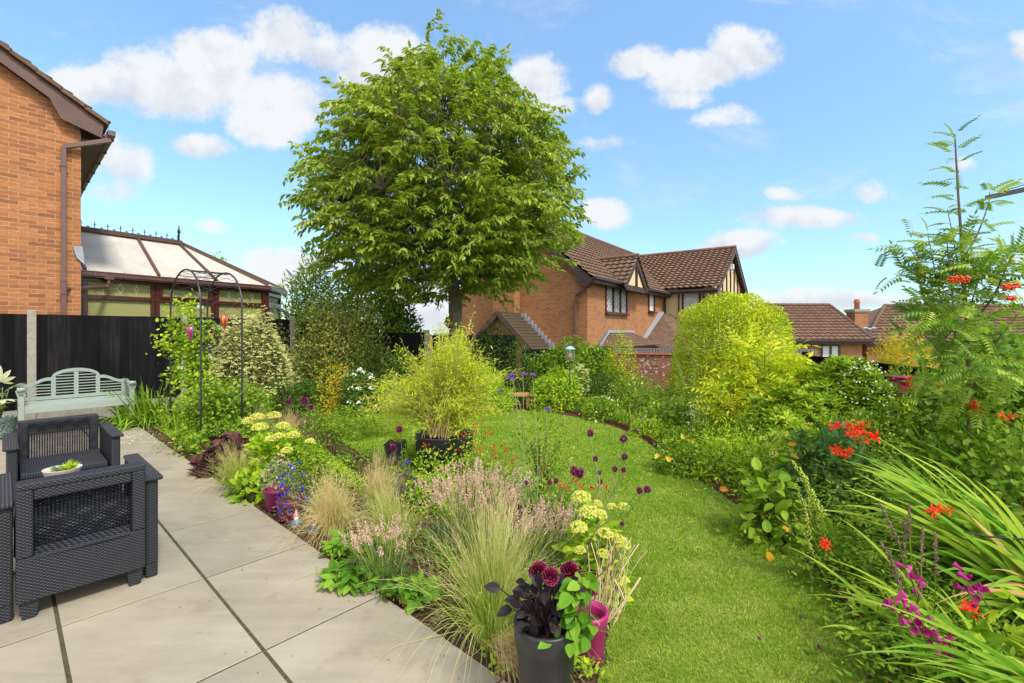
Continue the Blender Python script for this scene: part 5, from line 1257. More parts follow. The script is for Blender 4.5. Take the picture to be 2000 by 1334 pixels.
def shrub(name, label, cat, px, Y, w, ytop, n=3000, ls=.05, leaf=OVAL, mat='mid', dy=1.0, z0=0, amp=.22, K=26, up=.35, jit=.7, shell=.3, fill=.25, st=14, srad=.007, smat=None, fl=None, group=None, sq=1, dome=True, tilt=.5, fill_mat=None):
    c, r = geom(px, Y, w, ytop, dy, z0)
    if not dome: r[2] /= 2; c[2] += r[2]
    t = thing(name, label, cat, (c[0], c[1], z0), group=group)
    P, Nn, U = blob(c, r, n, shell, K, amp, dome, fill, sq=sq)
    D = unit(Nn*.6+A3(0, 0, up)+rng.normal(size=(n, 3))*jit); nn = unit(Nn*(1-tilt)+A3(0, 0, tilt)+rng.normal(size=(n, 3))*.45)
    S = ls*rng.uniform(.65, 1.25, n)
    # clump-wise colour plus per-leaf scatter
    ph = np.sin(U @ rng.normal(size=(3,))*5+1)*.12
    rn = np.clip(rng.beta(2.2, 2.2, n)+ph, 0, 1)
    mkp('foliage', scatter(leaf, P, D, nn, S, rn), G[mat], t)
    if st:
        c2 = A3(c[0], c[1], 0) if dome else c-A3(0, 0, r[2])
        r2 = r if dome else r*A3(1, 1, 1.6)
        pth, rd = stems(c2, r2, st, rad=srad); mkp('stem', tubes(pth, rd, 4), smat or M_TWIG, t)
    if fl:
        k = fl['n']; P, Nn, U = blob(c, r*1.03, k, .06, K, amp, dome, 0); 
        if fl.get('top'): 
            s_ = U[:, 2] > fl['top']; P, Nn = P[s_], Nn[s_]
        flowers(fl['kind'], P, Nn, fl['s'], G[fl['mat']], t, fl.get('per', 1))
    return t, c, r
def flowers(kind, P, Nn, s, mat, parent, name='blossom'):
    n = len(P)
    if kind == 'cluster':      # flat/domed heads of florets
        m = 16; d = rdir(n*m); d[:, 2] = np.abs(d[:, 2]); Q = np.repeat(P, m, 0)+d*s*A3(1, 1, .8)*rng.uniform(.5, 1.1, (n*m, 1))
        pt_ = scatter(STARF, Q, unit(d+np.repeat(Nn, m, 0)*.9), rdir(n*m), s*.40)
    elif kind == 'single': pt_ = scatter(STARF, P, unit(Nn+A3(0, -.3, .5)+rng.normal(size=(n, 3))*.4), rdir(n), s)
    elif kind == 'dot': pt_ = scatter(OCTA, P, rdir(n), rdir(n), s)
    return setp(mkp('blossom', pt_, mat, parent), kind='stuff' if n > 100 else None)
def spikes(base, D, L, w, mat, parent, nm='flower_spike', k=22, leaf=OCTA, s=.012):
    """flower spikes: florets spiralled round stem tops; few = one object each, hundreds = one"""
    n = len(base); L = np.broadcast_to(np.asarray(L, float), (n,)); D = unit(D)
    groups = [slice(i, i+1) for i in range(n)] if n <= 100 else [slice(0, n)]; o_ = None
    for g in groups:
        b, d, l = base[g], D[g], L[g]; m = len(b); t = np.tile(np.linspace(0, 1, k), m); B = np.repeat(b, k, 0); Dn = np.repeat(d, k, 0); Lr = np.repeat(l, k)
        o = rdir(m*k); o -= Dn*(o*Dn).sum(1)[:, None]; o = unit(o)
        P = B+Dn*(Lr*t)[:, None]+o*(w*(1-.6*t)*rng.uniform(.5, 1.1, m*k))[:, None]
        o_ = mkp(nm, scatter(leaf, P, unit(o+Dn*.6), rdir(m*k), s*rng.uniform(.7, 1.3, m*k)), mat, parent)
    return o_
def BELL_():
    V = []; n = 7; a = np.arange(n)*2*pi/n
    for r, y in ((.05, 0), (.16, .2), (.22, .6), (.42, 1.0)): V += [(r*cos(q), y, r*sin(q)) for q in a]
    T = []
    for i in range(3):
        for j in range(n): p, q, r_, s_ = i*n+j, i*n+(j+1) % n, (i+1)*n+(j+1) % n, (i+1)*n+j; T += [(p, q, r_), (p, r_, s_)]
    return np.array(V), np.array(T)
BELL = BELL_()

# ---------------------------------------------------------------- cherry tree
def prof_interp(tab, y): tab = np.array(tab, float); return np.interp(y, tab[:, 0], tab[:, 1]), np.interp(y, tab[:, 0], tab[:, 2])
TREE_TAB = [(42, 832, 850), (62, 822, 868), (100, 828, 900), (104, 800, 925), (130, 790, 985), (160, 768, 1010), (200, 720, 1045), (245, 655, 1078), (290, 625, 1105), (330, 612, 1118), (400, 605, 1118), (450, 625, 1120), (500, 650, 1095), (530, 660, 1070), (560, 700, 1010), (585, 790, 950)]
def cherry():
    Yt = 10.2; cx = (890-1000)/F*Yt; base = A3(cx, Yt, 0)
    t = thing('cherry_tree', 'tall leafy cherry tree at the bottom of the garden, with dark drooping leaves', 'tree', tuple(base))
    zpx = lambda py: H-(py-V0)/F*Yt
    mb = MB(); trunk = np.array([base+A3(0, 0, -.05), base+A3(0, 0, .3), base+A3(.01, 0, 1.0), base+A3(-.02, 0, 1.6), base+A3(.0, 0, 2.0), base+A3(-.05, 0, 2.5), base+A3(-.12, 0, 3.2), base+A3(-.2, 0, 4.2), base+A3(-.3, .05, 5.4), base+A3(-.42, 0, 6.6), base+A3(-.55, 0, 7.6)])
    mb.tube(trunk, [.20, .145, .13, .14, .155, .125, .105, .08, .055, .032, .012], 14)
    mb.tube([base+A3(-.10, -.1, 1.55), base+A3(-.17, -.14, 1.63), base+A3(-.16, -.15, 1.75)], [.07, .08, .03], 10)
    mb.build('trunk', M_BARK, t, True)
    # twig anchors through the crown, envelope from the outline turned round the trunk line
    def env(P):   # signed fraction of radius, at heights
        py = V0-(P[:, 2]-H)*F/Yt; l, r = prof_interp(TREE_TAB, py); ax = 1000+(np.interp(P[:, 2], trunk[:, 2], trunk[:, 0]))*F/Yt
        return l, r, ax
    n = 3500; py = rng.uniform(46, 585, n*8); l, r = prof_interp(TREE_TAB, py); pr = (r-l)**2; keep = rng.random(n*8) < pr/pr.max(); py = py[keep][:n]; l, r = prof_interp(TREE_TAB, py); n = len(py)
    mid = (l+r)/2; rad = (r-l)/2/F*Yt; a = rng.random(n)*2*pi; q = np.sqrt(rng.uniform(.10, .98, n))
    z = zpx(py); X = (mid-1000)/F*Yt+rad*q*np.cos(a); Yy = Yt+rad*q*np.sin(a)*.95
    # lumps: break the outline
    g_ = np.sin(X*2.3+z*1.1)+np.sin(z*2.9-Yy*1.9+1)+np.sin(Yy*2.7+X*1.7); kp = (g_ > -1.35) | (rng.random(n) < .2); X, Yy, z, mid, a, n = X[kp], Yy[kp], z[kp], mid[kp], a[kp], int(kp.sum())
    P = np.stack([X, Yy, z], 1); cen = np.stack([(mid-1000)/F*Yt, np.full(n, Yt), z], 1)
    lump = .93+.15*np.sin(a*5+z*2.2)*np.cos(z*3.1+a*2)
    P = cen+(P-cen)*lump[:, None]
    # sprigs sticking out
    extra = np.array([at(590, 300, 10.0), at(600, 335, 10.1), at(618, 352, 10.), at(640, 300, 10.), at(625, 325, 10.), at(1115, 352, 10.2), at(1118, 300, 10.3), at(842, 50, 10.2), at(835, 70, 10.2), at(862, 80, 10.2), at(920, 95, 10.3), at(985, 105, 10.2), at(795, 135, 10.2), at(748, 185, 10.), at(1085, 210, 10.2), at(828, 590, 9.8), at(800, 560, 9.8), at(850, 575, 10), at(1000, 560, 9.8), at(1025, 545, 9.8), at(945, 545, 9.7), at(960, 575, 9.7), at(690, 520, 9.8), at(905, 590, 9.9)])
    P = np.concatenate([P, extra]); n = len(P); axx = np.interp(P[:, 2], trunk[:, 2], trunk[:, 0])
    # limbs: cluster anchors by direction; each twig grows from a limb point
    nl = 30; limb_paths = []; limb_r = []
    zt0 = np.concatenate([np.linspace(2.45, 3.5, 14), np.linspace(3.4, 6.6, 16)])
    for i in range(nl):
        z0 = zt0[i]; az = i*2.39996; p0 = A3(np.interp(z0, trunk[:, 2], trunk[:, 0]), Yt, z0)
        rise = rng.uniform(.35, .75) if z0 < 3.4 else rng.uniform(.7, 1.2)
        pyy = V0-(z0+1.6-H)*F/Yt; l_, r_ = prof_interp(TREE_TAB, np.array([max(60, min(570, pyy))])); R = float((r_-l_)[0])/2/F*Yt*.74
        e = p0+A3(cos(az)*R, sin(az)*R, R*rise)
        e[2] = min(e[2], 7.2)
        tt = np.linspace(0, 1, 9)[:, None]; path = p0*(1-tt)+e*tt; path[:, 2] += np.sin(tt[:, 0]*pi)*R*-.10; path[1:-1] += rng.normal(size=(7, 3))*.05
        limb_paths.append(path); limb_r.append((.058 if z0 < 3.4 else .04)*(1-tt[:, 0]*.86))
    L_ = np.array(limb_paths)[:, :]; mkp('limb', tubes(L_, np.array(limb_r), 7), M_BARK, t, True)
    pts = L_[:, 2:].reshape(-1, 3); tw = []; 
    dist = np.linalg.norm(P[:, None]-pts[None], axis=2)+1.2*np.maximum(0, pts[None, :, 2]-P[:, None, 2]); dist += rng.random(dist.shape)*.55; near = pts[dist.argmin(1)]
    out = unit((P-np.column_stack([axx, np.full(n, Yt), P[:, 2]-.3]))*A3(1, 1, .6)); m = 6; tt = np.linspace(0, 1, m)[None, :, None]
    path = near[:, None]*(1-tt)+P[:, None]*tt; path[:, :, 2] += np.sin(tt[..., 0]*pi)*.12; path += rng.normal(size=path.shape)*.02*(tt > 0)
    mkp('twig', tubes(path, .008*(1-.8*tt[..., 0])*np.ones((n, 1)), 3), M_BARK, t)
    # leafy shoots: last stretch reaches on outwards and nods
    k = 22; s = np.linspace(0, 1, k)[None, :]; Ls = rng.uniform(.3, .60, n)[:, None]
    upb = rng.uniform(-.1, .55, n)[:, None]; upb = upb+np.clip((P[:, 2:3]-6.2)*.6, 0, 1.2)
    dirs = unit(out+np.concatenate([np.zeros((n, 2)), upb], 1)+rng.normal(size=(n, 3))*.35)
    B = P[:, None]-dirs[:, None]*(.12)+dirs[:, None]*(Ls*s)[:, :, None]; B[:, :, 2] -= Ls*.35*s**2
    mkp('shoot', tubes(B[:, ::4], .0035*np.ones((n, B[:, ::4].shape[1])), 3), M_TWIG, t)
    Bf = B.reshape(-1, 3)+rng.normal(size=(n*k, 3))*.018; dn = np.repeat(dirs, k, 0); side = unit(np.cross(dn, A3(0, 0, 1)))*np.tile(np.where(np.arange(k) % 2, 1, -1), n)[:, None]
    D = unit(dn*.55+side*.75+A3(0, 0, -.42)+rng.normal(size=(n*k, 3))*.28); nn = unit(A3(0, 0, 1)+side*.5+rng.normal(size=(n*k, 3))*.35)
    rn = np.clip(np.repeat(rng.beta(2, 2, n), k)*.5+rng.random(n*k)*.5, 0, 1)
    mkp('crown', scatter(CHERRY, Bf, D, nn, rng.uniform(.09, .165, n*k), rn**.85), G['cherry'], t)
cherry()

# ---------------------------------------------------------------- rowan sapling
def rowan():
    Yr = 3.0; b = A3((1893-1000)/F*Yr, Yr, 0); t = thing('rowan_sapling', 'young rowan with fern like leaves and clusters of red berries at the right', 'tree', tuple(b))
    def P_(px, py, Y=Yr): return at(px, py, Y)
    trunks = [([(1900, 900), (1893, 700), (1886, 600), (1881, 520), (1878, 470), (1873, 400), (1869, 335), (1865, 262)], 3.0, .014),
              ([(1893, 760), (1870, 690), (1862, 600), (1858, 540), (1851, 490), (1850, 470)], 2.9, .007),
              ([(1880, 560), (1868, 500), (1857, 440), (1850, 408)], 3.05, .005), ([(1884, 500), (1905, 465), (1920, 430), (1931, 395), (1933, 375)], 2.95, .006),
              ([(1893, 640), (1925, 600), (1945, 570), (1958, 540), (1975, 500)], 2.8, .009), ([(1945, 575), (1965, 525), (1980, 495)], 2.75, .004),
              ([(1885, 680), (1835, 655), (1800, 570), (1795, 520), (1780, 490), (1773, 485)], 3.1, .006), ([(1870, 640), (1840, 590), (1828, 540), (1812, 455)], 3.05, .006),
              ([(1893, 700), (1925, 680), (1960, 650), (1990, 610)], 2.8, .006), ([(1890, 620), (1920, 520), (1950, 485)], 3.1, .005), ([(1893, 720), (1850, 700), (1800, 650), (1780, 640)], 3.2, .006),
              ([(1893, 760), (1930, 740), (1965, 720), (1990, 730)], 2.8, .006), ([(1893, 800), (1850, 770), (1800, 740)], 2.9, .006), ([(1893, 660), (1875, 640), (1850, 630), (1830, 625)], 2.7, .005), ([(1893, 740), (1900, 720), (1930, 700)], 2.6, .005)]
    mb = MB(); LP = []; LD = []
    for k, (pp, Yb, r) in enumerate(trunks):
        pts = np.array([P_(px, py, Yr+(Yb-Yr)*i/(len(pp)-1)) for i, (px, py) in enumerate(pp)])
        if k == 0: pts[0] = b; 
        mb2 = smooth_curve(pts, 5); mb.tube(mb2, r*np.linspace(1, .3, len(mb2)), 7)
        Ln = np.linalg.norm(np.diff(mb2, axis=0), axis=1).sum(); m = max(3, int(Ln/(.05 if k else .06))); s = np.linspace(.28 if k else .36, 1, m)
        for i, u in enumerate(s):
            x = u*(len(mb2)-1); i0 = min(int(x), len(mb2)-2); p = mb2[i0]*(1-(x-i0))+mb2[i0+1]*(x-i0); ax = unit(mb2[i0+1]-mb2[i0])
            a = i*2.4+k; h = A3(cos(a), sin(a), 0); LP.append(p); LD.append(unit(h*1.0+ax*(.55+.6*(u > .9))+A3(0, 0, .12)))
    mb.build('trunk', M_REDTWIG, t, True)
    LP = np.array(LP); LD = np.array(LD)
    # sparse on the leader
    keep = (LP[:, 2] < 2.1) | (rng.random(len(LP)) < .75); LP, LD = LP[keep], LD[keep]
    reps = 2; lo = LP[:, 2] < 1.95; Q = np.concatenate([LP, LP[lo]+rng.normal(size=(lo.sum(), 3))*.05, LP[lo]+rng.normal(size=(lo.sum(), 3))*.07, LP[lo]+rng.normal(size=(lo.sum(), 3))*.09]); QD = np.concatenate([LD, unit(LD[lo]+rng.normal(size=(lo.sum(), 3))*.9), unit(LD[lo]+rng.normal(size=(lo.sum(), 3))*.7), unit(LD[lo]+rng.normal(size=(lo.sum(), 3))*.9)])
    mkp('crown', scatter(PINN, Q, QD, unit(A3(0, -.55, 1)+rng.normal(size=(len(Q), 3))*.3), rng.uniform(.10, .18, len(Q))), G['rowan'], t)
    for (px, py, Y, w) in ((1873, 545, 2.72, 1.15), (1975, 560, 2.62, .9), (1976, 582, 2.6, .55)):
        c = at(px, py, Y); n = int(75*w); d = rdir(n); P = c+d*A3(.055, .04, .022)*w*rng.uniform(.4, 1, n)[:, None]
        mkp('berry_cluster', scatter(SPH, P, d, rdir(n), .0125), G['berry'], t, True)
def smooth_curve(P, k=5):
    P = np.asarray(P, float); out = []; n = len(P)
    for i in range(n-1):
        p0, p1, p2, p3 = P[max(i-1, 0)], P[i], P[i+1], P[min(i+2, n-1)]
        for j in range(k):
            t = j/k; out.append(.5*((2*p1)+(-p0+p2)*t+(2*p0-5*p1+4*p2-p3)*t*t+(-p0+3*p1-3*p2+p3)*t**3))
    out.append(P[-1]); return np.array(out)
def ico():
    b = MB().lathe([(0, -.5), (.36, -.35), (.5, 0), (.36, .35), (0, .5)], (0, 0, 0), 8); V = np.concatenate(b.v); return V, np.array(b.f)
SPH = ico()
rowan()

# ---------------------------------------------------------------- ornamental grasses
def tussock(label, px, py, lean, L, n, spread, mat='straw', wid=.0022, droop=(.25, .8), name='feather_grass', awn=True, base=None, grp='feather grass tussocks'):
    c = gp(px, py) if base is None else base; c = A3(c[0], c[1], .01); t = thing(name, label, 'ornamental grass', tuple(c), group=grp)
    b = c+np.column_stack([rng.normal(size=(n, 2))*.028, np.zeros(n)]); a = rng.random(n)*2*pi; s = np.abs(rng.normal(size=n))*spread
    D = np.column_stack([np.cos(a)*s+lean[0], np.sin(a)*s+lean[1], np.ones(n)]); Ls = L*rng.uniform(.5, 1.05, n); dr = rng.uniform(*droop, n)*np.minimum(1, .35+s)
    p = blades(b, D, Ls, dr, wid*rng.uniform(.7, 1.3, n), 7, power=2.4, tipw=.12)
    mkp('leaf_blade', p, G[mat], t)
    if awn:
        k = n//3; idx = rng.choice(n, k, replace=False); u = rng.uniform(.72, 1.0, (k, 9)); Dn = unit(D[idx]); Lk = Ls[idx][:, None]
        P = b[idx][:, None]+Dn[:, None]*(Lk*u)[:, :, None]; P[:, :, 2] -= (Lk*dr[idx][:, None])*u**2.4
        P = P.reshape(-1, 3)+rng.normal(size=(k*9, 3))*.006; Dd = np.repeat(Dn, 9, 0)+rng.normal(size=(k*9, 3))*.22+A3(0, 0, -.15)
        mkp('seed_head', blades(P, Dd, rng.uniform(.03, .07, k*9), .1, .0016, 2), G['straw'], t)
    return t
tussock('tall straw and green feather grass arching over the mulch beside the charcoal pot', 962, 1262, (.02, .05), .86, 1100, .42, 'strawg', .0032)
tussock('dense golden feather grass in front of the blue lobelia', 655, 1048, (-.12, .0), .66, 1100, .46, 'straw', .0030, droop=(.5, 1.3))
tussock('paler feather grass just right of the dense golden tussock', 772, 1085, (-.15, .05), .72, 700, .42, 'strawg', .0028, droop=(.45, 1.2))
tussock('small bleached feather grass leaning over the purple heuchera', 462, 958, (-.12, .0), .55, 620, .55, 'strawg', .0026)
tussock('thin feather grass behind the lime flower heads', 560, 880, (.05, .05), .62, 420, .38, 'straw', .003)
tussock('faded feather grass between the rose and the alliums', 500, 862, (.05, .05), .60, 420, .5, 'strawg', .003)
tussock('thin grass behind the pale feather grass, near the square planter', 735, 1000, (.08, 0), .6, 420, .35, 'straw', .0026)
# fallen straw at the base of the front tussock
c = gp(985, 1295); n = 320; a = rng.uniform(-1.6, .5, n)
tp = blades(c+np.column_stack([rng.normal(size=(n, 2))*.03, np.full(n, .10)]), np.column_stack([np.cos(a), np.sin(a), rng.uniform(-.1, .5, n)]), rng.uniform(.12, .38, n), .35, .0022, 5)
setp(mkp('dry_straw', tp, leafmat('dry_straw', (.40, .22, .09), (.55, .36, .17), (.60, .45, .24), trans=.1)), 'bent dry straw trailing from the foot of the front grass', 'grass')

# ---------------------------------------------------------------- lavender
def lavender(label, px, py, w, hgt, n, lean=(0, 0), grp='faded lavender bushes', s=.0082):
    c = gp(px, py); t = thing('lavender', label, 'lavender', (c[0], c[1], 0), group=grp); r = A3(w, w*.8, hgt)
    a = rng.random(n)*2*pi; q = np.sqrt(rng.random(n)); b = c+np.column_stack([np.cos(a)*q*w*.4, np.sin(a)*q*w*.32, np.full(n, hgt*.25)])
    D = np.column_stack([np.cos(a)*q*w/hgt*.75+lean[0], np.sin(a)*q*w/hgt*.6+lean[1], np.ones(n)])+rng.normal(size=(n, 3))*.09; D = unit(D); L_ = hgt*.8*rng.uniform(.58, 1.1, n)
    mkp('stem', blades(b, D, L_, .03, .0022, 3, tipw=.6), G['strawg'], t)
    k = n*9; P, Nn, _ = blob(c, r*A3(.85, .85, .62), k, .5, 10, .1, True, .5); mkp('foliage', scatter(NARROW, P, unit(Nn*.4+A3(0, 0, 1)+rng.normal(size=(k, 3))*.35), rdir(k), .05), G['lavleaf'], t)
    e = b+D*(L_*.9)[:, None]; e[:, 2] -= L_*.03
    o = spikes(e, D, .055*rng.uniform(.6, 1.1, n), .011, G['lav'], t, k=12, s=s); setp(o, kind='stuff' if n > 100 else None)
lavender('large faded lavender filling the middle of the bed behind the tall grass', 925, 1085, .40, .54, 330)
lavender('lavender with pale pink heads beside the strawberry leaves', 748, 1145, .22, .34, 85, (-.15, 0))
lavender('lavender at the right of the tall grass, in front of the lime flower heads', 1075, 1120, .20, .40, 110, (.05, 0))
lavender('thin lavender growing behind the magenta dahlias', 1010, 1150, .18, .46, 60, (.1, 0))

# ---------------------------------------------------------------- left beds and behind
def strap(label, px, py, L, n, spread, wid=.018, mat='strap', name='daylily', cat='plant', droop=(.5, 1.1), lean=(0, 0), base=None, grp=None, br=.05, segs=7):
    c = gp(px, py) if base is None else base; c = A3(c[0], c[1], .01); t = thing(name, label, cat, tuple(c), group=grp)
    b = c+np.column_stack([rng.normal(size=(n, 2))*br, np.zeros(n)]); a = rng.random(n)*2*pi; s = np.abs(rng.normal(size=n))*spread+.1
    D = np.column_stack([np.cos(a)*s+lean[0], np.sin(a)*s+lean[1], np.ones(n)])
    side = unit(np.cross(D, A3(0, 0, 1))+rng.normal(size=(n, 3))*.2)
    mkp('leaf_blade', blades(b, D, L*rng.uniform(.6, 1.1, n), rng.uniform(*droop, n)*np.minimum(1.1, .3+s), wid*rng.uniform(.7, 1.2, n), segs, side=side, power=2.2), G[mat], t); return t
strap('broad clump of arching daylily leaves beside the bench', 283, 830, 1.0, 340, .75, .028, 'strap', br=.14, lean=(-.1, -.1))
strap('upright iris leaves at the foot of the rose arch', 355, 842, .5, 90, .3, .02, 'bright', 'iris', br=.12)
# climbing rose on the left side of the arch
a_, b_, c_, dd_, w_ = AR
def rose(label, foot, top, n, rr, seed, mat='bright', fl=7, nm='climbing_rose'):
    t = thing(nm, label, 'rose', tuple(foot)); k = 26; hh = rng.uniform(.15, 1, k)
    Cn = foot+np.column_stack([rng.normal(size=(k, 2))*rr*.62, hh*top]); per = n//k
    P = np.repeat(Cn, per, 0)+rng.normal(size=(k*per, 3))*A3(.11, .11, .10)*.85; Nn = unit(P-(foot+A3(0, 0, 1)*P[:, 2:3]*.95)+rng.normal(size=P.shape)*.3)
    mkp('foliage', scatter(ROUND, P, unit(Nn+A3(0, 0, .1)+rng.normal(size=P.shape)*.7), unit(A3(0, -.3, 1)+rng.normal(size=P.shape)*.5), rng.uniform(.035, .065, len(P))), G[mat], t)
    m = 8; tt = np.linspace(0, 1, 9)[None, :, None]; e = foot+np.column_stack([rng.normal(size=(m, 2))*rr*.6, rng.uniform(.7, 1.08, m)*top]); pth = foot*(1-tt)+e[:, None]*tt+np.sin(tt*pi*2.2+rng.random((m, 1, 1))*6)*.05*A3(1, 1, 0); mkp('cane', tubes(pth, .006*np.ones((m, 9)), 5), M_STEMG, t)
    if fl:
        for i in range(fl):
            p = foot+A3(*(rng.normal(size=2)*rr*.8), rng.uniform(.35, 1.05)*top)+A3(0, -.05, 0); d = rdir(14); d[:, 2] = np.abs(d[:, 2]); mkp('flower', scatter(leaf_t(.9, (0, .5, 1), (.3, 1, .5), bend=-.3), p+d*.01, unit(d+A3(0, -.3, .4)), rdir(14), .042), G['white' if i % 3 else 'cream'], t)
rose('climbing rose with pale blooms covering the left side of the arch', (b_+c_)/2*A3(1, 1, 0), 1.78, 2100, .17, 1)
rose('leafy rose bush growing through the right side of the arch', gp(440, 862)*A3(1, 1, 0), .78, 3200, .36, 2, 'mid', 0, 'rose_bush')
shrub('mixed_shrub', 'soft green leafy shrub behind the arch with the purple heuchera before it', 'shrub', 470, 6.6, 62, 745, 3600, .04, OVAL, 'mid')
shrub('daisy_bush', 'cream flowering daisy bush leaning against the fence behind the arch', 'shrub', 490, 8.3, 78, 618, 9000, .045, LANCE, 'olive', z0=.30, amp=.3, fl=dict(kind='cluster', n=1500, s=.024, mat='cream', top=.05), st=22, srad=.012)
shrub('laurel', 'low dark laurel under the daisy bush', 'shrub', 540, 8.2, 55, 745, 1500, .08, LANCE, 'dark')
shrub('laurel', 'dark glossy shrub at the base of the second concrete fence post', 'shrub', 600, 8.6, 55, 748, 1800, .07, OVAL, 'dark')
shrub('evergreen_climber', 'olive variegated evergreen climbing over the fence left of the tree', 'shrub', 658, 9.6, 92, 592, 24000, .062, OVAL, 'olive', dy=.5, amp=.5, K=26, fill=.45, shell=.5, sq=.4)
shrub('evergreen_climber', 'rounded dark evergreen between the variegated climber and the short fence', 'shrub', 715, 9.2, 45, 660, 3500, .045, OVAL, 'dark', dy=.7)
def buddleja():
    t, c, r = shrub('buddleja', 'buddleja with faded lilac flower spikes above the fence', 'shrub', 612, 12.2, 60, 505, 6500, .15, LANCE, 'mid', z0=1.1, shell=.8, fill=.4, amp=.35, st=20, srad=.012)
    n = 26; P, Nn, U = blob(c, r*1.08, n, .1, 10, .3); P = P[U[:, 2] > .0]; D = unit(np.column_stack([np.sign(P[:, 0]-c[0])*1.2, np.zeros(len(P)), np.full(len(P), .35)])+rng.normal(size=P.shape)*.3)
    spikes(P, D, .28, .035, G['violet'], t, k=40, s=.03)
buddleja()
shrub('hazel', 'tall green leafy tree mass behind the fence beneath the cherry crown', 'tree', 725, 12.6, 82, 520, 9000, .13, OVAL, 'mid', amp=.25, st=16, srad=.02)
shrub('elder', 'lower green tree behind the short black fence', 'tree', 785, 12.9, 48, 585, 5000, .11, OVAL, 'dark', dy=.8)
shrub('far_tree', 'bright green tree tip showing above the conservatory roof', 'tree', 415, 22, 34, 493, 1300, .16, OVAL, 'bright', z0=3.2, st=8, srad=.03, fill=.4)
shrub('nandina', 'golden yellow nandina bush left of the white flowers', 'shrub', 658, 8.1, 38, 702, 1700, .055, LANCE, 'gold', amp=.35, shell=.7)
shrub('hydrangea', 'dark leaved shrub with flat white flower heads', 'shrub', 700, 7.9, 38, 728, 1700, .07, OVAL, 'dark', fl=dict(kind='cluster', n=26, s=.05, mat='white', top=.1))
shrub('laurel', 'mid green laurel in the corner below the short black fence', 'shrub', 790, 8.9, 62, 690, 3000, .07, OVAL, 'dark', amp=.3)
shrub('laurel', 'bright fresh leaved shrub low behind the yellow bush', 'shrub', 760, 8.4, 40, 742, 1600, .06, OVAL, 'bright', amp=.3)
shrub('fern_clump', 'green ferny clump right of the yellow bush by the stool', 'fern', 955, 8.3, 34, 728, 260, .26, PINN5, 'bright', st=0, shell=.8)
shrub('jasmine', 'dark feathery evergreen in front of the brick outhouse', 'shrub', 955, 9.9, 62, 625, 5200, .07, LANCE, 'deep', dy=.7, amp=.3)
shrub('jasmine', 'dark evergreen right beside the stool', 'shrub', 1015, 9.7, 38, 668, 2200, .06, LANCE, 'dark', dy=.7)
shrub('mixed_hedge', 'green climber spilling over the low fence behind the bird feeder', 'hedge', 1120, 10.0, 105, 672, 10000, .06, ROUND, 'mid', dy=.35, amp=.25, K=50, shell=.5)
shrub('golden_shrub', 'light golden green shrub at the end of the brick wall', 'shrub', 1212, 9.4, 34, 655, 2400, .045, OVAL, 'lime', amp=.3, z0=.25)
shrub('cotoneaster', 'dark leaved shrub under the golden shrub', 'shrub', 1180, 9.2, 60, 725, 3200, .05, OVAL, 'dark')
shrub('seedheads_bush', 'bush covered with pale cream seedheads below the bird feeder', 'shrub', 1126, 8.9, 24, 712, 500, .05, OVAL, 'mid', fl=dict(kind='cluster', n=130, s=.025, mat='cream'), z0=.35)
shrub('azalea', 'rounded fresh green shrub behind the stool', 'shrub', 1088, 8.6, 52, 722, 3600, .055, OVAL, 'bright', amp=.2)
strap('pale strappy leaves between the azalea and the lawn', 1150, 800, .5, 70, .5, .022, 'bright', 'crocosmia')
strap('low strappy crocosmia leaves at the lawn edge', 1215, 828, .42, 90, .5, .02, 'strap', 'crocosmia')
shrub('rose_bush', 'rose bush with many small cream flowers before the brick wall', 'rose', 1240, 8.0, 60, 738, 3400, .042, OVAL, 'mid', amp=.3, shell=.6, fl=dict(kind='single', n=46, s=.03, mat='cream'))
shrub('hardy_geranium', 'green mound with pale flowers at the bend of the lawn', 'plant', 1180, 7.6, 45, 778, 1900, .04, ROUND, 'mid', fl=dict(kind='single', n=22, s=.028, mat='white'))
shrub('hardy_geranium', 'mound of mixed violet and cream flowers under the clipped privet', 'plant', 1315, 6.6, 55, 788, 2600, .045, ROUND, 'mid', amp=.35, fl=dict(kind='single', n=34, s=.03, mat='violet'))
shrub('low_perennial', 'low leafy edging plants with violet blooms by the rusty edging', 'plant', 1270, 6.4, 42, 818, 1500, .04, OVAL, 'bright', fl=dict(kind='single', n=12, s=.028, mat='violet'))
shrub('low_perennial', 'fresh green edging plants before the pale spires', 'plant', 1345, 5.7, 48, 838, 1900, .045, OVAL, 'mid')
# clipped privet drum
shrub('clipped_privet', 'big rounded clipped golden privet in front of the timbered house', 'topiary', 1428, 8.6, 112, 580, 50000, .047, OVAL, 'privet', amp=.09, K=70, shell=.16, fill=.4, sq=.42, jit=.9, up=.2, st=10, srad=.02)
# sumac and whorled shrub etc. in the right border
def pinn_bush(name, label, px, Y, w, ytop, n, size, mat, z0=.0, dy=.8, tpl=PINN5, cat='shrub', shell=.75):
    c, r = geom(px, Y, w, ytop, dy, z0); t = thing(name, label, cat, (c[0], c[1], z0))
    P, Nn, U = blob(c, r, n, shell, 14, .3, True, .1); D = unit(Nn*A3(1, 1, .4)+rng.normal(size=(n, 3))*.35+A3(0, 0, .1)); mkp('foliage', scatter(tpl, P, D, unit(A3(0, 0, 1)+rng.normal(size=(n, 3))*.3), size*rng.uniform(.7, 1.15, n)), G[mat], t)
    pth, rd = stems(c, r, 12, rad=.009); mkp('stem', tubes(pth, rd, 5), M_TWIG, t); return t
pinn_bush('golden_sumac', 'yellow green sumac with long drooping leaflets before the privet', 1492, 6.1, 82, 655, 460, .37, 'sumac', z0=.20)
pinn_bush('golden_robinia', 'lower lime green leafy bush beneath the sumac', 1440, 5.7, 68, 750, 420, .25, 'lime', z0=.0)
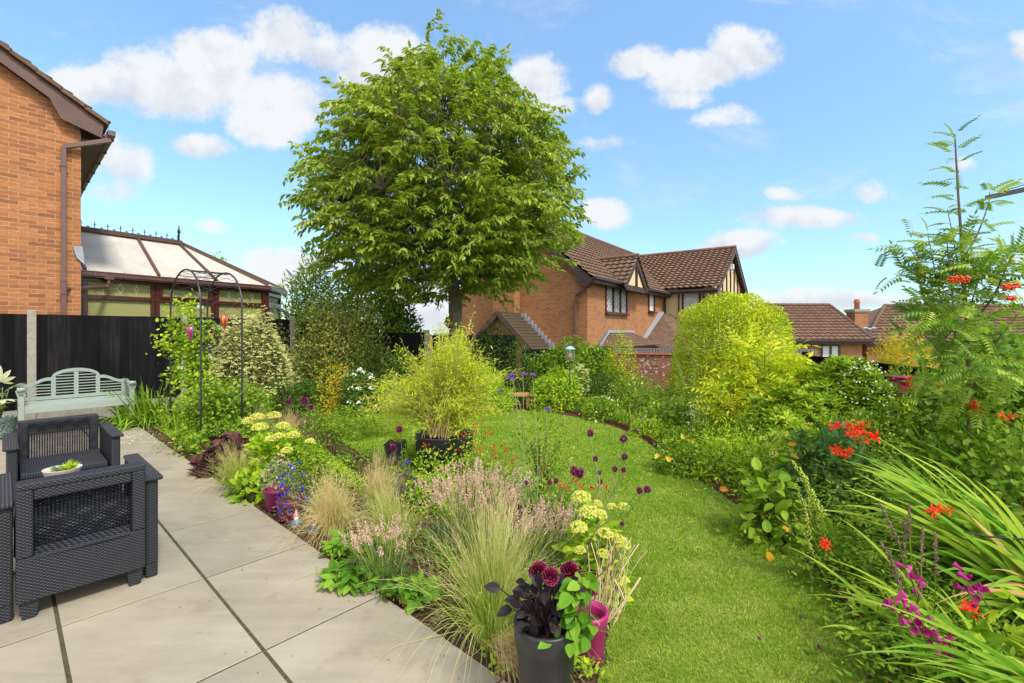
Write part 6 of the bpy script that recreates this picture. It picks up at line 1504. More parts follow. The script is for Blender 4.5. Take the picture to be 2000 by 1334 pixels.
shrub('whorled_shrub', 'large fresh green shrub with whorled leaf tips, centre of the right border', 'shrub', 1640, 5.3, 118, 722, 4000, .095, WHORL, 'whorl', amp=.25, shell=.35, jit=.35, up=.8, fill=.15)
shrub('whorled_shrub', 'second whorled shrub lower and nearer the lawn', 'shrub', 1535, 4.8, 85, 768, 2000, .085, WHORL, 'whorl', amp=.25, jit=.35, up=.8)
shrub('japanese_maple', 'amber tinted feathery maple in front of the far bungalow', 'tree', 1765, 8.6, 52, 646, 2600, .07, LANCE, 'gold', z0=.8, amp=.4, shell=.6)
shrub('small_leaf_shrub', 'fine leaved shrub below the magenta wall planter', 'shrub', 1690, 4.5, 82, 788, 4600, .035, OVAL, 'mid', amp=.25)
shrub('white_sprays', 'loose stems of tiny white flowers by the black fence', 'plant', 1690, 4.9, 45, 705, 160, .05, LANCE, 'mid', shell=.5, z0=.5, fl=dict(kind='single', n=150, s=.014, mat='white'))
shrub('ivy_mass', 'dense ivy covering the fence behind the rowan', 'ivy', 1935, 4.3, 105, 658, 5200, .075, ROUND, 'rowan', dy=.5, amp=.2, K=40, fill=.35)
shrub('ivy_mass', 'ivy and leaves tumbling below the magenta wall planter', 'ivy', 1830, 4.2, 60, 720, 1800, .065, ROUND, 'rowan', dy=.6, amp=.3)
shrub('snowberry', 'round leaved shrub behind the big crocosmia leaves', 'shrub', 1905, 3.0, 135, 815, 4200, .05, ROUND, 'mid', dy=.7, amp=.25, shell=.5, st=26)
shrub('snowberry', 'round leaved shrub at the right edge over the black wires', 'shrub', 2030, 2.5, 130, 835, 2600, .045, ROUND, 'rowan', dy=.7, amp=.25, shell=.5)
shrub('wall_planter_flowers', 'small peach and pink flowering plant in the magenta wall planter', 'plant', 1757, 4.9, 18, 700, 260, .03, OVAL, 'mid', z0=WP[2]+.05, st=6, srad=.003, fl=dict(kind='single', n=40, s=.018, mat='orange'))
shrub('peony', 'blue green lance leaved peony in the middle of the right border', 'plant', 1625, 3.75, 98, 850, 1600, .12, leaf_t(.36, (0, .35, .7, 1), (0, 1, .7, 0)), 'blue', amp=.3, shell=.6, up=.5)
shrub('evening_primrose', 'low mound with yellow primrose flowers spilling over the edging', 'plant', 1330, 4.7, 52, 858, 1500, .045, OVAL, 'mid', fl=dict(kind='single', n=7, s=.045, mat='yel'))
shrub('spurge_mound', 'green leafy mound along the lawn behind the persicaria', 'plant', 1425, 4.5, 70, 838, 2600, .05, LANCE, 'bright', amp=.35)
shrub('goldenrod', 'tangle of green and yellow tipped stems in front of the whorled shrub', 'plant', 1500, 4.2, 75, 850, 2200, .05, LANCE, 'bright', amp=.4, shell=.7, fl=dict(kind='cluster', n=14, s=.035, mat='limefl', top=.3))
shrub('lime_sedum', 'lime flower heads with orange blooms left of the red crocosmia', 'plant', 1555, 4.0, 55, 832, 900, .05, OVAL, 'bright', fl=dict(kind='cluster', n=26, s=.04, mat='limefl', top=.35))
shrub('bramble_leaves', 'broad green leaves with orange autumn tints at the lawn edge', 'plant', 1505, 3.15, 62, 925, 260, .10, BIG, 'mid', amp=.4, shell=.7, st=12, srad=.004, fl=None)
o = thing('autumn_leaves', 'scattered orange tinted leaves along the lawn edge', 'leaves', tuple(gp(1480, 1040)))
P = np.array([at(1405, 955, 3.9), at(1478, 1060, 3.05), at(1496, 1008, 3.1), at(1500, 1080, 2.9), at(1540, 870, 3.7), at(1520, 1030, 3.0), at(1560, 895, 3.6), at(1650, 822, 3.6), at(1310, 905, 4.8), at(1450, 1010, 3.3)]); P[:, 2] = np.maximum(P[:, 2], .05)
mkp('foliage', scatter(BIG, P, rdir(len(P))*A3(1, 1, .3), unit(A3(0, -.6, 1)+rng.normal(size=P.shape)*.2), .075), G['orange'], o)
# tall pale spires
def spires(name, label, cat, px, Y, w, ytops, mat, fmat, k=24, s=.012, L=.3, wd=.012, lean=(0, 0), leaf=OCTA, leaves=40, grp=None, lm=None, ls=.05):
    n = len(ytops); c = groundpt(px, Y); t = thing(name, label, cat, tuple(c), group=grp); tops = np.array([at(px+rng.uniform(-w, w) if not isinstance(w, (list, tuple)) else w[i], y, Y+rng.uniform(-.12, .12)) for i, y in enumerate(ytops)])
    b = c+np.column_stack([rng.normal(size=(n, 2))*.04, np.zeros(n)])-A3(lean[0], lean[1], 0); tt = np.linspace(0, 1, 6)[None, :, None]; pth = b[:, None]*(1-tt)+tops[:, None]*tt+np.sin(tt*pi)*rng.normal(size=(n, 1, 3))*.03
    mkp('stem', tubes(pth, .003*np.ones((n, 6)), 4), mat if not isinstance(mat, str) else G[mat], t)
    D = unit(pth[:, -1]-pth[:, -2]); spikes(tops-D*L, D, L, wd, G[fmat], t, k=k, s=s, leaf=leaf)
    if leaves:
        u = rng.uniform(.05, .75, (n, leaves))[:, :, None]; P = (b[:, None]*(1-u)+tops[:, None]*u).reshape(-1, 3); mkp('foliage', scatter(LANCE, P, unit(rdir(len(P))+A3(0, 0, .5)), rdir(len(P)), ls*rng.uniform(.6, 1.2, len(P))), G[lm or 'mid'], t)
    return t
spires('veronicastrum', 'tall pale grey green flower spires in front of the privet', 'plant', 1350, 6.2, 34, [668, 700, 715, 735, 750, 705, 760], 'strap', 'greyg', L=.40, k=60, s=.014, wd=.018, lm='mid', ls=.07)
spires('white_gaura', 'thin stems dotted with tiny white flowers under the pale spires', 'plant', 1362, 5.6, 22, [775, 785, 790, 800, 805, 812, 795], 'mid', 'white', L=.3, k=14, s=.014, wd=.05, ls=.05)
spires('toadflax', 'feathery green gone-over spires leaning left over the lawn edge', 'plant', 1660, 2.6, [1548, 1560, 1575, 1555, 1590, 1600, 1570, 1548], [900, 912, 930, 945, 960, 985, 975, 1000], 'strap', 'limefl', L=.28, k=70, s=.009, wd=.012, leaves=30)
spires('salvia_spikes', 'purple brown spent salvia spikes in the right foreground', 'plant', 1810, 1.95, [1717, 1735, 1752, 1766, 1775, 1803, 1826, 1720, 1790, 1745], [982, 1075, 1055, 1010, 985, 1028, 1040, 1060, 1110, 1120], 'mid', 'salv', L=.17, k=70, s=.0085, wd=.009, leaves=24, ls=.035)
spires('penstemon', 'penstemon with leaning stems of magenta bells, low in the right foreground', 'plant', 1860, 1.7, [1745, 1768, 1800, 1822, 1842, 1770], [1170, 1190, 1205, 1225, 1245, 1110], 'mid', 'mag', L=.09, k=6, s=.030, wd=.008, leaf=BELL, leaves=30, lm='strap', ls=.055)
spires('penstemon', 'penstemon stem with a few magenta bells beside the orange blooms', 'plant', 1990, 1.75, [1895, 1885, 1905], [1135, 1115, 1160], 'mid', 'mag', L=.08, k=5, s=.026, wd=.015, leaf=BELL, leaves=18, lm='strap')
# crocosmia: great fans of sword leaves lying over to the left
def sword(label, base, tipc, spread, n, wid, mat='strap', L=1.0, droop=(.12, .35)):
    t = thing('crocosmia', label, 'plant', (base[0], base[1], 0), group='flowering crocosmia clumps'); b = base+rng.normal(size=(n, 3))*A3(.10, .12, .05); b[:, 2] = np.maximum(.02, b[:, 2])
    tip = tipc+rng.normal(size=(n, 3))*spread; D = tip-b; Ln = np.linalg.norm(D, axis=1)*rng.uniform(.65, 1.08, n); D = unit(D)+A3(0, 0, .12)
    side = unit(np.cross(D, A3(.1, -.8, .5))+rng.normal(size=(n, 3))*.25)
    mkp('leaf_blade', blades(b, D, Ln, rng.uniform(*droop, n), wid*rng.uniform(.6, 1.2, n), 9, side=side, power=2.6), G[mat], t)
    return t, b
CR1 = at(2060, 1190, 2.15); t1, b1_ = sword('large crocosmia with sword leaves flopped towards the lawn and scarlet sprays', A3(CR1[0], 2.15, .12), at(1720, 890, 2.35), A3(.15, .2, .14), 190, .052)
n = 26; b = A3(CR1[0]-.03, 2.1, .12)+rng.normal(size=(n, 3))*A3(.08, .1, .04); D = unit(at(1760, 940, 2.05)-b+rng.normal(size=(n, 3))*.15)
mkp('leaf_blade', blades(b, D, rng.uniform(.6, .95, n), rng.uniform(.5, .9, n), .034, 10, side=unit(np.cross(D, A3(.1, -.8, .5))), power=3), G['strap'], t1)
b = A3(CR1[0]-.12, 2.02, .20)+rng.normal(size=(4, 3))*.03; D = unit(np.array([at(1810, 900, 2.05), at(1700, 1000, 2.0), at(1760, 1000, 2.0), at(1840, 960, 2.0)])-b)
mkp('dead_leaf_blade', blades(b, D, A3(.66, .72, .5, .55) if False else np.array([.60, .72, .55, .45]), np.array([.06, .45, .5, .3]), np.array([.042, .022, .02, .02]), 10, side=unit(np.cross(D, A3(.1, -.8, .5))), power=2.6), G['dead'], t1)
t2, _ = sword('second crocosmia behind with leaves fanning left and scarlet sprays', A3(3.35, 3.05, .1), at(1800, 835, 3.0), A3(.22, .2, .12), 95, .050)
t3, _ = sword('lower lime leaved crocosmia in the near right corner', A3(1.95, 1.45, .02), at(1800, 1205, 1.5), A3(.13, .15, .10), 95, .034, 'strap', droop=(.15, .5))
t4, _ = sword('green crocosmia leaves low against the lawn edge', A3(1.86, 1.95, .02), at(1690, 1110, 2.0), A3(.12, .2, .09), 80, .026, 'strap', droop=(.2, .5))
PET = leaf_t(.22, (0, .4, .8, 1), (.35, .6, 1, .3), bend=.6)
def spray(t, c, k=9, s=.035, w=.045):
    P = c+rng.normal(size=(k, 3))*w*A3(1, .6, .5); m = 9; Q = np.repeat(P, m, 0)+rng.normal(size=(k*m, 3))*.006; D = unit(rdir(k*m)+A3(-.5, -.3, .5)); mkp('flower', scatter(PET, Q, D, rdir(k*m), s), G['red'], t)
for (px, py, Y, k, w) in ((1634, 834, 2.55, 4, .02), (1662, 845, 2.5, 9, .035), (1678, 832, 2.55, 6, .02), (1690, 860, 2.45, 8, .03), (1638, 880, 2.5, 5, .02), (1658, 888, 2.5, 5, .018), (1712, 858, 2.4, 3, .015)):
    spray(t1, at(px, py, Y), max(3, int(k*.6)), .030, w*(1.25 if k > 5 else .5))
spray(t1, at(1835, 998, 1.95), 6, .026, .016)
for (px, py, Y, k, w) in ((1782, 745, 3.0, 5, .03), (1784, 756, 3.0, 8, .03), (1834, 756, 3., 3, .02), (1890, 791, 2.9, 6, .025), (1917, 803, 2.9, 6, .025), (1967, 816, 2.8, 7, .03)): spray(t2, at(px, py, Y), max(3, int(k*.55)), .032, w*(1 if k > 5 else .4))
for (px, py, Y, k, w) in ((1893, 1188, 1.6, 4, .012), (1612, 1058, 2.1, 5, .014)): spray(t3 if px > 1700 else t4, at(px, py, Y), k, .022, w)
G3 = [t3, t4]
# ground cover along the right lawn edge
def carpet(label, pxs, n, ls, leaf, mat, hgt=.10, wid=.13, name='ground_cover', off=.0):
    P = np.array([gp(*p) for p in pxs]); P = smooth_curve(P, 6); i = rng.integers(0, len(P)-1, n); u = rng.random(n)[:, None]; q = P[i]*(1-u)+P[i+1]*u; d = unit(P[np.minimum(i+1, len(P)-1)]-P[i]); nn = np.stack([-d[:, 1], d[:, 0], d[:, 2]], 1)
    o = rng.normal(size=n)*.5; q = q+nn*(o*wid+off)[:, None]; q[:, 2] = hgt*rng.random(n)**.7*np.clip(1.15-np.abs(o)*.5, .2, 1)*(1+.5*np.sin(q[:, 0]*9+q[:, 1]*7))+.01
    D = unit(rdir(n)*A3(1, 1, .4)+A3(0, 0, .35)); o_ = mkp(name, scatter(leaf, q, D, unit(A3(0, 0, 1)+rng.normal(size=(n, 3))*.5), ls*rng.uniform(.6, 1.2, n)), G[mat]); return setp(o_, label, None, kind='stuff')
carpet('dense low leaves hugging the lawn edge at the right foreground', [(1850, 1500), (1830, 1400), (1800, 1334), (1740, 1262), (1680, 1180), (1640, 1130)], 9500, .036, leaf_t(.4), 'mid', .20, .30, off=-.12)
carpet('small leaved ground cover along the rusty edging', [(1640, 1135), (1600, 1085), (1520, 1025), (1450, 970), (1390, 925)], 6500, .026, OVAL, 'mid', .13, .20, off=-.12)
carpet('low leaves along the far bend of the lawn', [(1370, 905), (1310, 868), (1262, 842), (1200, 818), (1130, 802), (1070, 795)], 4200, .035, OVAL, 'mid', .16, .3, off=-.10)
carpet('taller mixed green growth filling the right border', [(1960, 1250), (1850, 1120), (1740, 1050), (1620, 985), (1500, 930), (1400, 880)], 15000, .048, LANCE, 'mid', .40, .80)
carpet('mixed green growth filling the middle of the far right border', [(1800, 900), (1650, 860), (1500, 830), (1380, 815), (1300, 805), (1230, 795)], 7500, .055, OVAL, 'mid', .40, .9)
carpet('green growth filling the bed at the bottom of the garden', [(1220, 800), (1130, 790), (1060, 785), (960, 782), (860, 785), (760, 790), (660, 795)], 6500, .06, OVAL, 'dark', .30, .9)
carpet('leafy mint like growth between the grasses and the lawn', [(620, 832), (660, 838), (700, 846), (735, 858)], 5200, .035, OVAL, 'mid', .24, .42)
carpet('low green growth along the inner lawn edge', [(860, 945), (960, 975), (1050, 1000), (1110, 1040), (1150, 1100)], 3600, .032, OVAL, 'mid', .20, .20)
carpet('mixed leaves under the roses and the small tree', [(400, 862), (460, 872), (520, 880), (600, 900), (650, 930)], 6500, .04, OVAL, 'mid', .22, .5)
carpet('low leaves beneath the bench end and daylily', [(330, 832), (380, 830), (440, 832), (520, 828)], 3200, .05, OVAL, 'mid', .30, .5)
carpet('soft green filler between the lime flower heads and the pale grasses', [(560, 905), (630, 945), (700, 985)], 4800, .032, LANCE, 'bright', .20, .45)
carpet('green filler under the lavender and between the grasses', [(700, 1010), (800, 1060), (880, 1130), (1000, 1170), (1100, 1130)], 5500, .030, NARROW, 'mid', .16, .30)
carpet('creeping leaves under the dahlia pots', [(1000, 1334), (1010, 1290), (1120, 1290), (1140, 1340)], 420, .03, OVAL, 'bright', .08, .10)
shrub('aquilegia', 'pale green lobed aquilegia leaves at the right edge', 'plant', 1990, 1.62, 60, 1190, 90, .075, TRIF, 'bright', z0=.05, st=14, srad=.0025, shell=.4)
# yellow bush in the round planter
def goldbush():
    c = PB+A3(0, 0, .38); t = thing('golden_willow_bush', 'airy yellow green narrow leaved bush spreading out of the round planter', 'shrub', tuple(c)); n = 520
    ax = np.array([(820, 715), (860, 680), (905, 700), (940, 730), (975, 740), (770, 760), (735, 775), (800, 740), (890, 650), (925, 690), (850, 790), (960, 790), (740, 800), (830, 820), (900, 800), (880, 740), (920, 760), (830, 690), (900, 670)])
    cen = np.array([at(x, y, c[1]+rng.uniform(-.25, .3)) for x, y in ax]); e = cen[rng.integers(0, len(cen), n)]+rng.normal(size=(n, 3))*A3(.14, .16, .10)
    e[:, 2] = np.maximum(e[:, 2], c[2]+.02)
    tt = np.linspace(0, 1, 8)[None, :, None]; b = c+np.column_stack([rng.normal(size=(n, 2))*.07, np.zeros(n)]); pth = b[:, None]*(1-tt)+e[:, None]*tt; pth[:, :, 2] += np.sin(tt[..., 0]*pi)*.14; pth[:, 1:] += rng.normal(size=(n, 7, 3))*.014
    mkp('stem', tubes(pth, .0028*(1-.6*tt[..., 0])*np.ones((n, 1)), 3), leafmat('gold_stem', (.42, .34, .10), (.50, .36, .16), trans=0), t)
    u = rng.uniform(.16, 1.0, (n, 48))*7; i0 = np.minimum(u.astype(int), 6); fr = (u-i0)[..., None]; r = np.arange(n)[:, None]; P = (pth[r, i0]*(1-fr)+pth[r, i0+1]*fr).reshape(-1, 3)+rng.normal(size=(n*48, 3))*.022
    mkp('foliage', scatter(leaf_t(.22, (0, .4, 1), (0, 1, 0), bend=.3), P, unit(rdir(len(P))+A3(0, 0, -.25)), rdir(len(P)), rng.uniform(.025, .055, len(P))), G['yellow'], t)
goldbush()
shrub('trailing_jasmine', 'small leaved stems trailing over the round planter rim', 'plant', 905, 4.5, 38, 822, 500, .03, OVAL, 'yellow', z0=.18, st=6, srad=.002)
shrub('square_planter_plant', 'small yellowish plant growing in the square planter', 'plant', 775, SQ[1], 22, 812, 420, .03, LANCE, 'yellow', z0=.26, st=14, srad=.002, shell=.9, fl=dict(kind='single', n=5, s=.02, mat='yel'))
shrub('fennel', 'feathery green fennel between the two planters', 'plant', 805, 4.75, 22, 858, 900, .05, NARROW, 'mid', shell=.9)
# open twiggy shrubs
def twiggy(label, px, py, w, ytop, n, mat='mid', ls=.035, name='blueberry_bush', m=16):
    c = gp(px, py); c[2] = 0; Y = c[1]; r = A3(w/F*Y, w/F*Y*.8, H-(ytop-V0)/F*Y); t = thing(name, label, 'shrub', tuple(c)); pth, rd = stems(c, r, m, spread=.08, rad=.0055, m=7)
    mkp('stem', tubes(pth, rd, 5), M_TWIG, t); i = rng.integers(0, m, n); u = rng.uniform(.35, 1, n)*6; i0 = np.minimum(u.astype(int), 5); f_ = (u-i0)[:, None]; P = pth[i, i0]*(1-f_)+pth[i, i0+1]*f_+rng.normal(size=(n, 3))*.05*(u/6)[:, None]
    mkp('foliage', scatter(OVAL, P, unit(rdir(n)+A3(0, 0, .5)), unit(rdir(n)*.6+A3(0, 0, 1)), ls*rng.uniform(.6, 1.2, n)), G[mat], t)
twiggy('open twiggy bush with dark stems on the lawn side behind the lavender', 1062, 968, 88, 805, 900)
twiggy('small open twiggy tree between the alliums and the lawn', 640, 905, 68, 768, 1100)
# red salvia: hair-thin stems with scarlet dots
def redsalvia(label, px, py, pts, ls=.03, nleaf=300, w=60, ytop=880):
    c = gp(px, py); c[2] = 0; t = thing('red_salvia', label, 'plant', tuple(c)); P = np.array([at(x, y, c[1]+rng.uniform(-.15, .15)) for x, y in pts]); n = len(P); tt = np.linspace(0, 1, 6)[None, :, None]; b = c+np.column_stack([rng.normal(size=(n, 2))*.05, np.zeros(n)])
    pth = b[:, None]*(1-tt)+P[:, None]*tt+np.sin(tt*pi)*rng.normal(size=(n, 1, 3))*.03; mkp('stem', tubes(pth, .0014*np.ones((n, 6)), 3), M_TWIG, t)
    k = 4
    for p_ in P: mkp('flower', scatter(leaf_t(.8, (0, .6, 1), (0, 1, .4), bend=.3), p_+rng.normal(size=(k, 3))*.008, rdir(k), rdir(k), .022), G['redsm'], t)
    u = rng.uniform(.1, .8, nleaf)[:, None]; i = rng.integers(0, n, nleaf); L_ = b[i]*(1-u)+P[i]*u+rng.normal(size=(nleaf, 3))*.02; mkp('foliage', scatter(OVAL, L_, rdir(nleaf), rdir(nleaf), ls), G['mid'], t)
redsalvia('scarlet flowered salvia around the rim of the round planter', 905, 960, [(928, 832), (933, 828), (930, 842), (903, 850), (912, 848), (829, 868), (836, 868), (895, 878), (925, 872), (940, 875), (965, 872), (964, 880), (962, 888), (985, 865), (988, 877), (996, 900), (1006, 898), (952, 912), (1002, 918), (943, 818), (951, 843), (963, 845), (968, 893), (986, 920)], ytop=830)
redsalvia('red flowered salvia stems among the drumstick alliums', 1120, 1040, [(1120, 936), (1128, 940), (1170, 952), (1172, 945), (1185, 950), (1107, 958), (1110, 950), (1125, 965), (1138, 948), (1152, 952), (1165, 970), (1100, 980), (1085, 975), (1190, 962), (1060, 905), (1095, 945)], nleaf=200)
# drumstick alliums
def alliums(label, px, py, heads, r=.0185, name='drumstick_allium'):
    c = gp(px, py); c[2] = .01; t = thing(name, label, 'allium', tuple(c), group='clumps of drumstick alliums')
    for (x, y, Y, s) in heads:
        h = at(x, y, Y); b = c+A3(rng.normal()*.03, rng.normal()*.03, 0); tt = np.linspace(0, 1, 8)[None, :, None]; pth = b*(1-tt)+h*tt; bow = (h-b)*A3(1, 1, 0); pth = pth-bow*(np.sin(tt*pi)*.25)
        mkp('flower_stalk', tubes(pth, .0022*np.ones((1, 8)), 5), leafmat('allium_stalk', (.16, .24, .09), (.26, .32, .15), trans=0), t)
        n = 260; d = rdir(n); R = r*s; rr = R*A3(1, 1, 1.2)*rng.uniform(.35, 1.1, n)[:, None]
        mkp('flower_head', scatter(leaf_t(.5, (0, .5, 1), (.4, 1, .2)), h+d*rr*.62, d, rdir(n), R*.40, np.clip(d[:, 2]*.3+.45+rng.normal(size=n)*.2, 0, 1)), G['maroon'], t)
alliums('tall clump of maroon drumstick alliums standing over the lawn', 1175, 1120, [(1153, 846, 2.75, 1.25), (1218, 857, 2.6, 1.35), (1220, 892, 2.6, 1.15), (1163, 896, 2.75, 1.0), (1201, 916, 2.6, .95), (1218, 918, 2.6, .95), (1170, 923, 2.8, .85), (1172, 940, 2.8, .9)], )
alliums('pair of drooping maroon alliums leaning right over the lawn', 1190, 1135, [(1249, 958, 2.4, 1.05), (1264, 956, 2.4, 1.15), (1215, 1023, 2.4, .7)])
alliums('close pair of maroon alliums above the lime flower heads', 1050, 1120, [(1121, 920, 2.3, 1.35), (1132, 924, 2.28, 1.45), (1086, 939, 2.5, .85), (1074, 942, 2.5, .8), (1028, 943, 2.6, .7)])
alliums('maroon alliums in front of the square planter', 780, 985, [(780, 838, 3.6, 1.6), (768, 874, 3.4, 1.6)])
alliums('three maroon alliums beside the small twiggy tree', 600, 905, [(564, 784, 4.6, 1.7), (594, 783, 4.6, 2.4), (607, 796, 4.6, 1.7)])
# verbena
def verbena():
    c = gp(1050, 1100); c[2] = .01; t = thing('verbena', 'very tall wiry verbena stems with small purple heads in front of the stool', 'plant', tuple(c))
    for (x, y, Y) in ((995, 738, 2.75), (1001, 733, 2.75), (1022, 732, 2.7), (1040, 733, 2.8), (978, 765, 2.8), (1070, 800, 2.7), (1000, 741, 2.74)):
        h = at(x, y, Y); tt = np.linspace(0, 1, 8)[None, :, None]; b = c+A3(rng.normal()*.02, rng.normal()*.02, 0); pth = b*(1-tt)+h*tt+np.sin(tt*pi)*rng.normal(size=3)*.02
        mkp('stem', tubes(pth, .0015*np.ones((1, 8)), 4), leafmat('allium_stalk', (.16, .24, .09), (.26, .32, .15), trans=0), t); n = 60; d = rdir(n); d[:, 2] = np.abs(d[:, 2]); mkp('flower_head', scatter(STARF, h+d*A3(.014, .014, .008), unit(d+A3(0, 0, .5)), rdir(n), .008), G['violet'], t)
verbena()
# lime flower heads
def limeheads(label, px, py, heads, w, ytop, n=500, name='lime_hydrangea', s=.034):
    c = gp(px, py); c[2] = 0; Y = c[1]; r = A3(w/F*Y, w/F*Y*.8, H-(ytop-V0)/F*Y-.05); t = thing(name, label, 'shrub', tuple(c)); P, Nn, U = blob(c, r, n, .6, 12, .2, True, .3)
    mkp('foliage', scatter(ROUND, P, unit(Nn+rng.normal(size=P.shape)*.5), unit(A3(0, -.2, 1)+rng.normal(size=P.shape)*.4), rng.uniform(.04, .07, n)), G['bright'], t); pth, rd = stems(c, r, 16, rad=.003); mkp('stem', tubes(pth, rd, 4), M_STEMG, t)
    for (x, y, Yh, k) in heads:
        h = at(x, y, Yh); m = int(130*k); d = rdir(m); d[:, 2] = np.abs(d[:, 2])-.2; q = h+d*A3(s, s, s*.72)*k*rng.uniform(.75, 1, m)[:, None]
        mkp('flower_head', scatter(STARF, q, unit(d+A3(0, -.2, .3)), rdir(m), .0105, rng.random(m)), G['limefl'], t)
limeheads('hydrangea with lime panicles right of the tall grass, above the dahlias', 1160, 1165, [(1135, 972, 2.45, 1.5), (1150, 1000, 2.4, 1.55), (1130, 1030, 2.35, 1.3), (1172, 1005, 2.4, 1.0), (1195, 990, 2.55, .7), (1218, 990, 2.5, .8), (1182, 1042, 2.35, 1.1), (1215, 1062, 2.35, 1.25), (1178, 1082, 2.3, .8), (1133, 1075, 2.3, .7), (1166, 985, 2.5, .8), (1205, 1052, 2.35, .9)], 62, 985, 650)
limeheads('lime flowered plant near the purple heuchera', 530, 918, [(487, 823, 4.3, 1.6), (503, 815, 4.3, 1.6), (535, 812, 4.35, 1.6), (508, 835, 4.2, 1.8), (552, 832, 4.3, 1.5), (530, 858, 4.1, 1.4), (545, 852, 4.1, 1.2), (572, 850, 4.2, 1.5), (605, 862, 4.1, 1.0), (560, 880, 4.0, 1.2)], 68, 835, 1400, 'lime_alchemilla', s=.040)
# heuchera
shrub('heuchera', 'mound of crinkled purple heuchera leaves by the arch foot', 'plant', 440, 4.75, 50, 858, 330, .10, ROUND, 'purple', amp=.3, shell=.5, tilt=.8)
# strawberries
def strawberry(label, px, py, w, n, hgt=.13, grp='strawberry plants', dyy=.6):
    c = gp(px, py); c[2] = .0; Y = c[1]; r = A3(w/F*Y, w/F*Y*dyy, hgt); t = thing('strawberry_plant', label, 'plant', tuple(c), group=grp); a = rng.random(n)*2*pi; q = np.sqrt(rng.random(n)); P = c+np.column_stack([np.cos(a)*q*r[0], np.sin(a)*q*r[1], hgt*rng.uniform(.35, 1, n)*(1.1-q*.5)])
    D = unit(np.column_stack([np.cos(a), np.sin(a), np.full(n, .1)])+rng.normal(size=(n, 3))*.4); mkp('foliage', scatter(TRIF, P, D, unit(A3(0, 0, 1)+rng.normal(size=(n, 3))*.3), rng.uniform(.06, .10, n)), G['straw_leaf'], t)
    tt = np.linspace(0, 1, 4)[None, :, None]; mkp('stem', tubes((c+A3(0, 0, .01))*(1-tt)+P[:, None]*tt, .0016*np.ones((n, 4)), 3), M_STEMG, t)
    m = 8; Q = c+np.column_stack([rng.uniform(-1, .6, m)*r[0]*1.1, -rng.uniform(.2, 1, m)*r[1]*1.1, rng.uniform(.01, .05, m)]); mkp('berry', scatter(SPH, Q, rdir(m), rdir(m), .011), G['berry'], t, True)
strawberry('strawberry leaves spilling onto the slabs below the pale lavender', 705, 1140, 62, 75)
strawberry('strawberry leaves right of the pale lavender, toward the tall grass', 800, 1175, 45, 42)
strawberry('strawberry plant with bright leaves next to the two gnomes', 690, 1085, 45, 40)
strawberry('strawberry plant spilling over the slab edge by the burgundy pots', 485, 968, 32, 34)
shrub('leafy_rosette', 'fresh green leaves beside the left burgundy pot', 'plant', 492, 3.95, 38, 905, 170, .07, BIG, 'bright', shell=.5)
# lobelia and companion in magenta pots
shrub('lobelia', 'deep blue lobelia spilling from the right burgundy pot', 'plant', 575, 3.5, 30, 905, 900, .018, OVAL, 'dark', z0=.12, st=10, srad=.0015, fl=dict(kind='single', n=95, s=.014, mat='blue_f'))
shrub('pale_lobelia', 'pale lilac flowered plant in the left burgundy pot', 'plant', 545, 3.8, 32, 895, 600, .025, LANCE, 'grey', z0=.16, st=10, srad=.0015, fl=dict(kind='single', n=90, s=.013, mat='lav'))
shrub('lobelia', 'blue lobelia tucked behind the lavender near the square planter', 'plant', 792, 3.9, 18, 900, 260, .02, OVAL, 'mid', fl=dict(kind='single', n=40, s=.016, mat='blue_f'))
shrub('fresh_mint', 'light green leafy mint behind the lavender', 'plant', 845, 3.7, 58, 885, 1500, .032, OVAL, 'bright', shell=.7, amp=.3)
# dahlia in the charcoal pot
def dahlia():
    c = POT1+A3(0, 0, .32); t = thing('dahlia', 'dark leaved dahlia with four maroon pompon flowers in the charcoal pot', 'dahlia', tuple(c)); n = 110
    e = np.array([at(1064+rng.normal()*24, rng.uniform(1138, 1225), POT1[1]+rng.normal()*.05) for _ in range(n)]); e[:, 2] = np.maximum(e[:, 2], c[2]+.02); tt = np.linspace(0, 1, 5)[None, :, None]
    mkp('stem', tubes((c)*(1-tt)+e[:, None]*tt+rng.normal(size=(n, 5, 3))*.004, .0025*np.ones((n, 5)), 5), leafmat('dark_stem', (.04, .02, .025), (.07, .03, .03), trans=0), t)
    D = unit((e-c)*A3(1, 1, .3)+rng.normal(size=(n, 3))*.02); mkp('foliage', scatter(BIG, e, unit(D+rng.normal(size=(n, 3))*.35+A3(0, 0, -.2)), unit(A3(0, -.6, 1)+rng.normal(size=(n, 3))*.35), rng.uniform(.035, .062, n)), G['black'], t)
    for (x, y, Y, s) in ((1052, 1117, 1.66, 1.0), (1075, 1126, 1.60, .85), (1113, 1118, 1.72, 1.1), (1152, 1146, 1.78, 1.0)):
        h = at(x, y, Y); m = 110; i = np.arange(m); zz = 1-1.35*(i+.5)/m; ph = i*2.39996; d = np.stack([np.sqrt(np.clip(1-zz*zz, 0, 1))*np.cos(ph), np.sqrt(np.clip(1-zz*zz, 0, 1))*np.sin(ph), zz], 1)
        tilt_ = R_(45); R = np.array([[1, 0, 0], [0, cos(tilt_), -sin(tilt_)], [0, sin(tilt_), cos(tilt_)]]); d = d @ R.T
        mkp('flower_head', scatter(leaf_t(.55, (0, .4, .8, 1), (.3, .8, 1, .35), fold=.6, bend=-.15), h+d*.010*s, d, np.roll(d, 1, 1), .026*s*(.8+.3*rng.random(m)), rng.random(m)*.6), G['dahlia'], t)
        b = c+A3(0, 0, 0); pth = b*(1-tt)+(h-A3(0, 0, .01))*tt; mkp('flower_stalk', tubes(pth, .003*np.ones((1, 5)), 6), leafmat('dark_stem', (.04, .02, .025), (.07, .03, .03), trans=0), t)
    return t
dahlia()
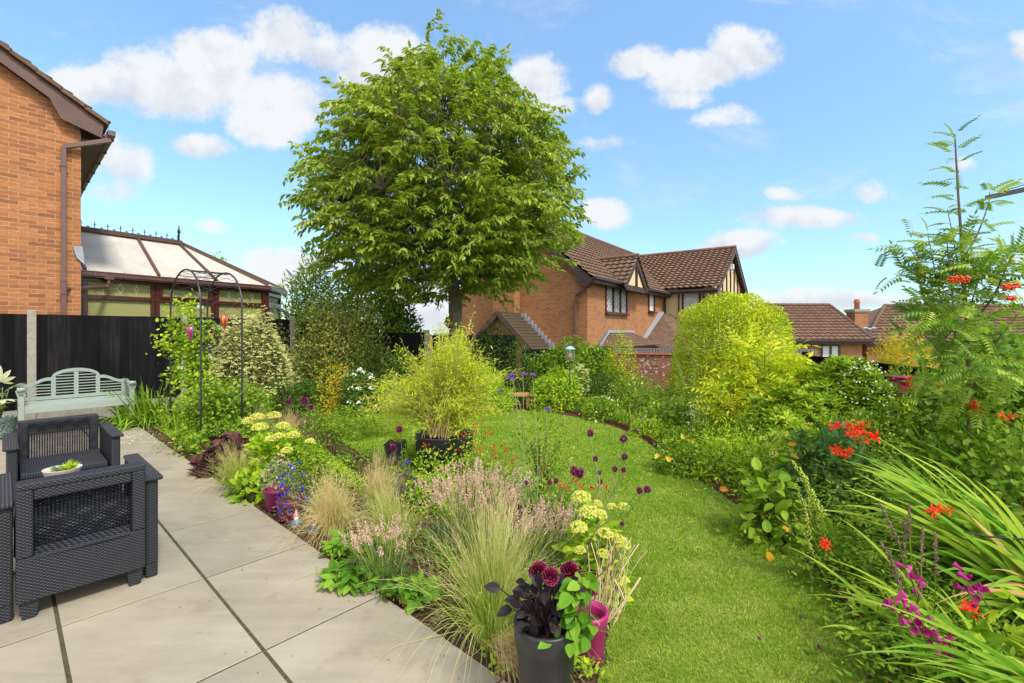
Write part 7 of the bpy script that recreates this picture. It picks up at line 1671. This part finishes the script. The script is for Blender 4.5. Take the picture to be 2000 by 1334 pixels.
def raspberry():
    c = POT2+A3(-.02, -.1, .16); t = thing('raspberry_plant', 'bright green serrated leaves rising between the two foreground pots', 'plant', tuple(c)); n = 58
    e = np.array([at(1125+rng.normal()*20, rng.uniform(1128, 1258), 1.66+rng.normal()*.05) for _ in range(n)]); tt = np.linspace(0, 1, 5)[None, :, None]
    mkp('stem', tubes(c*(1-tt)+e[:, None]*tt, .002*np.ones((n, 5)), 4), M_STEMG, t)
    D = unit((e-c)*A3(1, .6, .2)+rng.normal(size=(n, 3))*.08+A3(0, -.03, 0)); mkp('foliage', scatter(BIG, e, unit(D+A3(0, -.2, -.25)), unit(A3(0, -.7, 1)+rng.normal(size=(n, 3))*.3), rng.uniform(.045, .075, n)), G['straw_leaf'], t)
raspberry()
# bent dry stems right of the dahlias
c = gp(1175, 1215); t = thing('bleached_plant', 'bleached bent dry stems right of the magenta pot', 'plant', tuple(c)); n = 46; b = c+rng.normal(size=(n, 3))*A3(.04, .04, 0)+A3(0, 0, .01); a = rng.uniform(-.5, 1.6, n)
e = b+np.column_stack([np.cos(a)*rng.uniform(.02, .2, n), np.sin(a)*.08, rng.uniform(.05, .42, n)]); tt = np.linspace(0, 1, 6)[None, :, None]; pth = b[:, None]*(1-tt)+e[:, None]*tt+np.sin(tt*pi)*rng.normal(size=(n, 1, 3))*.03
mkp('stem', tubes(pth, .0022*np.ones((n, 6)), 4), leafmat('bleached_stem', (.50, .36, .18), (.62, .50, .30), (.35, .25, .10), trans=0), t)
P = [at(1170, 1232, 2.0), at(1200, 1200, 1.98), at(1230, 1160, 1.98), at(1251, 1128, 2.0)]; MB().tube(smooth_curve(P, 3), .0045, 6).build('stem', leafmat('bleached_stem', (1, 1, 1), (1, 1, 1)), t)
P = [at(1135, 1130, 2.1), at(1150, 1070, 2.1), at(1165, 1035, 2.1), at(1200, 1010, 2.15)]; MB().tube(smooth_curve(P, 4), .003, 6).build('stem', M_TWIG, t)
P = [at(1165, 1130, 2.1), at(1185, 1110, 2.1), at(1205, 1085, 2.1), at(1212, 1070, 2.12)]; MB().tube(smooth_curve(P, 4), .003, 6).build('stem', M_TWIG, t)
# long bleached grass blades lying over the slabs
t = thing('loose_grass_stems', 'long fallen feather grass stems lying on the pale slabs', 'grass', tuple(gp(800, 1250)))
for pp in ([(900, 1235), (820, 1250), (760, 1270), (700, 1334)], [(660, 1095), (620, 1115), (580, 1130), (562, 1145)], [(620, 1105), (615, 1150), (608, 1185)], [(420, 905), (380, 935), (350, 950)], [(940, 1270), (900, 1300), (870, 1330)], [(470, 930), (430, 940), (400, 960)]):
    P = smooth_curve([gp(x, y, .018)+A3(0, 0, .01*(i == 0)) for i, (x, y) in enumerate(pp)], 6); MB().tube(P, np.linspace(.0018, .0007, len(P)), 4).build('stem', leafmat('loose_straw', (.42, .36, .14), (.42, .36, .14), trans=0), t)
# fatsia at the left edge
c = GL+A3(0, 0, .25); t = thing('fatsia', 'cream edged fatsia leaves in the turquoise pot', 'plant', tuple(c)); n = 16; FAT = compound(leaf_t(.34, (0, .35, .75, 1), (.2, 1, .8, 0)), [((0, .3, 0), a, .7*(1-abs(a)/300), .15) for a in (-115, -75, -38, 0, 38, 75, 115)])
e = c+np.column_stack([rng.normal(size=n)*.10-.03, rng.normal(size=n)*.10, rng.uniform(.05, .42, n)]); D = unit((e-c)*A3(1, 1, .2)+A3(.05, -.08, -.02)); mkp('foliage', scatter(FAT, e, D, unit(A3(0, -.5, 1)+rng.normal(size=(n, 3))*.25), rng.uniform(.20, .30, n)), G['varieg'], t)
tt = np.linspace(0, 1, 5)[None, :, None]; mkp('stem', tubes(c*(1-tt)+e[:, None]*tt, .005*np.ones((n, 5)), 5), M_STEMG, t)
# succulents
for lab, px, off, k, s, m, L_ in (('pale rosette succulent on the left of the cream bowl', 105, -.035, 30, .05, 'grey', .5), ('spiky green succulent on the right of the cream bowl', 138, .04, 70, .075, 'bright', 1.2)):
    c = A3(bc[0]+off*.8, bc[1]+off*.3, .50); t = thing('succulent', lab, 'succulent', tuple(c)); d = rdir(k); d[:, 2] = np.abs(d[:, 2])*L_+.15; d = unit(d)
    mkp('foliage', scatter(leaf_t(.3 if L_ < 1 else .12, (0, .5, 1), (.6, 1, 0)), np.tile(c, (k, 1)), d, rdir(k), s*rng.uniform(.7, 1.1, k)), G[m], t)
# fallen petals on slabs and lawn
n = 70; q = np.array([gp(rng.uniform(225, 310), rng.uniform(846, 866), .018) for _ in range(n)]); 
setp(mkp('fallen_petals', scatter(leaf_t(.8, (0, .5, 1), (0, 1, .3)), q, rdir(n)*A3(1, 1, .05), np.tile(A3(0, 0, 1), (n, 1)), .02), G['white']), 'white rose petals scattered on the slabs near the arch', None, kind='stuff')
q = np.array([gp(x, y, .05) for x, y in ((1596, 1264), (1695, 1316), (1700, 1320), (1735, 1332), (1560, 1204), (1480, 1248))]); n = len(q)
setp(mkp('fallen_flowers', scatter(STARF, q, rdir(n), rdir(n), .018), G['maroon']), 'dark fallen blooms on the lawn', None, kind='stuff')

n = 120; q = np.array([LAB(rng.uniform(-2, 5.5), .6-abs(rng.normal())*.5, .016) for _ in range(n)])
setp(mkp('slab_litter', scatter(LANCE, q, rdir(n)*A3(1, 1, .05), np.tile(A3(0, 0, 1), (n, 1))+rng.normal(size=(n, 3))*.1, rng.uniform(.008, .022, n)), leafmat('litter', (.10, .06, .03), (.25, .17, .07), trans=0)), 'specks of plant litter blown onto the pale slabs', None, kind='stuff')
